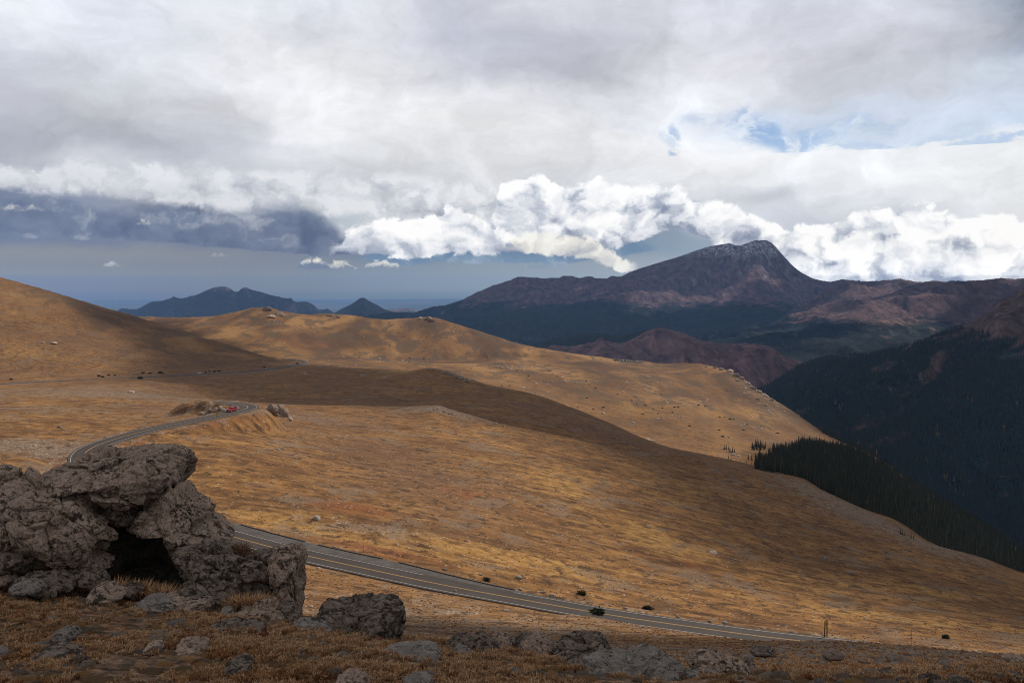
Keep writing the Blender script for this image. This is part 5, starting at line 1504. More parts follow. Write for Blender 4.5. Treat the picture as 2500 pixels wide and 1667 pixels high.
boulder([(1828, 1585), (1855, 1577), (1888, 1583), (1896, 1595), (1862, 1600), (1835, 1594)], 34, 0.5, M_ROCK_DARK, "flat dark rock on the gravel slope near the road's right end", sub=4, seed=43)
boulder([(1528, 1586), (1555, 1575), (1586, 1580), (1592, 1590), (1560, 1596)], 38, 0.5, M_ROCK_WARM, "long tan slab on the gravel left of the flat dark rock", sub=4, seed=44)
boulder([(2160, 1606), (2186, 1597), (2216, 1604), (2226, 1616), (2190, 1620)], 44, 0.6, M_ROCK_WARM, "low tan rock on the gravel, right of the domed brown boulder", sub=4, seed=45)
boulder([(2448, 1606), (2468, 1596), (2492, 1600), (2500, 1612), (2460, 1616)], 58, 0.6, M_ROCK, "squat grey rock on the gravel near the right edge", sub=4, seed=46)
boulder([(1806, 1618), (1822, 1609), (1842, 1614), (1842, 1624), (1815, 1626)], 27, 0.3, M_ROCK_DARK, "small dark wedge rock above the slab-like boulder", sub=4, seed=47)
boulder([(132, 1545), (150, 1534), (176, 1534), (190, 1550), (178, 1564), (145, 1562)], 12.4, 0.25, M_ROCK_PALE, "white speckled stone in the turf at lower left", sub=5, seed=48)
boulder([(90, 1590), (120, 1582), (170, 1588), (232, 1610), (225, 1626), (150, 1616), (100, 1604)], 11.4, 0.4, M_ROCK_DARK, "long flat slate-dark slab at lower left", sub=5, seed=49, rough=0.6, crack=0.3)
boulder([(352, 1585), (362, 1570), (384, 1570), (398, 1586), (380, 1596)], 11.7, 0.25, M_ROCK, "small brown stone left of the blue-grey turf slab", sub=4, seed=50)
boulder([(428, 1588), (440, 1566), (470, 1562), (500, 1576), (505, 1594), (465, 1604)], 11.8, 0.35, M_ROCK, "blue-grey slab with an orange fleck in the middle turf", sub=5, seed=51, rough=0.7)
boulder([(505, 1534), (540, 1524), (600, 1524), (645, 1538), (630, 1552), (560, 1548)], 14.0, 0.5, M_ROCK_DARK, "long thin ledge of dark stone across the turf", sub=5, seed=52, strata=0.7)
boulder([(396, 1554), (410, 1544), (432, 1548), (440, 1560), (415, 1566)], 13.0, 0.25, M_ROCK, "low grey stone just above the blue-grey turf slab", sub=4, seed=53)
boulder([(538, 1492), (546, 1483), (566, 1484), (572, 1496), (552, 1502)], 16.2, 0.25, M_ROCK_PALE, "bright white stone in front of the ribbed dark rock", sub=4, seed=54)
boulder([(-20, 1590), (0, 1580), (10, 1592), (12, 1618), (-20, 1625)], 11.4, 0.2, M_ROCK_PALE, "pale stone cut by the left edge low in the frame", sub=4, seed=55)
boulder([(550, 1618), (585, 1606), (615, 1616), (612, 1636), (570, 1640)], 10.6, 0.3, M_ROCK_DARK, "dim dark stone low in the turf under the thin ledge", sub=4, seed=56)
boulder([(705, 1600), (722, 1590), (742, 1598), (738, 1612), (712, 1614)], 11.6, 0.25, M_ROCK_PALE, "little pinkish-white stone below the tilted grey slab", sub=4, seed=57)
boulder([(820, 1660), (850, 1645), (890, 1650), (905, 1672), (860, 1690), (826, 1684)], 9.9, 0.3, M_ROCK, "mottled stone at the bottom edge left of centre", sub=5, seed=58)
boulder([(980, 1664), (1010, 1652), (1050, 1658), (1060, 1680), (1010, 1690)], 9.8, 0.3, M_ROCK_PALE, "pale flat stone at the bottom edge near the centre", sub=5, seed=59)

# rocks of the middle distance
def rock(u, v, ym, w, mat, label, seed=0, flat=0.6, group=None, name="rock", sub=3, dz=0.25, cat='rock', me=None):
    """w: half width in metres; set on the ground seen at (u, v)"""
    p = ground(u, v, ym)
    if me is None:
        me = simple_rock_mesh(name, seed, sub, flat)
        me.materials.append(mat)
    o = bpy.data.objects.new(name, me)
    COL.objects.link(o)
    o.location = (p.x, p.y, p.z + w * flat * dz)
    o.scale = (w, w, w)
    o.rotation_euler = (0, 0, (seed * 1.7) % 6.28)
    tag(o, label, cat, group)
    return o


# the dark outcrop beside the hairpin
for i, (u, v, w, fl, lab, mt) in enumerate([
        (664, 1006, 2.6, 0.85, "dark angular rock, left part of the outcrop beside the hairpin", M_ROCK_DARK),
        (684, 1010, 3.1, 0.95, "tallest dark block of the outcrop beside the hairpin", M_ROCK_DARK),
        (697, 1017, 2.2, 1.25, "pinkish upright block at the right of the hairpin outcrop", M_ROCK_WARM),
        (709, 1027, 1.5, 0.7, "small grey rock downhill of the hairpin outcrop", M_ROCK),
        (672, 1014, 1.3, 0.7, "low black rock under the hairpin outcrop", M_ROCK_DARK)]):
    rock(u, v, 300, w, mt, lab, seed=70 + i, flat=fl, sub=5, dz=0.45)
for i, (u, v, w, fl, lab, mt) in enumerate([
        (545, 1006, 1.2, 1.1, "bright cream rock face at the end of the roadside mound", M_ROCK_PALE),
        (528, 1003, 1.2, 0.9, "grey shattered rock on top of the roadside mound", M_ROCK),
        (514, 1004, 1.1, 0.8, "dark jagged rock in the middle of the roadside mound", M_ROCK_DARK),
        (492, 1010, 1.0, 0.6, "grey rubble block on the near side of the roadside mound", M_ROCK),
        (538, 998, 1.0, 0.9, "leaning grey block behind the cream rock face", M_ROCK)]):
    rock(u, v, 300, w, mt, lab, seed=80 + i, flat=fl, sub=4, dz=0.35)
GRP_SKY = "rocks on the skyline of the far plateau"
for i, (u, v, w, fl, lab, mt) in enumerate([
        (652, 757, 13, 0.5, "rounded grey outcrop on the far skyline knoll", M_ROCK_DARK), (682, 770, 14, 0.5, "dark outcrop below the far skyline knoll", M_ROCK_DARK), (662, 774, 12, 0.35, "flat grey outcrop left of the dark one below the knoll", M_ROCK),
        (806, 772, 9, 0.4, "low rock rib on the far skyline right of the knoll", M_ROCK_DARK), (826, 775, 8, 0.3, "thin tail of the far skyline rock rib", M_ROCK_DARK),
        (1046, 779, 11, 0.5, "pale crag crowning the far plateau's right knoll", M_ROCK_WARM), (1054, 783, 8, 0.6, "dark crag just under the pale crag on the right knoll", M_ROCK_DARK), (1026, 778, 7, 0.5, "small crag left of the pale crag on the right knoll", M_ROCK)]):
    rock(u, v, 1900, w, mt, lab, seed=90 + i, flat=fl, sub=4, group=GRP_SKY, dz=0.2, name="outcrop", cat='outcrop')
for i, (u, v, w, fl) in enumerate([(1083, 912, 4, .5), (1094, 914, 4.5, .5), (1104, 917, 4, .5), (1114, 921, 4.5, .45), (1124, 926, 4, .45), (1134, 931, 4, .4), (1060, 904, 3, .4), (1048, 903, 3, .4)]):
    rock(u, v, 900, w, M_ROCK_DARK, "dark rock in the slanting rib on the sunlit valley edge, %s from the left" % nth(i, [1083, 1094, 1104, 1114, 1124, 1134, 1060, 1048], u), seed=100 + i, flat=fl, sub=3, group="rib of dark rocks on the valley edge")
for i, (u, v, w) in enumerate([(1068, 999, 1.5), (1060, 1001, 1.1), (1085, 1006, 1.2), (1096, 1010, 1.1), (1050, 1004, 0.9), (1210, 1036, 1.4), (1228, 1040, 1.2), (1252, 1046, 1.0), (1105, 1012, 0.9)]):
    rock(u, v, 420, w, M_ROCK_WARM, "pale stone on the crest of the main slope, %s from the left" % nth(i, [1068, 1060, 1085, 1096, 1050, 1210, 1228, 1252, 1105], u), seed=110 + i, flat=0.55, group="pale stones on the main slope's crest")
EDGE = [(1726, 896, 2000, 5), (1745, 899, 1900, 5), (1762, 903, 1800, 6), (1783, 908, 1750, 8), (1797, 918, 1700, 8), (1810, 925, 1650, 7), (1826, 938, 1600, 7), (1838, 950, 1500, 7), (1853, 958, 1500, 6), (1868, 968, 1450, 6), (1884, 978, 1400, 5), (1800, 930, 1500, 5), (1820, 950, 1400, 5), (1850, 975, 1300, 4), (1870, 990, 1300, 4)]
for i, (u, v, ym, w) in enumerate(EDGE):
    rock(u, v, ym, w, (M_ROCK, M_ROCK_DARK, M_ROCK_WARM)[i % 3], "craggy rock on the plateau's rim above the wooded valley, %s from the left" % nth(i, [e[0] for e in EDGE], u), seed=120 + i, flat=0.6, sub=3, group="crags along the plateau rim")
# roadside stones
STONES = [(1471, 1474, 0), (1489, 1478.5, 0), (1527, 1484, 0), (1655, 1506, 1), (1690, 1512, 0), (1732, 1517, 1), (1770, 1521, 2), (1936, 1545, 2), (2041, 1558, 1), (2069, 1560, 0), (2109, 1565, 1), (817, 1336, 1), (831, 1339, 1), (1326, 1447, 2), (1348, 1454, 2), (1173, 1403, 1), (1271, 1439, 1), (1415, 1464, 0), (1600, 1497, 0), (1860, 1533, 0), (1500, 1476, 0), (2150, 1572, 0)]
sm = [simple_rock_mesh("stone", 140 + k, 3, 0.6) for k in range(4)]
for k, q in enumerate(sm):
    q.materials.append(M_ROCK_WARM if k % 2 else M_ROCK_PALE)
for i, (u, v, s_) in enumerate(STONES):
    rock(u, v, 195, (0.38, 0.55, 0.75)[s_], None, "%s stone along the far side of the front road, %s from the left" % (("small pale", "pale", "large pale")[s_], nth(i, [e[0] for e in STONES], u)), seed=i, me=sm[i % 4], group="pale stones along the front road", name="stone", cat='stone')
rock(1265, 1411, 200, 1.0, M_ROCK_PALE, "lone blue-grey stone in the grass above the front road", seed=170, name="stone", cat='stone')
rock(773, 1267, 200, 1.3, M_ROCK_PALE, "whitish rock in dry grass above the lay-by", seed=171, name="stone", cat='stone')
rock(1086, 1391, 200, 0.7, M_ROCK_DARK, "dark stone in the grass above the front road", seed=172, name="stone", cat='stone')
rock(1111, 1444, 150, 0.6, M_ROCK_DARK, "black clod at the near edge of the front road", seed=173, name="stone", cat='stone')
rock(2011, 1364, 250, 1.5, M_ROCK_DARK, "dark hummock alone on the shaded upper right slope", seed=174)
rock(2074, 1401, 250, 1.5, M_ROCK_DARK, "dark hummock below the first on the upper right slope", seed=175)
rock(1740, 1350, 250, 2.0, M_ROCK, "grey bare patch of rock beside the golden seep", seed=176, flat=0.3)
rock(1581, 1287, 250, 1.0, M_ROCK, "single grey rock above the golden seep", seed=177)
rock(320, 958, 400, 2.4, M_ROCK, "grey rock pile on the stony flat left of the hairpin", seed=178, flat=0.35, sub=4)
rock(146, 1044, 280, 1.1, M_ROCK_DARK, "dark stone in the dry grass left of the curving road", seed=179)
rock(90, 1163, 150, 0.8, M_ROCK_DARK, "dark stone on the pale gravel beyond the left boulders", seed=180)
rock(130, 838, 1000, 5, M_ROCK, "grey scree patch on the left hill", seed=181, flat=0.3)
rock(104, 837, 1000, 4, M_ROCK_WARM, "pale scree patch left of the grey one on the left hill", seed=182, flat=0.3)

# ------------------------------------------------------------------ scatter helper: instances for what nobody could count
HOLD = bpy.data.collections.new("sources")


def scatter(name, pts, scl, rot, sources, idx=None, kind='stuff', tilt=None):
    me = bpy.data.meshes.new(name)
    me.vertices.add(len(pts))
    me.vertices.foreach_set('co', np.asarray(pts, dtype=np.float32).ravel())
    me.update()
    a = me.attributes.new('scl', 'FLOAT', 'POINT'); a.data.foreach_set('value', np.asarray(scl, dtype=np.float32))
    r3 = np.zeros((len(pts), 3), dtype=np.float32); r3[:, 2] = rot
    if tilt is not None:
        r3[:, :2] = tilt
    a = me.attributes.new('rot', 'FLOAT_VECTOR', 'POINT'); a.data.foreach_set('vector', r3.ravel())
    if idx is None:
        idx = RNG.integers(0, len(sources), len(pts))
    a = me.attributes.new('pick', 'INT', 'POINT'); a.data.foreach_set('value', np.asarray(idx, dtype=np.int32))
    o = link(name, me, None)
    coll = bpy.data.collections.new(name + "_kinds")
    for k, s_ in enumerate(sources):
        so = bpy.data.objects.new("%s_%02d" % (name, k), s_)
        coll.objects.link(so)
    g = bpy.data.node_groups.new(name, 'GeometryNodeTree')
    g.interface.new_socket('Geometry', in_out='INPUT', socket_type='NodeSocketGeometry')
    g.interface.new_socket('Geometry', in_out='OUTPUT', socket_type='NodeSocketGeometry')
    N = g.nodes.new
    gi, go = N('NodeGroupInput'), N('NodeGroupOutput')
    ci = N('GeometryNodeCollectionInfo'); ci.inputs['Collection'].default_value = coll
    ci.inputs['Separate Children'].default_value = True; ci.inputs['Reset Children'].default_value = True
    ip = N('GeometryNodeInstanceOnPoints'); ip.inputs['Pick Instance'].default_value = True
    def na(nm, ty):
        n = N('GeometryNodeInputNamedAttribute'); n.data_type = ty; n.inputs['Name'].default_value = nm
        return [s for s in n.outputs if s.enabled and s.name == 'Attribute'][0]
    L = g.links.new
    L(gi.outputs[0], ip.inputs['Points']); L(ci.outputs[0], ip.inputs['Instance'])
    L(na('pick', 'INT'), ip.inputs['Instance Index'])
    L(na('scl', 'FLOAT'), ip.inputs['Scale'])
    e2r = N('FunctionNodeEulerToRotation'); L(na('rot', 'FLOAT_VECTOR'), e2r.inputs[0]); L(e2r.outputs[0], ip.inputs['Rotation'])
    L(ip.outputs[0], go.inputs[0])
    md = o.modifiers.new("scatter", 'NODES'); md.node_group = g
    tag(o, kind=kind)
    return o


def px_of(X, Y, Z):
    fwd = Y * CP - Z * SP
    up = Y * SP + Z * CP
    return 1250 + F * X / fwd, 833.5 - F * up / fwd


def rand_ground(n, y0, y1, s0=-0.60, s1=0.60, power=1.0):
    """random ground points; density falls with distance by power"""
    u = RNG.random(n)
    if power == 1.0:      # even per metre of depth times width: use log spacing
        Y = np.exp(np.log(y0) + u * (np.log(y1) - np.log(y0)))
    else:
        Y = (y0 ** (2 - power) + u * (y1 ** (2 - power) - y0 ** (2 - power))) ** (1 / (2 - power))
    s = s0 + RNG.random(n) * (s1 - s0)
    X = s * Y
    return X, Y, gz(X, Y)


gm = [simple_rock_mesh("stone_chip", 200 + k, 2, 0.5) for k in range(6)]
for k, q in enumerate(gm):
    q.materials.append((M_ROCK, M_ROCK_WARM, M_ROCK_PALE, M_ROCK_DARK, M_ROCK_WARM, M_ROCK)[k])
# gravel and stones of the foreground slope and the slopes beyond
X, Y, Z = rand_ground(26000, 26, 330)
gv = np.interp(Y, [26, 60, 120, 200, 330], [0.9, 0.9, 0.55, 0.30, 0.25])
pn = fbm2(X / 9, Y / 9, 3, 0.6, seed=60)
d_, _, _ = line_dist(X, Y, near_line[::3])
j = np.clip(np.searchsorted(S, X / Y), 0, NS - 1); i = np.clip(np.searchsorted(LROWS, np.log(Y)), 0, len(ROWS) - 1)
gvm = gravel[i, j]
keep = (RNG.random(len(X)) < gv * (0.25 + 0.9 * gvm) * np.clip(0.75 + pn * 1.6, 0.05, 1.4)) & (d_ > 5.2)
X, Y, Z = X[keep], Y[keep], Z[keep]
sz = (0.07 + 0.10 * RNG.random(len(X)) ** 2 + 0.40 * (RNG.random(len(X)) ** 14)) * np.interp(Y, [26, 60, 330], [0.6, 0.9, 2.0])
scatter("gravel", np.stack([X, Y, Z + sz * 0.1], 1), sz, RNG.random(len(X)) * 6.28, gm)
# stones among the foreground turf
X, Y, Z = rand_ground(3600, 7.5, 30)
k_ = np.clip(0.35 + 1.5 * fbm2(X / 2.5, Y / 2.5, 3, 0.6, seed=61) + np.clip(X / Y, 0, 1) * 1.0, 0.05, 1) > RNG.random(len(X))
X, Y, Z = X[k_], Y[k_], Z[k_]
sz = 0.025 + 0.06 * RNG.random(len(X)) + 0.16 * RNG.random(len(X)) ** 7
scatter("stones", np.stack([X, Y, Z + sz * 0.05], 1), sz, RNG.random(len(X)) * 6.28, gm)
# boulder fields of the far plateau
X, Y, Z = rand_ground(9000, 900, 2300, -0.25, 0.34)
uu, vv = px_of(X, Y, Z)
fld = fbm2(X / 60, Y / 90, 5, 0.65, seed=62)
ring = np.zeros(len(X))
for (a, b, ra, rb, kk) in [(980, 870, 60, 10, 1.2), (1560, 945, 60, 22, 1.0), (1700, 985, 80, 14, 1.0), (1840, 970, 60, 60, 1.0), (700, 780, 90, 14, .6), (1060, 795, 60, 18, .9), (1100, 830, 60, 14, .9), (840, 815, 40, 6, 1.0), (1250, 895, 60, 12, .8), (1400, 930, 80, 20, .8), (1780, 1090, 60, 30, .3), (1640, 905, 70, 10, .5), (1900, 1020, 60, 40, .8)]:
    ring = np.maximum(ring, kk * np.exp(-(((uu - a) / ra) ** 2 + ((vv - b) / rb) ** 2)))
keep = (fld + ring * 0.55 > 0.28) & (RNG.random(len(X)) < 0.7)
X, Y, Z = X[keep], Y[keep], Z[keep]
sz = 0.9 + 1.4 * RNG.random(len(X)) + 2.6 * RNG.random(len(X)) ** 6
scatter("scree", np.stack([X, Y, Z], 1), sz, RNG.random(len(X)) * 6.28, gm)
# ------------------------------------------------------------------ grass and cushion plants
def turf_mat(name, stops, var=0.35):
    m, t, b = new_mat(name, 0.9, 0.08)
    r = t.new('ShaderNodeObjectInfo').outputs['Random']
    g = t.new('ShaderNodeNewGeometry').outputs['Random Per Island']
    loc = t.new('ShaderNodeObjectInfo').outputs['Location']
    pn = t.noise(loc, 0.9, 4, 0.65)
    r = t.math('ADD', t.math('MULTIPLY', r, 0.45), t.math('MULTIPLY', t.step(pn, 0.33, 0.67, False), 0.55))
    k = t.math('ADD', t.math('MULTIPLY', r, 1 - var), t.math('MULTIPLY', g, var))
    t.put(b.inputs['Base Color'], t.ramp(k, stops))
    return m


M_GRASS = turf_mat("dry_grass", [(0.0, (0.13, 0.085, 0.05)), (0.22, (0.25, 0.145, 0.075)), (0.42, (0.36, 0.205, 0.105)), (0.56, (0.50, 0.335, 0.19)), (0.70, (0.31, 0.16, 0.075)), (0.84, (0.32, 0.125, 0.045)), (1.0, (0.22, 0.075, 0.032))])
M_GRASS_D = turf_mat("rusty_grass", [(0.0, (0.10, 0.045, 0.022)), (0.5, (0.20, 0.085, 0.036)), (0.8, (0.33, 0.15, 0.055)), (1.0, (0.42, 0.22, 0.07))])
M_CUSHION = turf_mat("cushion_plant", [(0.0, (0.030, 0.024, 0.016)), (0.5, (0.085, 0.052, 0.026)), (1.0, (0.20, 0.10, 0.030))])


def tuft_mesh(name, n, h, spread, mat, seed, w=0.006):
    r = np.random.default_rng(seed)
    V, Fc = [], []
    for i in range(n):
        a = r.random() * 6.283; d = spread * math.sqrt(r.random()) * 0.6
        hh = h * (0.5 + 0.7 * r.random()); lean = spread * (0.3 + 0.9 * r.random())
        bx, by = math.cos(a) * d, math.sin(a) * d
        a2 = a + r.normal() * 0.7
        tx, ty = bx + math.cos(a2) * lean, by + math.sin(a2) * lean
        mx, my = bx + (tx - bx) * 0.4, by + (ty - by) * 0.4
        ww = w * (0.7 + 0.6 * r.random()); c, s = -math.sin(a2 + r.normal() * 0.6) * ww, math.cos(a2) * ww
        k = len(V)
        V += [(bx - c, by - s, -0.02), (bx + c, by + s, -0.02), (mx + c, my + s, hh * 0.65), (mx - c, my - s, hh * 0.65), (tx, ty, hh * (0.75 + 0.3 * r.random()))]
        Fc += [(k, k + 1, k + 2), (k, k + 2, k + 3), (k + 3, k + 2, k + 4)]
    me = mesh_np(name, V, Fc, smooth=False)
    me.materials.append(mat)
    return me


def cushion_mesh(name, seed):
    V, Fc = ICO[3]
    W = V * (1 + 0.25 * fbm3(V * 2.5, 4, 0.6, seed) + 0.10 * perlin3(V * 9, seed))[:, None] * np.array([1, 1, 0.34])
    me = mesh_np(name, W, Fc, smooth=False)
    me.materials.append(M_CUSHION)
    return me


tufts = [tuft_mesh("grass_tuft", 34, 0.10, 0.075, M_GRASS, 1), tuft_mesh("grass_tuft", 28, 0.075, 0.10, M_GRASS, 2), tuft_mesh("grass_tuft", 26, 0.06, 0.09, M_GRASS, 3),
         tuft_mesh("grass_tuft", 30, 0.08, 0.08, M_GRASS_D, 4), tuft_mesh("grass_tuft", 24, 0.15, 0.09, M_GRASS, 5, 0.004)]
cush = [cushion_mesh("cushion", 6 + k) for k in range(3)]
n_ = 52000
X, Y, Z = rand_ground(n_, 7.2, 30, -0.6, 0.6, power=1.15)
pt = fbm2(X / 1.6, Y / 1.6, 4, 0.6, seed=71)
right = np.clip((X / Y - 0.05) / 0.25, 0, 1)
dens = np.clip(0.46 + 2.3 * pt - 0.42 * right, 0.02, 1.0)
keep = RNG.random(n_) < dens
X, Y, Z, pt = X[keep], Y[keep], Z[keep], pt[keep]
sz = (0.42 + 0.60 * RNG.random(len(X))) * np.interp(Y, [7, 14, 30], [0.8, 0.95, 1.3])
typ = fbm2(X / 1.1, Y / 1.1, 3, 0.6, seed=72) + 0.25 * RNG.normal(size=len(X))
idx = np.where(typ > 0.30, 3, np.where(typ < -0.35, 1, RNG.integers(0, 3, len(X))))
idx = np.where(RNG.random(len(X)) < 0.02, 4, idx)
scatter("grass", np.stack([X, Y, Z], 1), sz, RNG.random(len(X)) * 6.28, tufts, idx, tilt=RNG.normal(size=(len(X), 2)) * 0.15)
X, Y, Z = rand_ground(9000, 7.2, 34, -0.6, 0.6)
k_ = RNG.random(len(X)) < np.clip(0.4 + 1.6 * fbm2(X / 2.1, Y / 2.1, 3, 0.6, seed=73), 0.02, 1)
X, Y, Z = X[k_], Y[k_], Z[k_]
scatter("cushion_plants", np.stack([X, Y, Z - 0.01], 1), 0.04 + 0.10 * RNG.random(len(X)) ** 2, RNG.random(len(X)) * 6.28, cush)
# dark red-brown tall grass in and below the cave mouth
cx_, cy_ = [], []
for i in range(900):
    u = RNG.uniform(262, 470); Yq = RNG.uniform(16.9, 19.2)
    cx_.append((u - 1250) / F * Yq); cy_.append(Yq)
for i in range(420):
    u = RNG.uniform(560, 660); Yq = RNG.uniform(16.4, 17.2)
    cx_.append((u - 1250) / F * Yq); cy_.append(Yq)
cx_ = np.array(cx_); cy_ = np.array(cy_)
scatter("tall_grass", np.stack([cx_, cy_, gz(cx_, cy_)], 1), 1.3 + 1.2 * RNG.random(len(cx_)), RNG.random(len(cx_)) * 6.28, [tufts[3], tufts[4]])
# tussocks on the slope between the viewpoint and the road, and beyond it
tus = [tuft_mesh("tussock", 22, 0.22, 0.22, M_GRASS, 31, 0.03), tuft_mesh("tussock", 20, 0.16, 0.28, M_GRASS, 32, 0.035), tuft_mesh("tussock", 20, 0.18, 0.22, M_GRASS_D, 33, 0.03)]
X, Y, Z = rand_ground(42000, 26, 260, -0.58, 0.58)
d_, _, _ = line_dist(X, Y, near_line[::3])
pn = fbm2(X / 12, Y / 12, 4, 0.6, seed=74)
keep = (d_ > 5.5) & (RNG.random(len(X)) < np.clip(0.5 + 1.6 * pn, 0.03, 1))
X, Y, Z = X[keep], Y[keep], Z[keep]
scatter("tussock_grass", np.stack([X, Y, Z], 1), (0.6 + 0.7 * RNG.random(len(X))) * np.interp(Y, [26, 80, 260], [0.5, 0.7, 0.9]), RNG.random(len(X)) * 6.28, tus)

# dry thorny bushes on the outcrop
def bush(u, v, Y, w, h, label, seed):
    p = at(u, v, Y)
    r = np.random.default_rng(seed)
    V, Fc = [], []
    for i in range(700):
        a = r.random() * 6.283; e = math.acos(r.random() * 0.98)
        L = (0.5 + 0.5 * r.random())
        d = np.array([math.cos(a) * math.sin(e) * w, math.sin(a) * math.sin(e) * w * 0.8, math.cos(e) * h]) * L
        s0 = d * (0.25 * r.random()); s1 = d
        n = np.cross(d, r.normal(size=3)); n = n / (np.linalg.norm(n) + 1e-9) * 0.006
        mid = (s0 + s1) / 2 + r.normal(size=3) * 0.03
        k = len(V)
        V += [s0 - n, s0 + n, mid + n, mid - n, s1]
        Fc += [(k, k + 1, k + 2), (k, k + 2, k + 3), (k + 3, k + 2, k + 4)]
    me = mesh_np("bush", V, Fc, smooth=False)
    o = link("bush", me, M_TWIG)
    o.location = p
    tag(o, label, 'bush')


M_TWIG = turf_mat("dry_twigs", [(0.0, (0.16, 0.09, 0.06)), (0.5, (0.28, 0.17, 0.11)), (1.0, (0.36, 0.24, 0.16))], 0.9)
bush(588, 1352, 18.0, 0.33, 0.30, "dry pinkish-brown bush growing on top of the blackish rock wall", 1)
bush(527, 1292, 19.4, 0.16, 0.22, "thin dry bush behind the pale knobbly block", 2)

# ------------------------------------------------------------------ conifers
def needle_mat(name, c0, c1):
    m, t, b = new_mat(name, 0.9, 0.1)
    r = t.new('ShaderNodeObjectInfo').outputs['Random']
    P = t.new('ShaderNodeTexCoord').outputs['Object']
    k = t.math('ADD', t.math('MULTIPLY', r, 0.6), t.math('MULTIPLY', t.noise(P, 3.0, 3, 0.6), 0.4))
    t.put(b.inputs['Base Color'], t.ramp(k, [(0.1, c0), (0.9, c1)]))
    return m


M_NEEDLE = needle_mat("spruce_needles", (0.020, 0.026, 0.014), (0.052, 0.060, 0.030))
M_NEEDLE2 = needle_mat("far_spruce_needles", (0.020, 0.036, 0.040), (0.050, 0.075, 0.074))
M_GREYWOOD = needle_mat("dead_spruce", (0.07, 0.06, 0.05), (0.14, 0.12, 0.105))
M_BARK = flat_mat("spruce_bark", (0.10, 0.075, 0.06), 0.95, 0.05, c2=(0.05, 0.04, 0.03))
M_ASPEN = needle_mat("golden_aspen", (0.26, 0.14, 0.025), (0.44, 0.27, 0.06))


def trunk_data(h, r0, sides=6, seg=5, bend=0.02, seed=0):
    r = np.random.default_rng(seed)
    V, Fc = [], []
    bx = by = 0.0
    for i in range(seg + 1):
        f = i / seg
        rad = r0 * (1 - f) ** 0.8 + 0.01
        for k in range(sides):
            a = k / sides * 6.283
            V.append((bx + math.cos(a) * rad, by + math.sin(a) * rad, f * h * 0.98 - (0.3 if i == 0 else 0)))
        bx += r.normal() * bend * h; by += r.normal() * bend * h
    for i in range(seg):
        for k in range(sides):
            a, b = i * sides + k, i * sides + (k + 1) % sides
            Fc.append((a, b, b + sides)); Fc.append((a, b + sides, a + sides))
    return V, Fc


def crown_data(h, r0, tiers, per, seed, base=0.08, droop=0.25):
    """tiers of flat drooping branch sprays with ragged ends and gaps"""
    r = np.random.default_rng(seed)
    V, Fc = [], []
    for i in range(tiers):
        f = i / (tiers - 1)
        z = h * (base + (1 - base) * f)
        R = r0 * (1 - f) ** 0.85 * (0.75 + 0.5 * r.random()) + 0.05 * r0
        off = r.random() * 6.28
        for k in range(per):
            if r.random() < 0.12:
                continue
            a = off + k / per * 6.283 + r.normal() * 0.25
            L = R * (0.55 + 0.65 * r.random())
            w = L * 0.42 + 0.05 * r0
            ca, sa = math.cos(a), math.sin(a)
            dz = -droop * L * (0.6 + 0.8 * r.random())
            n = len(V)
            th = h / tiers * 0.9
            V += [(0, 0, z + th), (ca * L * 0.55 - sa * w, sa * L * 0.55 + ca * w, z + dz * 0.5), (ca * L, sa * L, z + dz), (ca * L * 0.55 + sa * w, sa * L * 0.55 - ca * w, z + dz * 0.5), (0, 0, z - th * 0.2)]
            Fc += [(n, n + 1, n + 2), (n, n + 2, n + 3), (n + 4, n + 2, n + 1), (n + 4, n + 3, n + 2)]
    V += [(0.03 * r0, 0, h * 0.9), (-0.02 * r0, 0.03 * r0, h * 0.9), (0, -0.03 * r0, h * 0.9), (0, 0, h * 1.06)]
    n = len(V) - 4
    Fc += [(n, n + 1, n + 3), (n + 1, n + 2, n + 3), (n + 2, n, n + 3)]
    return V, Fc


def joined_tree(name, h, r0, tiers, per, seed, mat, mat2=None):
    v1, f1 = crown_data(h, r0, tiers, per, seed); v2, f2 = trunk_data(h, 0.022 * h, 4, 3, 0.004, seed)
    me = mesh_np(name, np.array(v1 + v2), np.array(f1 + [tuple(i + len(v1) for i in f) for f in f2]), smooth=False)
    me.materials.append(mat); me.materials.append(mat2 or M_BARK)
    mi = np.zeros(len(me.polygons), dtype=np.int32); mi[len(f1):] = 1
    me.polygons.foreach_set('material_index', mi)
    return me


# the wood below the plateau rim
def in_poly(u, v, poly):
    return poly_sd(u, v, poly) > 0


forest = [joined_tree("spruce", 1.0, 0.15, 11, 7, 300 + k, M_NEEDLE) for k in range(4)] + [joined_tree("spruce", 1.0, 0.11, 9, 6, 310 + k, M_NEEDLE) for k in range(2)] + [joined_tree("dead_tree", 1.0, 0.06, 8, 4, 320, M_GREYWOOD, M_GREYWOOD)]
X, Y, Z = rand_ground(90000, 640, 1650, 0.22, 0.62, power=0.4)
uu, vv = px_of(X, Y, Z)
keep = in_poly(uu, vv, WOOD) & (Y > 690)
strip = in_poly(uu, vv, [(1985, 1038), (2010, 1050), (2070, 1085), (2150, 1120), (2130, 1112), (2060, 1082), (2010, 1058)])
keep |= strip & (RNG.random(len(X)) < 0.4)
keep &= RNG.random(len(X)) < 0.85
X, Y, Z = X[keep], Y[keep], Z[keep]
if len(X) > 22000:
    q = RNG.permutation(len(X))[:22000]; X, Y, Z = X[q], Y[q], Z[q]
hh = 4.5 + 7.5 * RNG.random(len(X)) ** 0.8
print("forest trees", len(X))
idx = np.where(RNG.random(len(X)) < 0.09, 6, RNG.integers(0, 6, len(X)))
scatter("forest", np.stack([X, Y, Z - 0.3], 1), hh, RNG.random(len(X)) * 6.28, forest, idx)

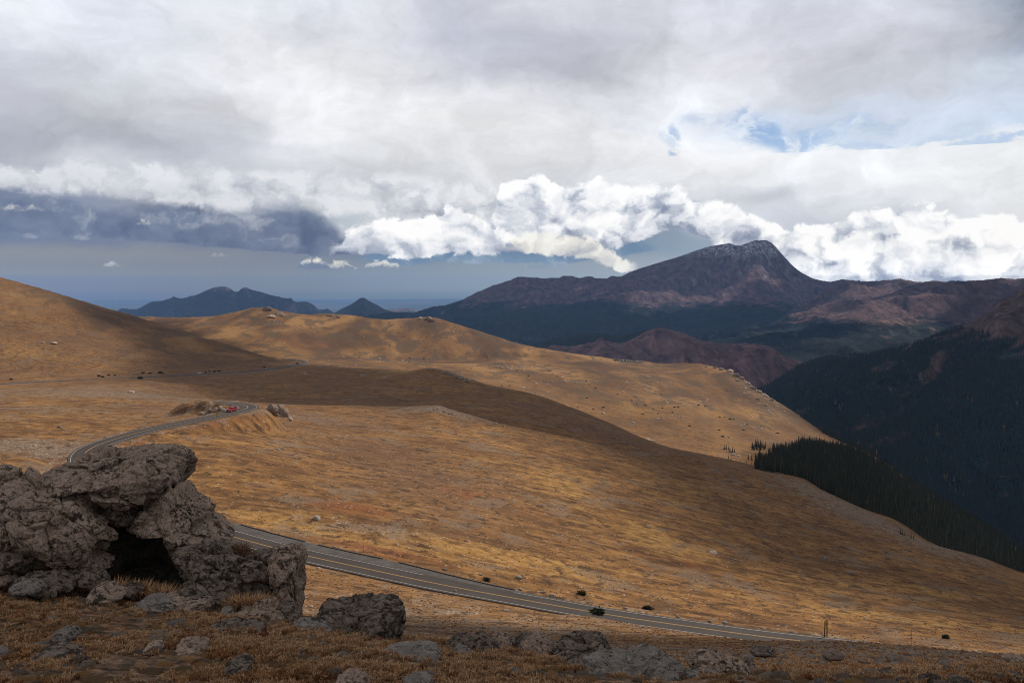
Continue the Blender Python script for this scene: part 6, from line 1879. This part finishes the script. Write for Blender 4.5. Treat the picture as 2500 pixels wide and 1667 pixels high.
# beyond the rim, on the hidden drop, treetops rise along the skyline
sX, sY, sZ, _ = (SLOPE[1], SLOPE[2], SLOPE[3], 0)
far_t = [joined_tree("far_spruce", 1.0, 0.17, 5, 5, 330 + k, M_NEEDLE2) for k in range(3)] + [joined_tree("far_dead", 1.0, 0.10, 4, 4, 335, M_GREYWOOD, M_GREYWOOD)] + [joined_tree("aspen", 1.0, 0.28, 4, 6, 336, M_ASPEN)]
fz = sZ.ravel(); fx = sX.ravel(); fy = sY.ravel()
n_ = 60000
ri = RNG.integers(0, sX.shape[0] - 1, n_ * 2); ci = RNG.integers(0, sX.shape[1] - 1, n_ * 2)
a_ = RNG.random(n_ * 2)[:, None]; b_ = RNG.random(n_ * 2)[:, None]
G3 = np.stack([sX, sY, sZ], 2)
Pq = G3[ri, ci] * (1 - a_) * (1 - b_) + G3[ri + 1, ci] * a_ * (1 - b_) + G3[ri, ci + 1] * (1 - a_) * b_ + G3[ri + 1, ci + 1] * a_ * b_
uu, vv = px_of(Pq[:, 0], Pq[:, 1], Pq[:, 2])
mask = (uu > 1700) & (uu < 2600) & (vv > 800) & (vv < 1450) & (Pq[:, 1] > 1700)
clump = fbm2(Pq[:, 0] / 160, Pq[:, 1] / 220, 5, 0.62, seed=81)
treeline = Pq[:, 2] + 60 * fbm2(Pq[:, 0] / 220, Pq[:, 1] / 220, 4, 0.6, seed=82) * 1.6
mask &= (clump > -0.30) & (treeline < -165) & (RNG.random(len(Pq)) > 0.93 * bare_streak(Pq[:, 0], Pq[:, 1]))
Pq = Pq[mask][:n_]
hh = 8 + 8 * RNG.random(len(Pq))
gold_t = fbm2(Pq[:, 0] / 70, Pq[:, 1] / 260, 4, 0.65, seed=83) + 0.15 * RNG.normal(size=len(Pq))
idx = np.where(gold_t > 0.66, 4, np.where(RNG.random(len(Pq)) < 0.03, 3, RNG.integers(0, 3, len(Pq))))
print("far trees", len(Pq))
scatter("far_forest", Pq - np.array([0, 0, 0.5]), hh, RNG.random(len(Pq)) * 6.28, far_t, idx)


# single trees: each its own thing with a trunk and a crown
TREE_KINDS = []
for k in range(4):
    v, f = crown_data(1.0, 0.17, 13, 8, 350 + k); c_me = mesh_np("crown", v, f, smooth=False); c_me.materials.append(M_NEEDLE)
    v, f = trunk_data(1.0, 0.024, 6, 4, 0.004, 350 + k); t_me = mesh_np("trunk", v, f); t_me.materials.append(M_BARK)
    TREE_KINDS.append((c_me, t_me))
tree_n = [0]


def spruce(u, v, ym, h, label, group=None, fat=1.0):
    p = ground(u, v, ym)
    k = tree_n[0]; tree_n[0] += 1
    e = bpy.data.objects.new("spruce_tree", None); COL.objects.link(e)
    e.location = (p.x, p.y, p.z - 0.1); e.rotation_euler = (0, 0, k * 2.1)
    e.scale = (h * fat, h * fat, h)
    e.empty_display_size = 0.1
    tag(e, label, 'tree', group)
    for nm, me in zip(("crown", "trunk"), TREE_KINDS[k % 4]):
        o = bpy.data.objects.new(nm, me); COL.objects.link(o); o.parent = e


GR = "spruces standing above the wood on the plateau's edge"
TREES = []
for i in range(17):      # the oval grove
    a = i * 2.399; r = math.sqrt((i + 0.5) / 17)
    TREES.append((1851 + 20 * r * math.cos(a), 1094 + 6 * r * math.sin(a), 6.5 + (i % 4) * 1.1, "dark spruce packed into the small oval grove left of the wood", "spruces of the small oval grove"))
TREES += [(1768, 1096, 5.5, "leftmost small spruce of the pair of clumps on the bare slope", GR), (1773, 1097, 6.5, "tallest spruce of the left clump on the bare slope", GR), (1779, 1098, 5, "short spruce at the right of the left clump", GR),
          (1782, 1103, 6, "spruce at the left of the second clump on the bare slope", GR), (1788, 1104, 6.5, "broad spruce in the middle of the second clump", GR), (1793, 1104, 4.5, "low spruce at the right of the second clump", GR),
          (1778, 1123, 5.5, "pointed spruce of the lower pair near the shaded rim", GR), (1785, 1125, 4.5, "shorter spruce of the lower pair near the shaded rim", GR), (1797, 1126, 3.5, "tiny spruce right of the lower pair", GR),
          (1827, 1121, 6, "lone spruce left of the tall one in front of the wood", GR), (1835, 1123, 6, "slim spruce beside the lone one in front of the wood", GR), (1854, 1118, 9, "tall slim spruce rising alone below the oval grove", GR),
          (1845, 1130, 6, "spruce at the wood's lower left corner", GR), (1822, 1133, 4, "small spruce on pale stones below the lone one", GR), (1835, 1136, 4, "small spruce on pale stones nearest the wood's corner", GR),
          (1871, 1116, 6.5, "spruce in the golden clearing beside the wood", GR), (1888, 1096, 8, "pointed spruce at the wood's upper left corner", GR), (1897, 1095, 9, "tall spruce at the wood's upper left edge", GR), (1907, 1097, 8, "spruce in the upper left fringe of the wood", GR),
          (1880, 1098, 5, "small spruce just left of the wood's upper corner", GR), (1920, 1097, 7.5, "spruce notching the upper fringe of the wood", GR), (1940, 1091, 6, "short spruce among pale stones above the wood", GR),
          (1953, 1088, 9, "spruce at the left of the wood's highest tops", GR), (1962, 1086, 8, "spruce second from left among the wood's highest tops", GR), (1972, 1086, 10, "tallest spruce on the wood's top edge", GR), (1985, 1088, 8, "spruce right of the tallest on the wood's top edge", GR), (1998, 1089, 8.5, "spruce at the right of the wood's highest tops", GR)]
for u, v, h, lab, g in TREES:
    spruce(u, v, 780, h, lab, g, 1.15)
for i, (u, v, h) in enumerate([(2198, 1303, 5), (2203, 1305, 4.5), (2209, 1306, 3.5), (2224, 1313, 4.5), (2230, 1315, 3.5)]):
    spruce(u, v, 480, h * 0.8, ["leftmost of five little trees on the lower valley rim", "second of five little trees on the lower valley rim", "middle one of five little trees on the lower valley rim", "fourth of five little trees on the lower valley rim", "rightmost of five little trees on the lower valley rim"][i], "little trees on the lower valley rim")


def shrub_mesh(seed):
    r = np.random.default_rng(seed)
    V, Fc = [], []
    lobes = [(r.normal() * 0.35, r.normal() * 0.25, 0.5 + 0.4 * r.random()) for _ in range(5)]
    for i in range(260):
        lx, ly, s = lobes[i % 5]
        a = r.random() * 6.283; q = math.sqrt(r.random()) * 0.55 * s
        c = np.array([lx + math.cos(a) * q, ly + math.sin(a) * q, r.random() * 0.8 * s * (1.15 - q)])
        for _ in range(2):
            d = r.normal(size=3); d[2] = abs(d[2]) * 0.8; d = d / np.linalg.norm(d) * (0.16 + 0.12 * r.random())
            n = np.cross(d, r.normal(size=3)); n = n / (np.linalg.norm(n) + 1e-9) * 0.07
            k = len(V); V += [c - n, c + n, c + d]; Fc.append((k, k + 1, k + 2))
    me = mesh_np("shrub", V, Fc, smooth=False); me.materials.append(M_NEEDLE)
    return me


SHR = [shrub_mesh(400 + k) for k in range(4)]


def shrub(i, u, v, ym, w, label, group=None, fl=0.9):
    p = ground(u, v, ym)
    o = bpy.data.objects.new("shrub", SHR[i % 4]); COL.objects.link(o)
    o.location = (p.x, p.y, p.z - 0.05); o.scale = (w, w, w * fl); o.rotation_euler = (0, 0, i * 1.9)
    tag(o, label, 'shrub', group)


NEARSH = [(1188, 1416, 1.4, "small dark juniper in the grass beyond the middle of the front road"), (1422, 1451, 1.6, "low green juniper beyond the front road, above the nearest one"), (1460, 1499, 2.1, "green juniper growing at the near edge of the front road"),
          (1578, 1487, 1.6, "flat green juniper at the far verge of the front road"), (2303, 1557, 1.5, "lone green juniper on the grass at far right")]
for i, (u, v, w, lab) in enumerate(NEARSH):
    shrub(i, u, v, 120 if i == 2 else 195, w, lab)
ROADSH = [(28, 927, 3.2, "dark bush above the distant road at far left"), (243, 919, 3.6, "left green bush of the roadside clump on the distant road"), (251, 921, 3.2, "right green bush of the roadside clump on the distant road"), (264, 916, 3.0, "bush just above the roadside clump"), (279, 917, 2.4, "small bush right of the roadside clump"),
          (342, 925, 4.4, "wide green bush below the distant road"), (350, 911, 3.0, "first bush above the distant road near the hill's shade"), (365, 912, 3.0, "second bush above the distant road near the hill's shade"), (388, 911, 3.8, "large bush above the distant road near the hill's shade"), (395, 912, 3.0, "last bush of the row where the distant road enters shade"),
          (502, 910, 2.6, "small bush right of the white car on the distant road"), (512, 907, 2.6, "single bush above the distant road in shade"), (524, 908, 3.0, "left bush of the shaded roadside pair"), (534, 907, 3.4, "right bush of the shaded roadside pair"), (645, 898, 3.0, "bush behind the pale car on the distant road")]
for i, (u, v, w, lab) in enumerate(ROADSH):
    shrub(i, u, v, 780, w * 0.75, lab, "bushes along the distant road", 1.0)
PLAT = [(1764, 1066, 5), (1779, 1068, 3), (1757, 1019, 4), (1768, 1019, 3), (1780, 1023, 5), (1790, 1024, 4), (1684, 1040, 4), (1647, 994, 5), (1655, 995, 4), (1704, 990, 5), (1722, 992, 5), (1577, 990, 4.5), (1720, 1113, 5), (1732, 1115, 4), (1755, 1050, 4), (1899, 1058, 5), (1543, 978, 4), (1555, 986, 3.5), (1595, 998, 3.5), (1616, 996, 4), (1507, 963, 4), (1614, 963, 3.5), (1607, 1010, 3.5), (1568, 1011, 3.5), (1640, 1007, 4), (1822, 1036, 4), (1815, 1050, 4),
        (1433, 972, 4), (1448, 1000, 4), (1472, 995, 4), (1430, 930, 4), (1455, 948, 4), (1235, 920, 4), (1262, 905, 4), (1290, 918, 4), (1340, 906, 4), (1360, 919, 4), (1150, 900, 4), (1195, 895, 4), (1243, 942, 4), (1224, 942, 3.5), (1410, 995, 3)]
GP = "low spruce shrubs dotted over the far plateau"
for i, (u, v, w) in enumerate(PLAT):
    shrub(i, u, v, 880, w * 0.62, "low dark spruce shrub on the far plateau's dry grass, %s from the left" % nth(i, [e[0] for e in PLAT], u), GP, 0.75)
# ------------------------------------------------------------------ signs, poles, cars
M_SIGNY = flat_mat("yellow_sign_face", (0.62, 0.33, 0.03), 0.5, 0.4, c2=(0.52, 0.27, 0.03))
M_SIGNB = flat_mat("sign_black", (0.02, 0.015, 0.012), 0.6, 0.3)
M_POST = flat_mat("brown_post", (0.040, 0.026, 0.018), 0.85, 0.15)
M_POLE = flat_mat("weathered_pole", (0.13, 0.085, 0.055), 0.9, 0.1)


def box_mesh(name, sx, sy, sz, mat, bev=0.0, z0=0.0):
    bm = bmesh.new()
    bmesh.ops.create_cube(bm, size=1.0)
    for v in bm.verts:
        v.co = Vector((v.co.x * sx, v.co.y * sy, v.co.z * sz + sz / 2 + z0))
    if bev:
        bmesh.ops.bevel(bm, geom=bm.edges[:], offset=bev, segments=2, affect='EDGES')
    me = bpy.data.meshes.new(name); bm.to_mesh(me); bm.free()
    me.materials.append(mat)
    return me


def empty(name, loc, rz=0.0, label=None, cat=None, group=None):
    e = bpy.data.objects.new(name, None); COL.objects.link(e)
    e.location = loc; e.rotation_euler = (0, 0, rz); e.empty_display_size = 0.2
    tag(e, label, cat, group)
    return e


def part(name, me, parent, loc=(0, 0, 0), rot=(0, 0, 0)):
    o = bpy.data.objects.new(name, me); COL.objects.link(o); o.parent = parent
    o.location = loc; o.rotation_euler = rot
    return o


p = ground(2017, 1556, 190)
sg = empty("road_sign", p, math.radians(41), "yellow warning sign on two dark posts, seen nearly edge-on beside the front road", "road sign")
post_me = box_mesh("post", 0.16, 0.16, 3.75, M_POST, 0.015, -0.3)
for sx in (-0.42, 0.42):
    part("post", post_me, sg, (sx, 0.09, 0))
pn_ = part("panel", box_mesh("panel", 1.28, 0.03, 1.45, M_SIGNY, 0.008), sg, (0, -0.01, 2.05))
part("border", box_mesh("border", 1.36, 0.02, 1.53, M_SIGNB, 0.005), sg, (0, 0.015, 2.01))
part("symbol", box_mesh("symbol", 0.22, 0.012, 0.55, M_SIGNB, 0.003), pn_, (0.05, -0.021, 0.45))
part("cap", box_mesh("cap", 0.5, 0.10, 0.05, M_SIGNB, 0.01), sg, (-0.25, 0.02, 3.56), (0, 0, 0))

p = ground(528, 1021, 300)
s2 = empty("road_sign", p, math.radians(15), "small yellow curve sign on one post below the roadside mound", "road sign")
part("post", box_mesh("post", 0.11, 0.11, 2.5, M_POLE, 0.01, -0.3), s2, (0, 0.06, 0))
pl = part("panel", box_mesh("panel", 0.72, 0.03, 0.72, M_SIGNY, 0.01), s2, (0, -0.01, 1.50), (0, math.radians(45), 0))
part("arrow", box_mesh("arrow", 0.12, 0.012, 0.42, M_SIGNB, 0.003), pl, (0, -0.021, 0.16))
part("plate", box_mesh("plate", 0.5, 0.03, 0.36, M_SIGNY, 0.01), s2, (0, -0.01, 1.05))

for (u, vb, vt, ym, lab) in [(887, 1349, 1311, 195, "thin snow pole behind the front road, left of the middle"), (1631, 1503, 1454, 195, "tall thin snow pole beyond the front road near the flat juniper"), (1558, 1494, 1470, 195, "short thin snow pole at the road's far verge"),
                         (2225, 1577, 1531, 195, "thin snow pole standing alone in the grass at right"), (245, 1105, 1081, 230, "thin snow pole at the outside of the curving road"), (368, 919, 912, 800, "marker post beside the distant road's bushes"), (51, 931, 921, 800, "dark post beside the distant road at far left")]:
    p = ground(u, vb, ym)
    h = (vb - vt) / F * p.y
    r = 0.035 if p.y < 500 else 0.16
    me = bpy.data.meshes.new("snow_pole")
    bm = bmesh.new()
    bmesh.ops.create_cone(bm, cap_ends=True, segments=8, radius1=r, radius2=r * 0.7, depth=h + 0.3, matrix=Matrix.Translation((0, 0, h / 2 - 0.15)))
    bm.to_mesh(me); bm.free()
    o = link("snow_pole", me, M_POLE)
    o.location = p; o.rotation_euler = (0.02, -0.015, 0)
    tag(o, lab, 'pole', "thin poles along the roads")


def paint(name, c, metal=0.2):
    m, t, b = new_mat(name, 0.35, 0.5)
    P = t.new('ShaderNodeTexCoord').outputs['Object']
    t.put(b.inputs['Base Color'], t.mix(t.noise(P, 2.0, 3, 0.5), c, tuple(x * 0.85 for x in c)))
    b.inputs['Metallic'].default_value = metal
    b.inputs['Coat Weight'].default_value = 0.3
    return m


PAINTS = {'red': paint("red_paint", (0.42, 0.012, 0.018)), 'white': paint("white_paint", (0.78, 0.78, 0.77), 0.0), 'black': paint("black_paint", (0.02, 0.02, 0.022)), 'grey': paint("grey_paint", (0.22, 0.23, 0.25)),
          'silver': paint("silver_paint", (0.50, 0.51, 0.53), 0.4), 'blue': paint("blue_paint", (0.03, 0.06, 0.16)), 'maroon': paint("maroon_paint", (0.16, 0.02, 0.02))}
M_GLASS = flat_mat("tinted_glass", (0.012, 0.015, 0.018), 0.08, 0.6)
M_TYRE = flat_mat("tyre_rubber", (0.02, 0.02, 0.02), 0.9, 0.1)
M_RIM = flat_mat("wheel_rim", (0.45, 0.45, 0.46), 0.35, 0.5, 0.7)
M_LAMPW = flat_mat("headlight_lens", (0.75, 0.76, 0.78), 0.1, 0.6)
M_LAMPR = flat_mat("tail_light_lens", (0.35, 0.01, 0.01), 0.2, 0.5)


def extrude_profile(name, prof, w, mat, taper=0.0, bev=0.05):
    """side profile [(y, z)] extruded across x, narrowing upward by taper"""
    bm = bmesh.new()
    zs = [p[1] for p in prof]; z0, z1 = min(zs), max(zs)
    L, Rr = [], []
    for y, z in prof:
        k = w / 2 * (1 - taper * (z - z0) / (z1 - z0 + 1e-6))
        L.append(bm.verts.new((-k, y, z))); Rr.append(bm.verts.new((k, y, z)))
    n = len(prof)
    bm.faces.new(L); bm.faces.new(Rr[::-1])
    for i in range(n):
        j = (i + 1) % n
        bm.faces.new((L[i], Rr[i], Rr[j], L[j]))
    bmesh.ops.recalc_face_normals(bm, faces=bm.faces[:])
    if bev:
        bmesh.ops.bevel(bm, geom=bm.edges[:], offset=bev, segments=2, affect='EDGES')
    me = bpy.data.meshes.new(name); bm.to_mesh(me); bm.free()
    me.materials.append(mat)
    return me


CAR_ME = {}


def wheel_meshes():
    bm = bmesh.new()
    bmesh.ops.create_cone(bm, cap_ends=True, segments=18, radius1=0.36, radius2=0.36, depth=0.24, matrix=Matrix.Rotation(math.pi / 2, 4, 'Y'))
    bmesh.ops.bevel(bm, geom=bm.edges[:], offset=0.03, segments=1, affect='EDGES')
    me = bpy.data.meshes.new("tyre"); bm.to_mesh(me); bm.free(); me.materials.append(M_TYRE)
    bm = bmesh.new()
    bmesh.ops.create_cone(bm, cap_ends=True, segments=12, radius1=0.22, radius2=0.22, depth=0.26, matrix=Matrix.Rotation(math.pi / 2, 4, 'Y'))
    m2 = bpy.data.meshes.new("rim"); bm.to_mesh(m2); bm.free(); m2.materials.append(M_RIM)
    return me, m2


TYRE, RIM = wheel_meshes()


def car(loc, rz, col, label, group=None, kind='suv', detail=True, tilt=0.0):
    key = (col, kind)
    if key not in CAR_ME:
        if kind == 'suv':
            body = [(-2.3, 0.42), (-2.3, 0.95), (-2.2, 1.08), (1.05, 1.10), (1.2, 1.06), (2.15, 0.98), (2.3, 0.85), (2.32, 0.42)]
            cab = [(-2.15, 1.06), (-1.95, 1.62), (-1.7, 1.72), (0.15, 1.72), (0.35, 1.66), (1.05, 1.08)]
        elif kind == 'sedan':
            body = [(-2.3, 0.38), (-2.3, 0.85), (-2.15, 0.98), (1.05, 0.98), (1.2, 0.95), (2.2, 0.80), (2.3, 0.70), (2.32, 0.38)]
            cab = [(-1.75, 0.97), (-1.05, 1.38), (-0.8, 1.43), (0.1, 1.43), (0.3, 1.38), (1.05, 0.97)]
        else:      # van
            body = [(-2.7, 0.45), (-2.7, 1.2), (-2.6, 1.3), (1.6, 1.3), (1.8, 1.2), (2.5, 1.0), (2.6, 0.85), (2.6, 0.45)]
            cab = [(-2.68, 1.28), (-2.6, 2.35), (-2.4, 2.45), (0.8, 2.45), (1.1, 2.3), (1.75, 1.26)]
        hw = 1.9
        zt = max(p[1] for p in cab); zb = min(p[1] for p in cab)
        def shr(a):      # window band inside the cabin profile
            cy = sum(p[0] for p in cab) / len(cab); cz = (zt + zb) / 2
            return [(cy + (y - cy) * 0.90, cz + (z - cz) * 0.70) for y, z in cab]
        CAR_ME[key] = (extrude_profile("body", body, hw, PAINTS[col], 0.06, 0.06), extrude_profile("cabin", cab, hw * 0.93, PAINTS[col], 0.16, 0.05),
                       extrude_profile("side_window", shr(0), hw * 0.93 + 0.02, M_GLASS, 0.13, 0.02), cab, zt, zb)
    b, c, g, cab, zt, zb = CAR_ME[key]
    e = empty("parked_car" if group and 'lot' in group else "car", loc, rz, label, 'car' if kind != 'van' else 'van', group)
    if kind == 'van' : e.name = "van"
    e.rotation_euler = (tilt, 0, rz)
    part("body", b, e); part("cabin", c, e); part("side_window", g, e)
    # windscreen and rear window: thin panes lying on the sloped ends
    if detail:
        (y0, z0), (y1, z1) = cab[-1], cab[-2]
        ang = math.atan2(z1 - z0, y1 - y0)
        L = math.hypot(y1 - y0, z1 - z0) * 0.8
        ws = box_mesh("windscreen", 1.45, L, 0.03, M_GLASS, 0.01)
        part("windscreen", ws, e, ((0, (y0 + y1) / 2 + 0.04, (z0 + z1) / 2 + 0.02)), (ang + math.pi, 0, 0))
        (y0, z0), (y1, z1) = cab[0], cab[1]
        ang = math.atan2(z1 - z0, y1 - y0)
        rw = box_mesh("rear_window", 1.35, math.hypot(y1 - y0, z1 - z0) * 0.75, 0.03, M_GLASS, 0.01)
        part("rear_window", rw, e, ((0, (y0 + y1) / 2 - 0.03, (z0 + z1) / 2 + 0.02)), (ang, 0, 0))
        ym = 2.31 if kind != 'van' else 2.6
        for sx in (-0.68, 0.68):
            part("headlight", box_mesh("headlight", 0.36, 0.06, 0.16, M_LAMPW, 0.02), e, (sx, ym - 0.01, 0.68))
            part("tail_light", box_mesh("tail_light", 0.26, 0.06, 0.22, M_LAMPR, 0.02), e, (sx * 1.08, -2.31 if kind != 'van' else -2.7, 0.72))
        part("grille", box_mesh("grille", 0.85, 0.05, 0.22, M_SIGNB, 0.01), e, (0, ym, 0.52))
    yw = (-1.42, 1.42) if kind != 'van' else (-1.7, 1.65)
    for sx in (-0.86, 0.86):
        for y in yw:
            w = part("wheel", TYRE, e, (sx, y, 0.36))
            if detail:
                part("rim", RIM, w, (0, 0, 0))
    return e


def on_line(ln, u, ymin, ymax, side):
    """point on a road line near photo column u; returns location and heading"""
    U = road_u(ln)
    m = (ln[:, 1] > ymin) & (ln[:, 1] < ymax)
    k = np.where(m, np.abs(U - u), 1e9).argmin()
    k = min(max(k, 1), len(ln) - 2)
    tg = ln[k + 1, :2] - ln[k - 1, :2]; tg /= np.linalg.norm(tg)
    nr = np.array([-tg[1], tg[0]])
    q = ln[k, :2] + nr * side
    return (q[0], q[1], ln[k, 2] + 0.04), math.atan2(-tg[0], tg[1])


loc, rz = on_line(near_line, 577, 360, 378, 1.7)
car(loc, rz + math.pi, 'red', "red car with a black front driving down from the hairpin")
loc, rz = on_line(far_line, 487, 900, 1100, -1.7)
car(loc, rz, 'white', "white car on the distant road at the start of the shade")
loc, rz = on_line(far_line, 650, 1000, 1160, 1.7)
car(loc, rz, 'silver', "pale car on the distant road before the far bend", kind='sedan')
loc, rz = on_line(far_line, 708, 1080, 1175, 1.7)
car(loc, rz, 'grey', "grey car, left of two nose to tail at the far bend", kind='sedan')
loc, rz = on_line(far_line, 716, 1080, 1180, 1.7)
car(loc, rz, 'silver', "silver car, right of two nose to tail at the far bend")
loc, rz = on_line(far_line, 728, 1080, 1230, 0.5)
car(loc, rz, 'black', "black van cresting the far bend of the distant road", kind='van')
for u, c, k, lab in [(841, 'white', 'van', "white van, leftmost vehicle on the plateau road"), (875, 'black', 'suv', "black car, second from left on the plateau road"), (928, 'white', 'sedan', "white car in the middle of the plateau road"), (1002, 'maroon', 'suv', "maroon car on the plateau road beside the scree"),
                    (1034, 'black', 'suv', "black car right of the maroon one on the plateau road"), (1224, 'white', 'suv', "white car well along the plateau road"), (1402, 'black', 'suv', "black car nearing the hilltop parking lot")]:
    loc, rz = on_line(far_line, u, 1500, 2600, 1.7)
    car((loc[0], loc[1], loc[2] + 0.1), rz, c, lab, None, k)
LOT = [(1503, 879.5, 'black', 'suv'), (1507, 881.5, 'maroon', 'suv'), (1511, 880.5, 'grey', 'sedan'), (1514, 882.5, 'black', 'suv'), (1518, 881, 'black', 'suv'), (1522, 882.5, 'white', 'sedan'), (1526, 881.5, 'black', 'van'), (1530, 883, 'white', 'suv'), (1533, 880.5, 'blue', 'suv'), (1536, 882.5, 'silver', 'sedan'), (1540, 882, 'white', 'van'), (1544, 883, 'grey', 'suv'), (1548, 881.5, 'black', 'suv'), (1552, 882, 'white', 'suv'), (1556, 883.5, 'white', 'sedan')]
WORDS = ["first", "second", "third", "fourth", "fifth", "sixth", "seventh", "eighth", "ninth", "tenth", "eleventh", "twelfth", "thirteenth", "fourteenth", "last"]
for i, (u, v, c, k) in enumerate(LOT):
    x = (u - 1250) / F * 2395
    y = 2395 + 8 * (1 if i % 2 else -1)
    zc = max(float(gz(x, y)[0]), pk.z) + 0.62
    car((x, y, zc), 0.4 + (i % 3) * 0.25, c, "%s %s, %s from the left in the skyline parking lot" % (c, 'van' if k == 'van' else 'car', WORDS[i]), "vehicles in the skyline parking lot", k, detail=False)
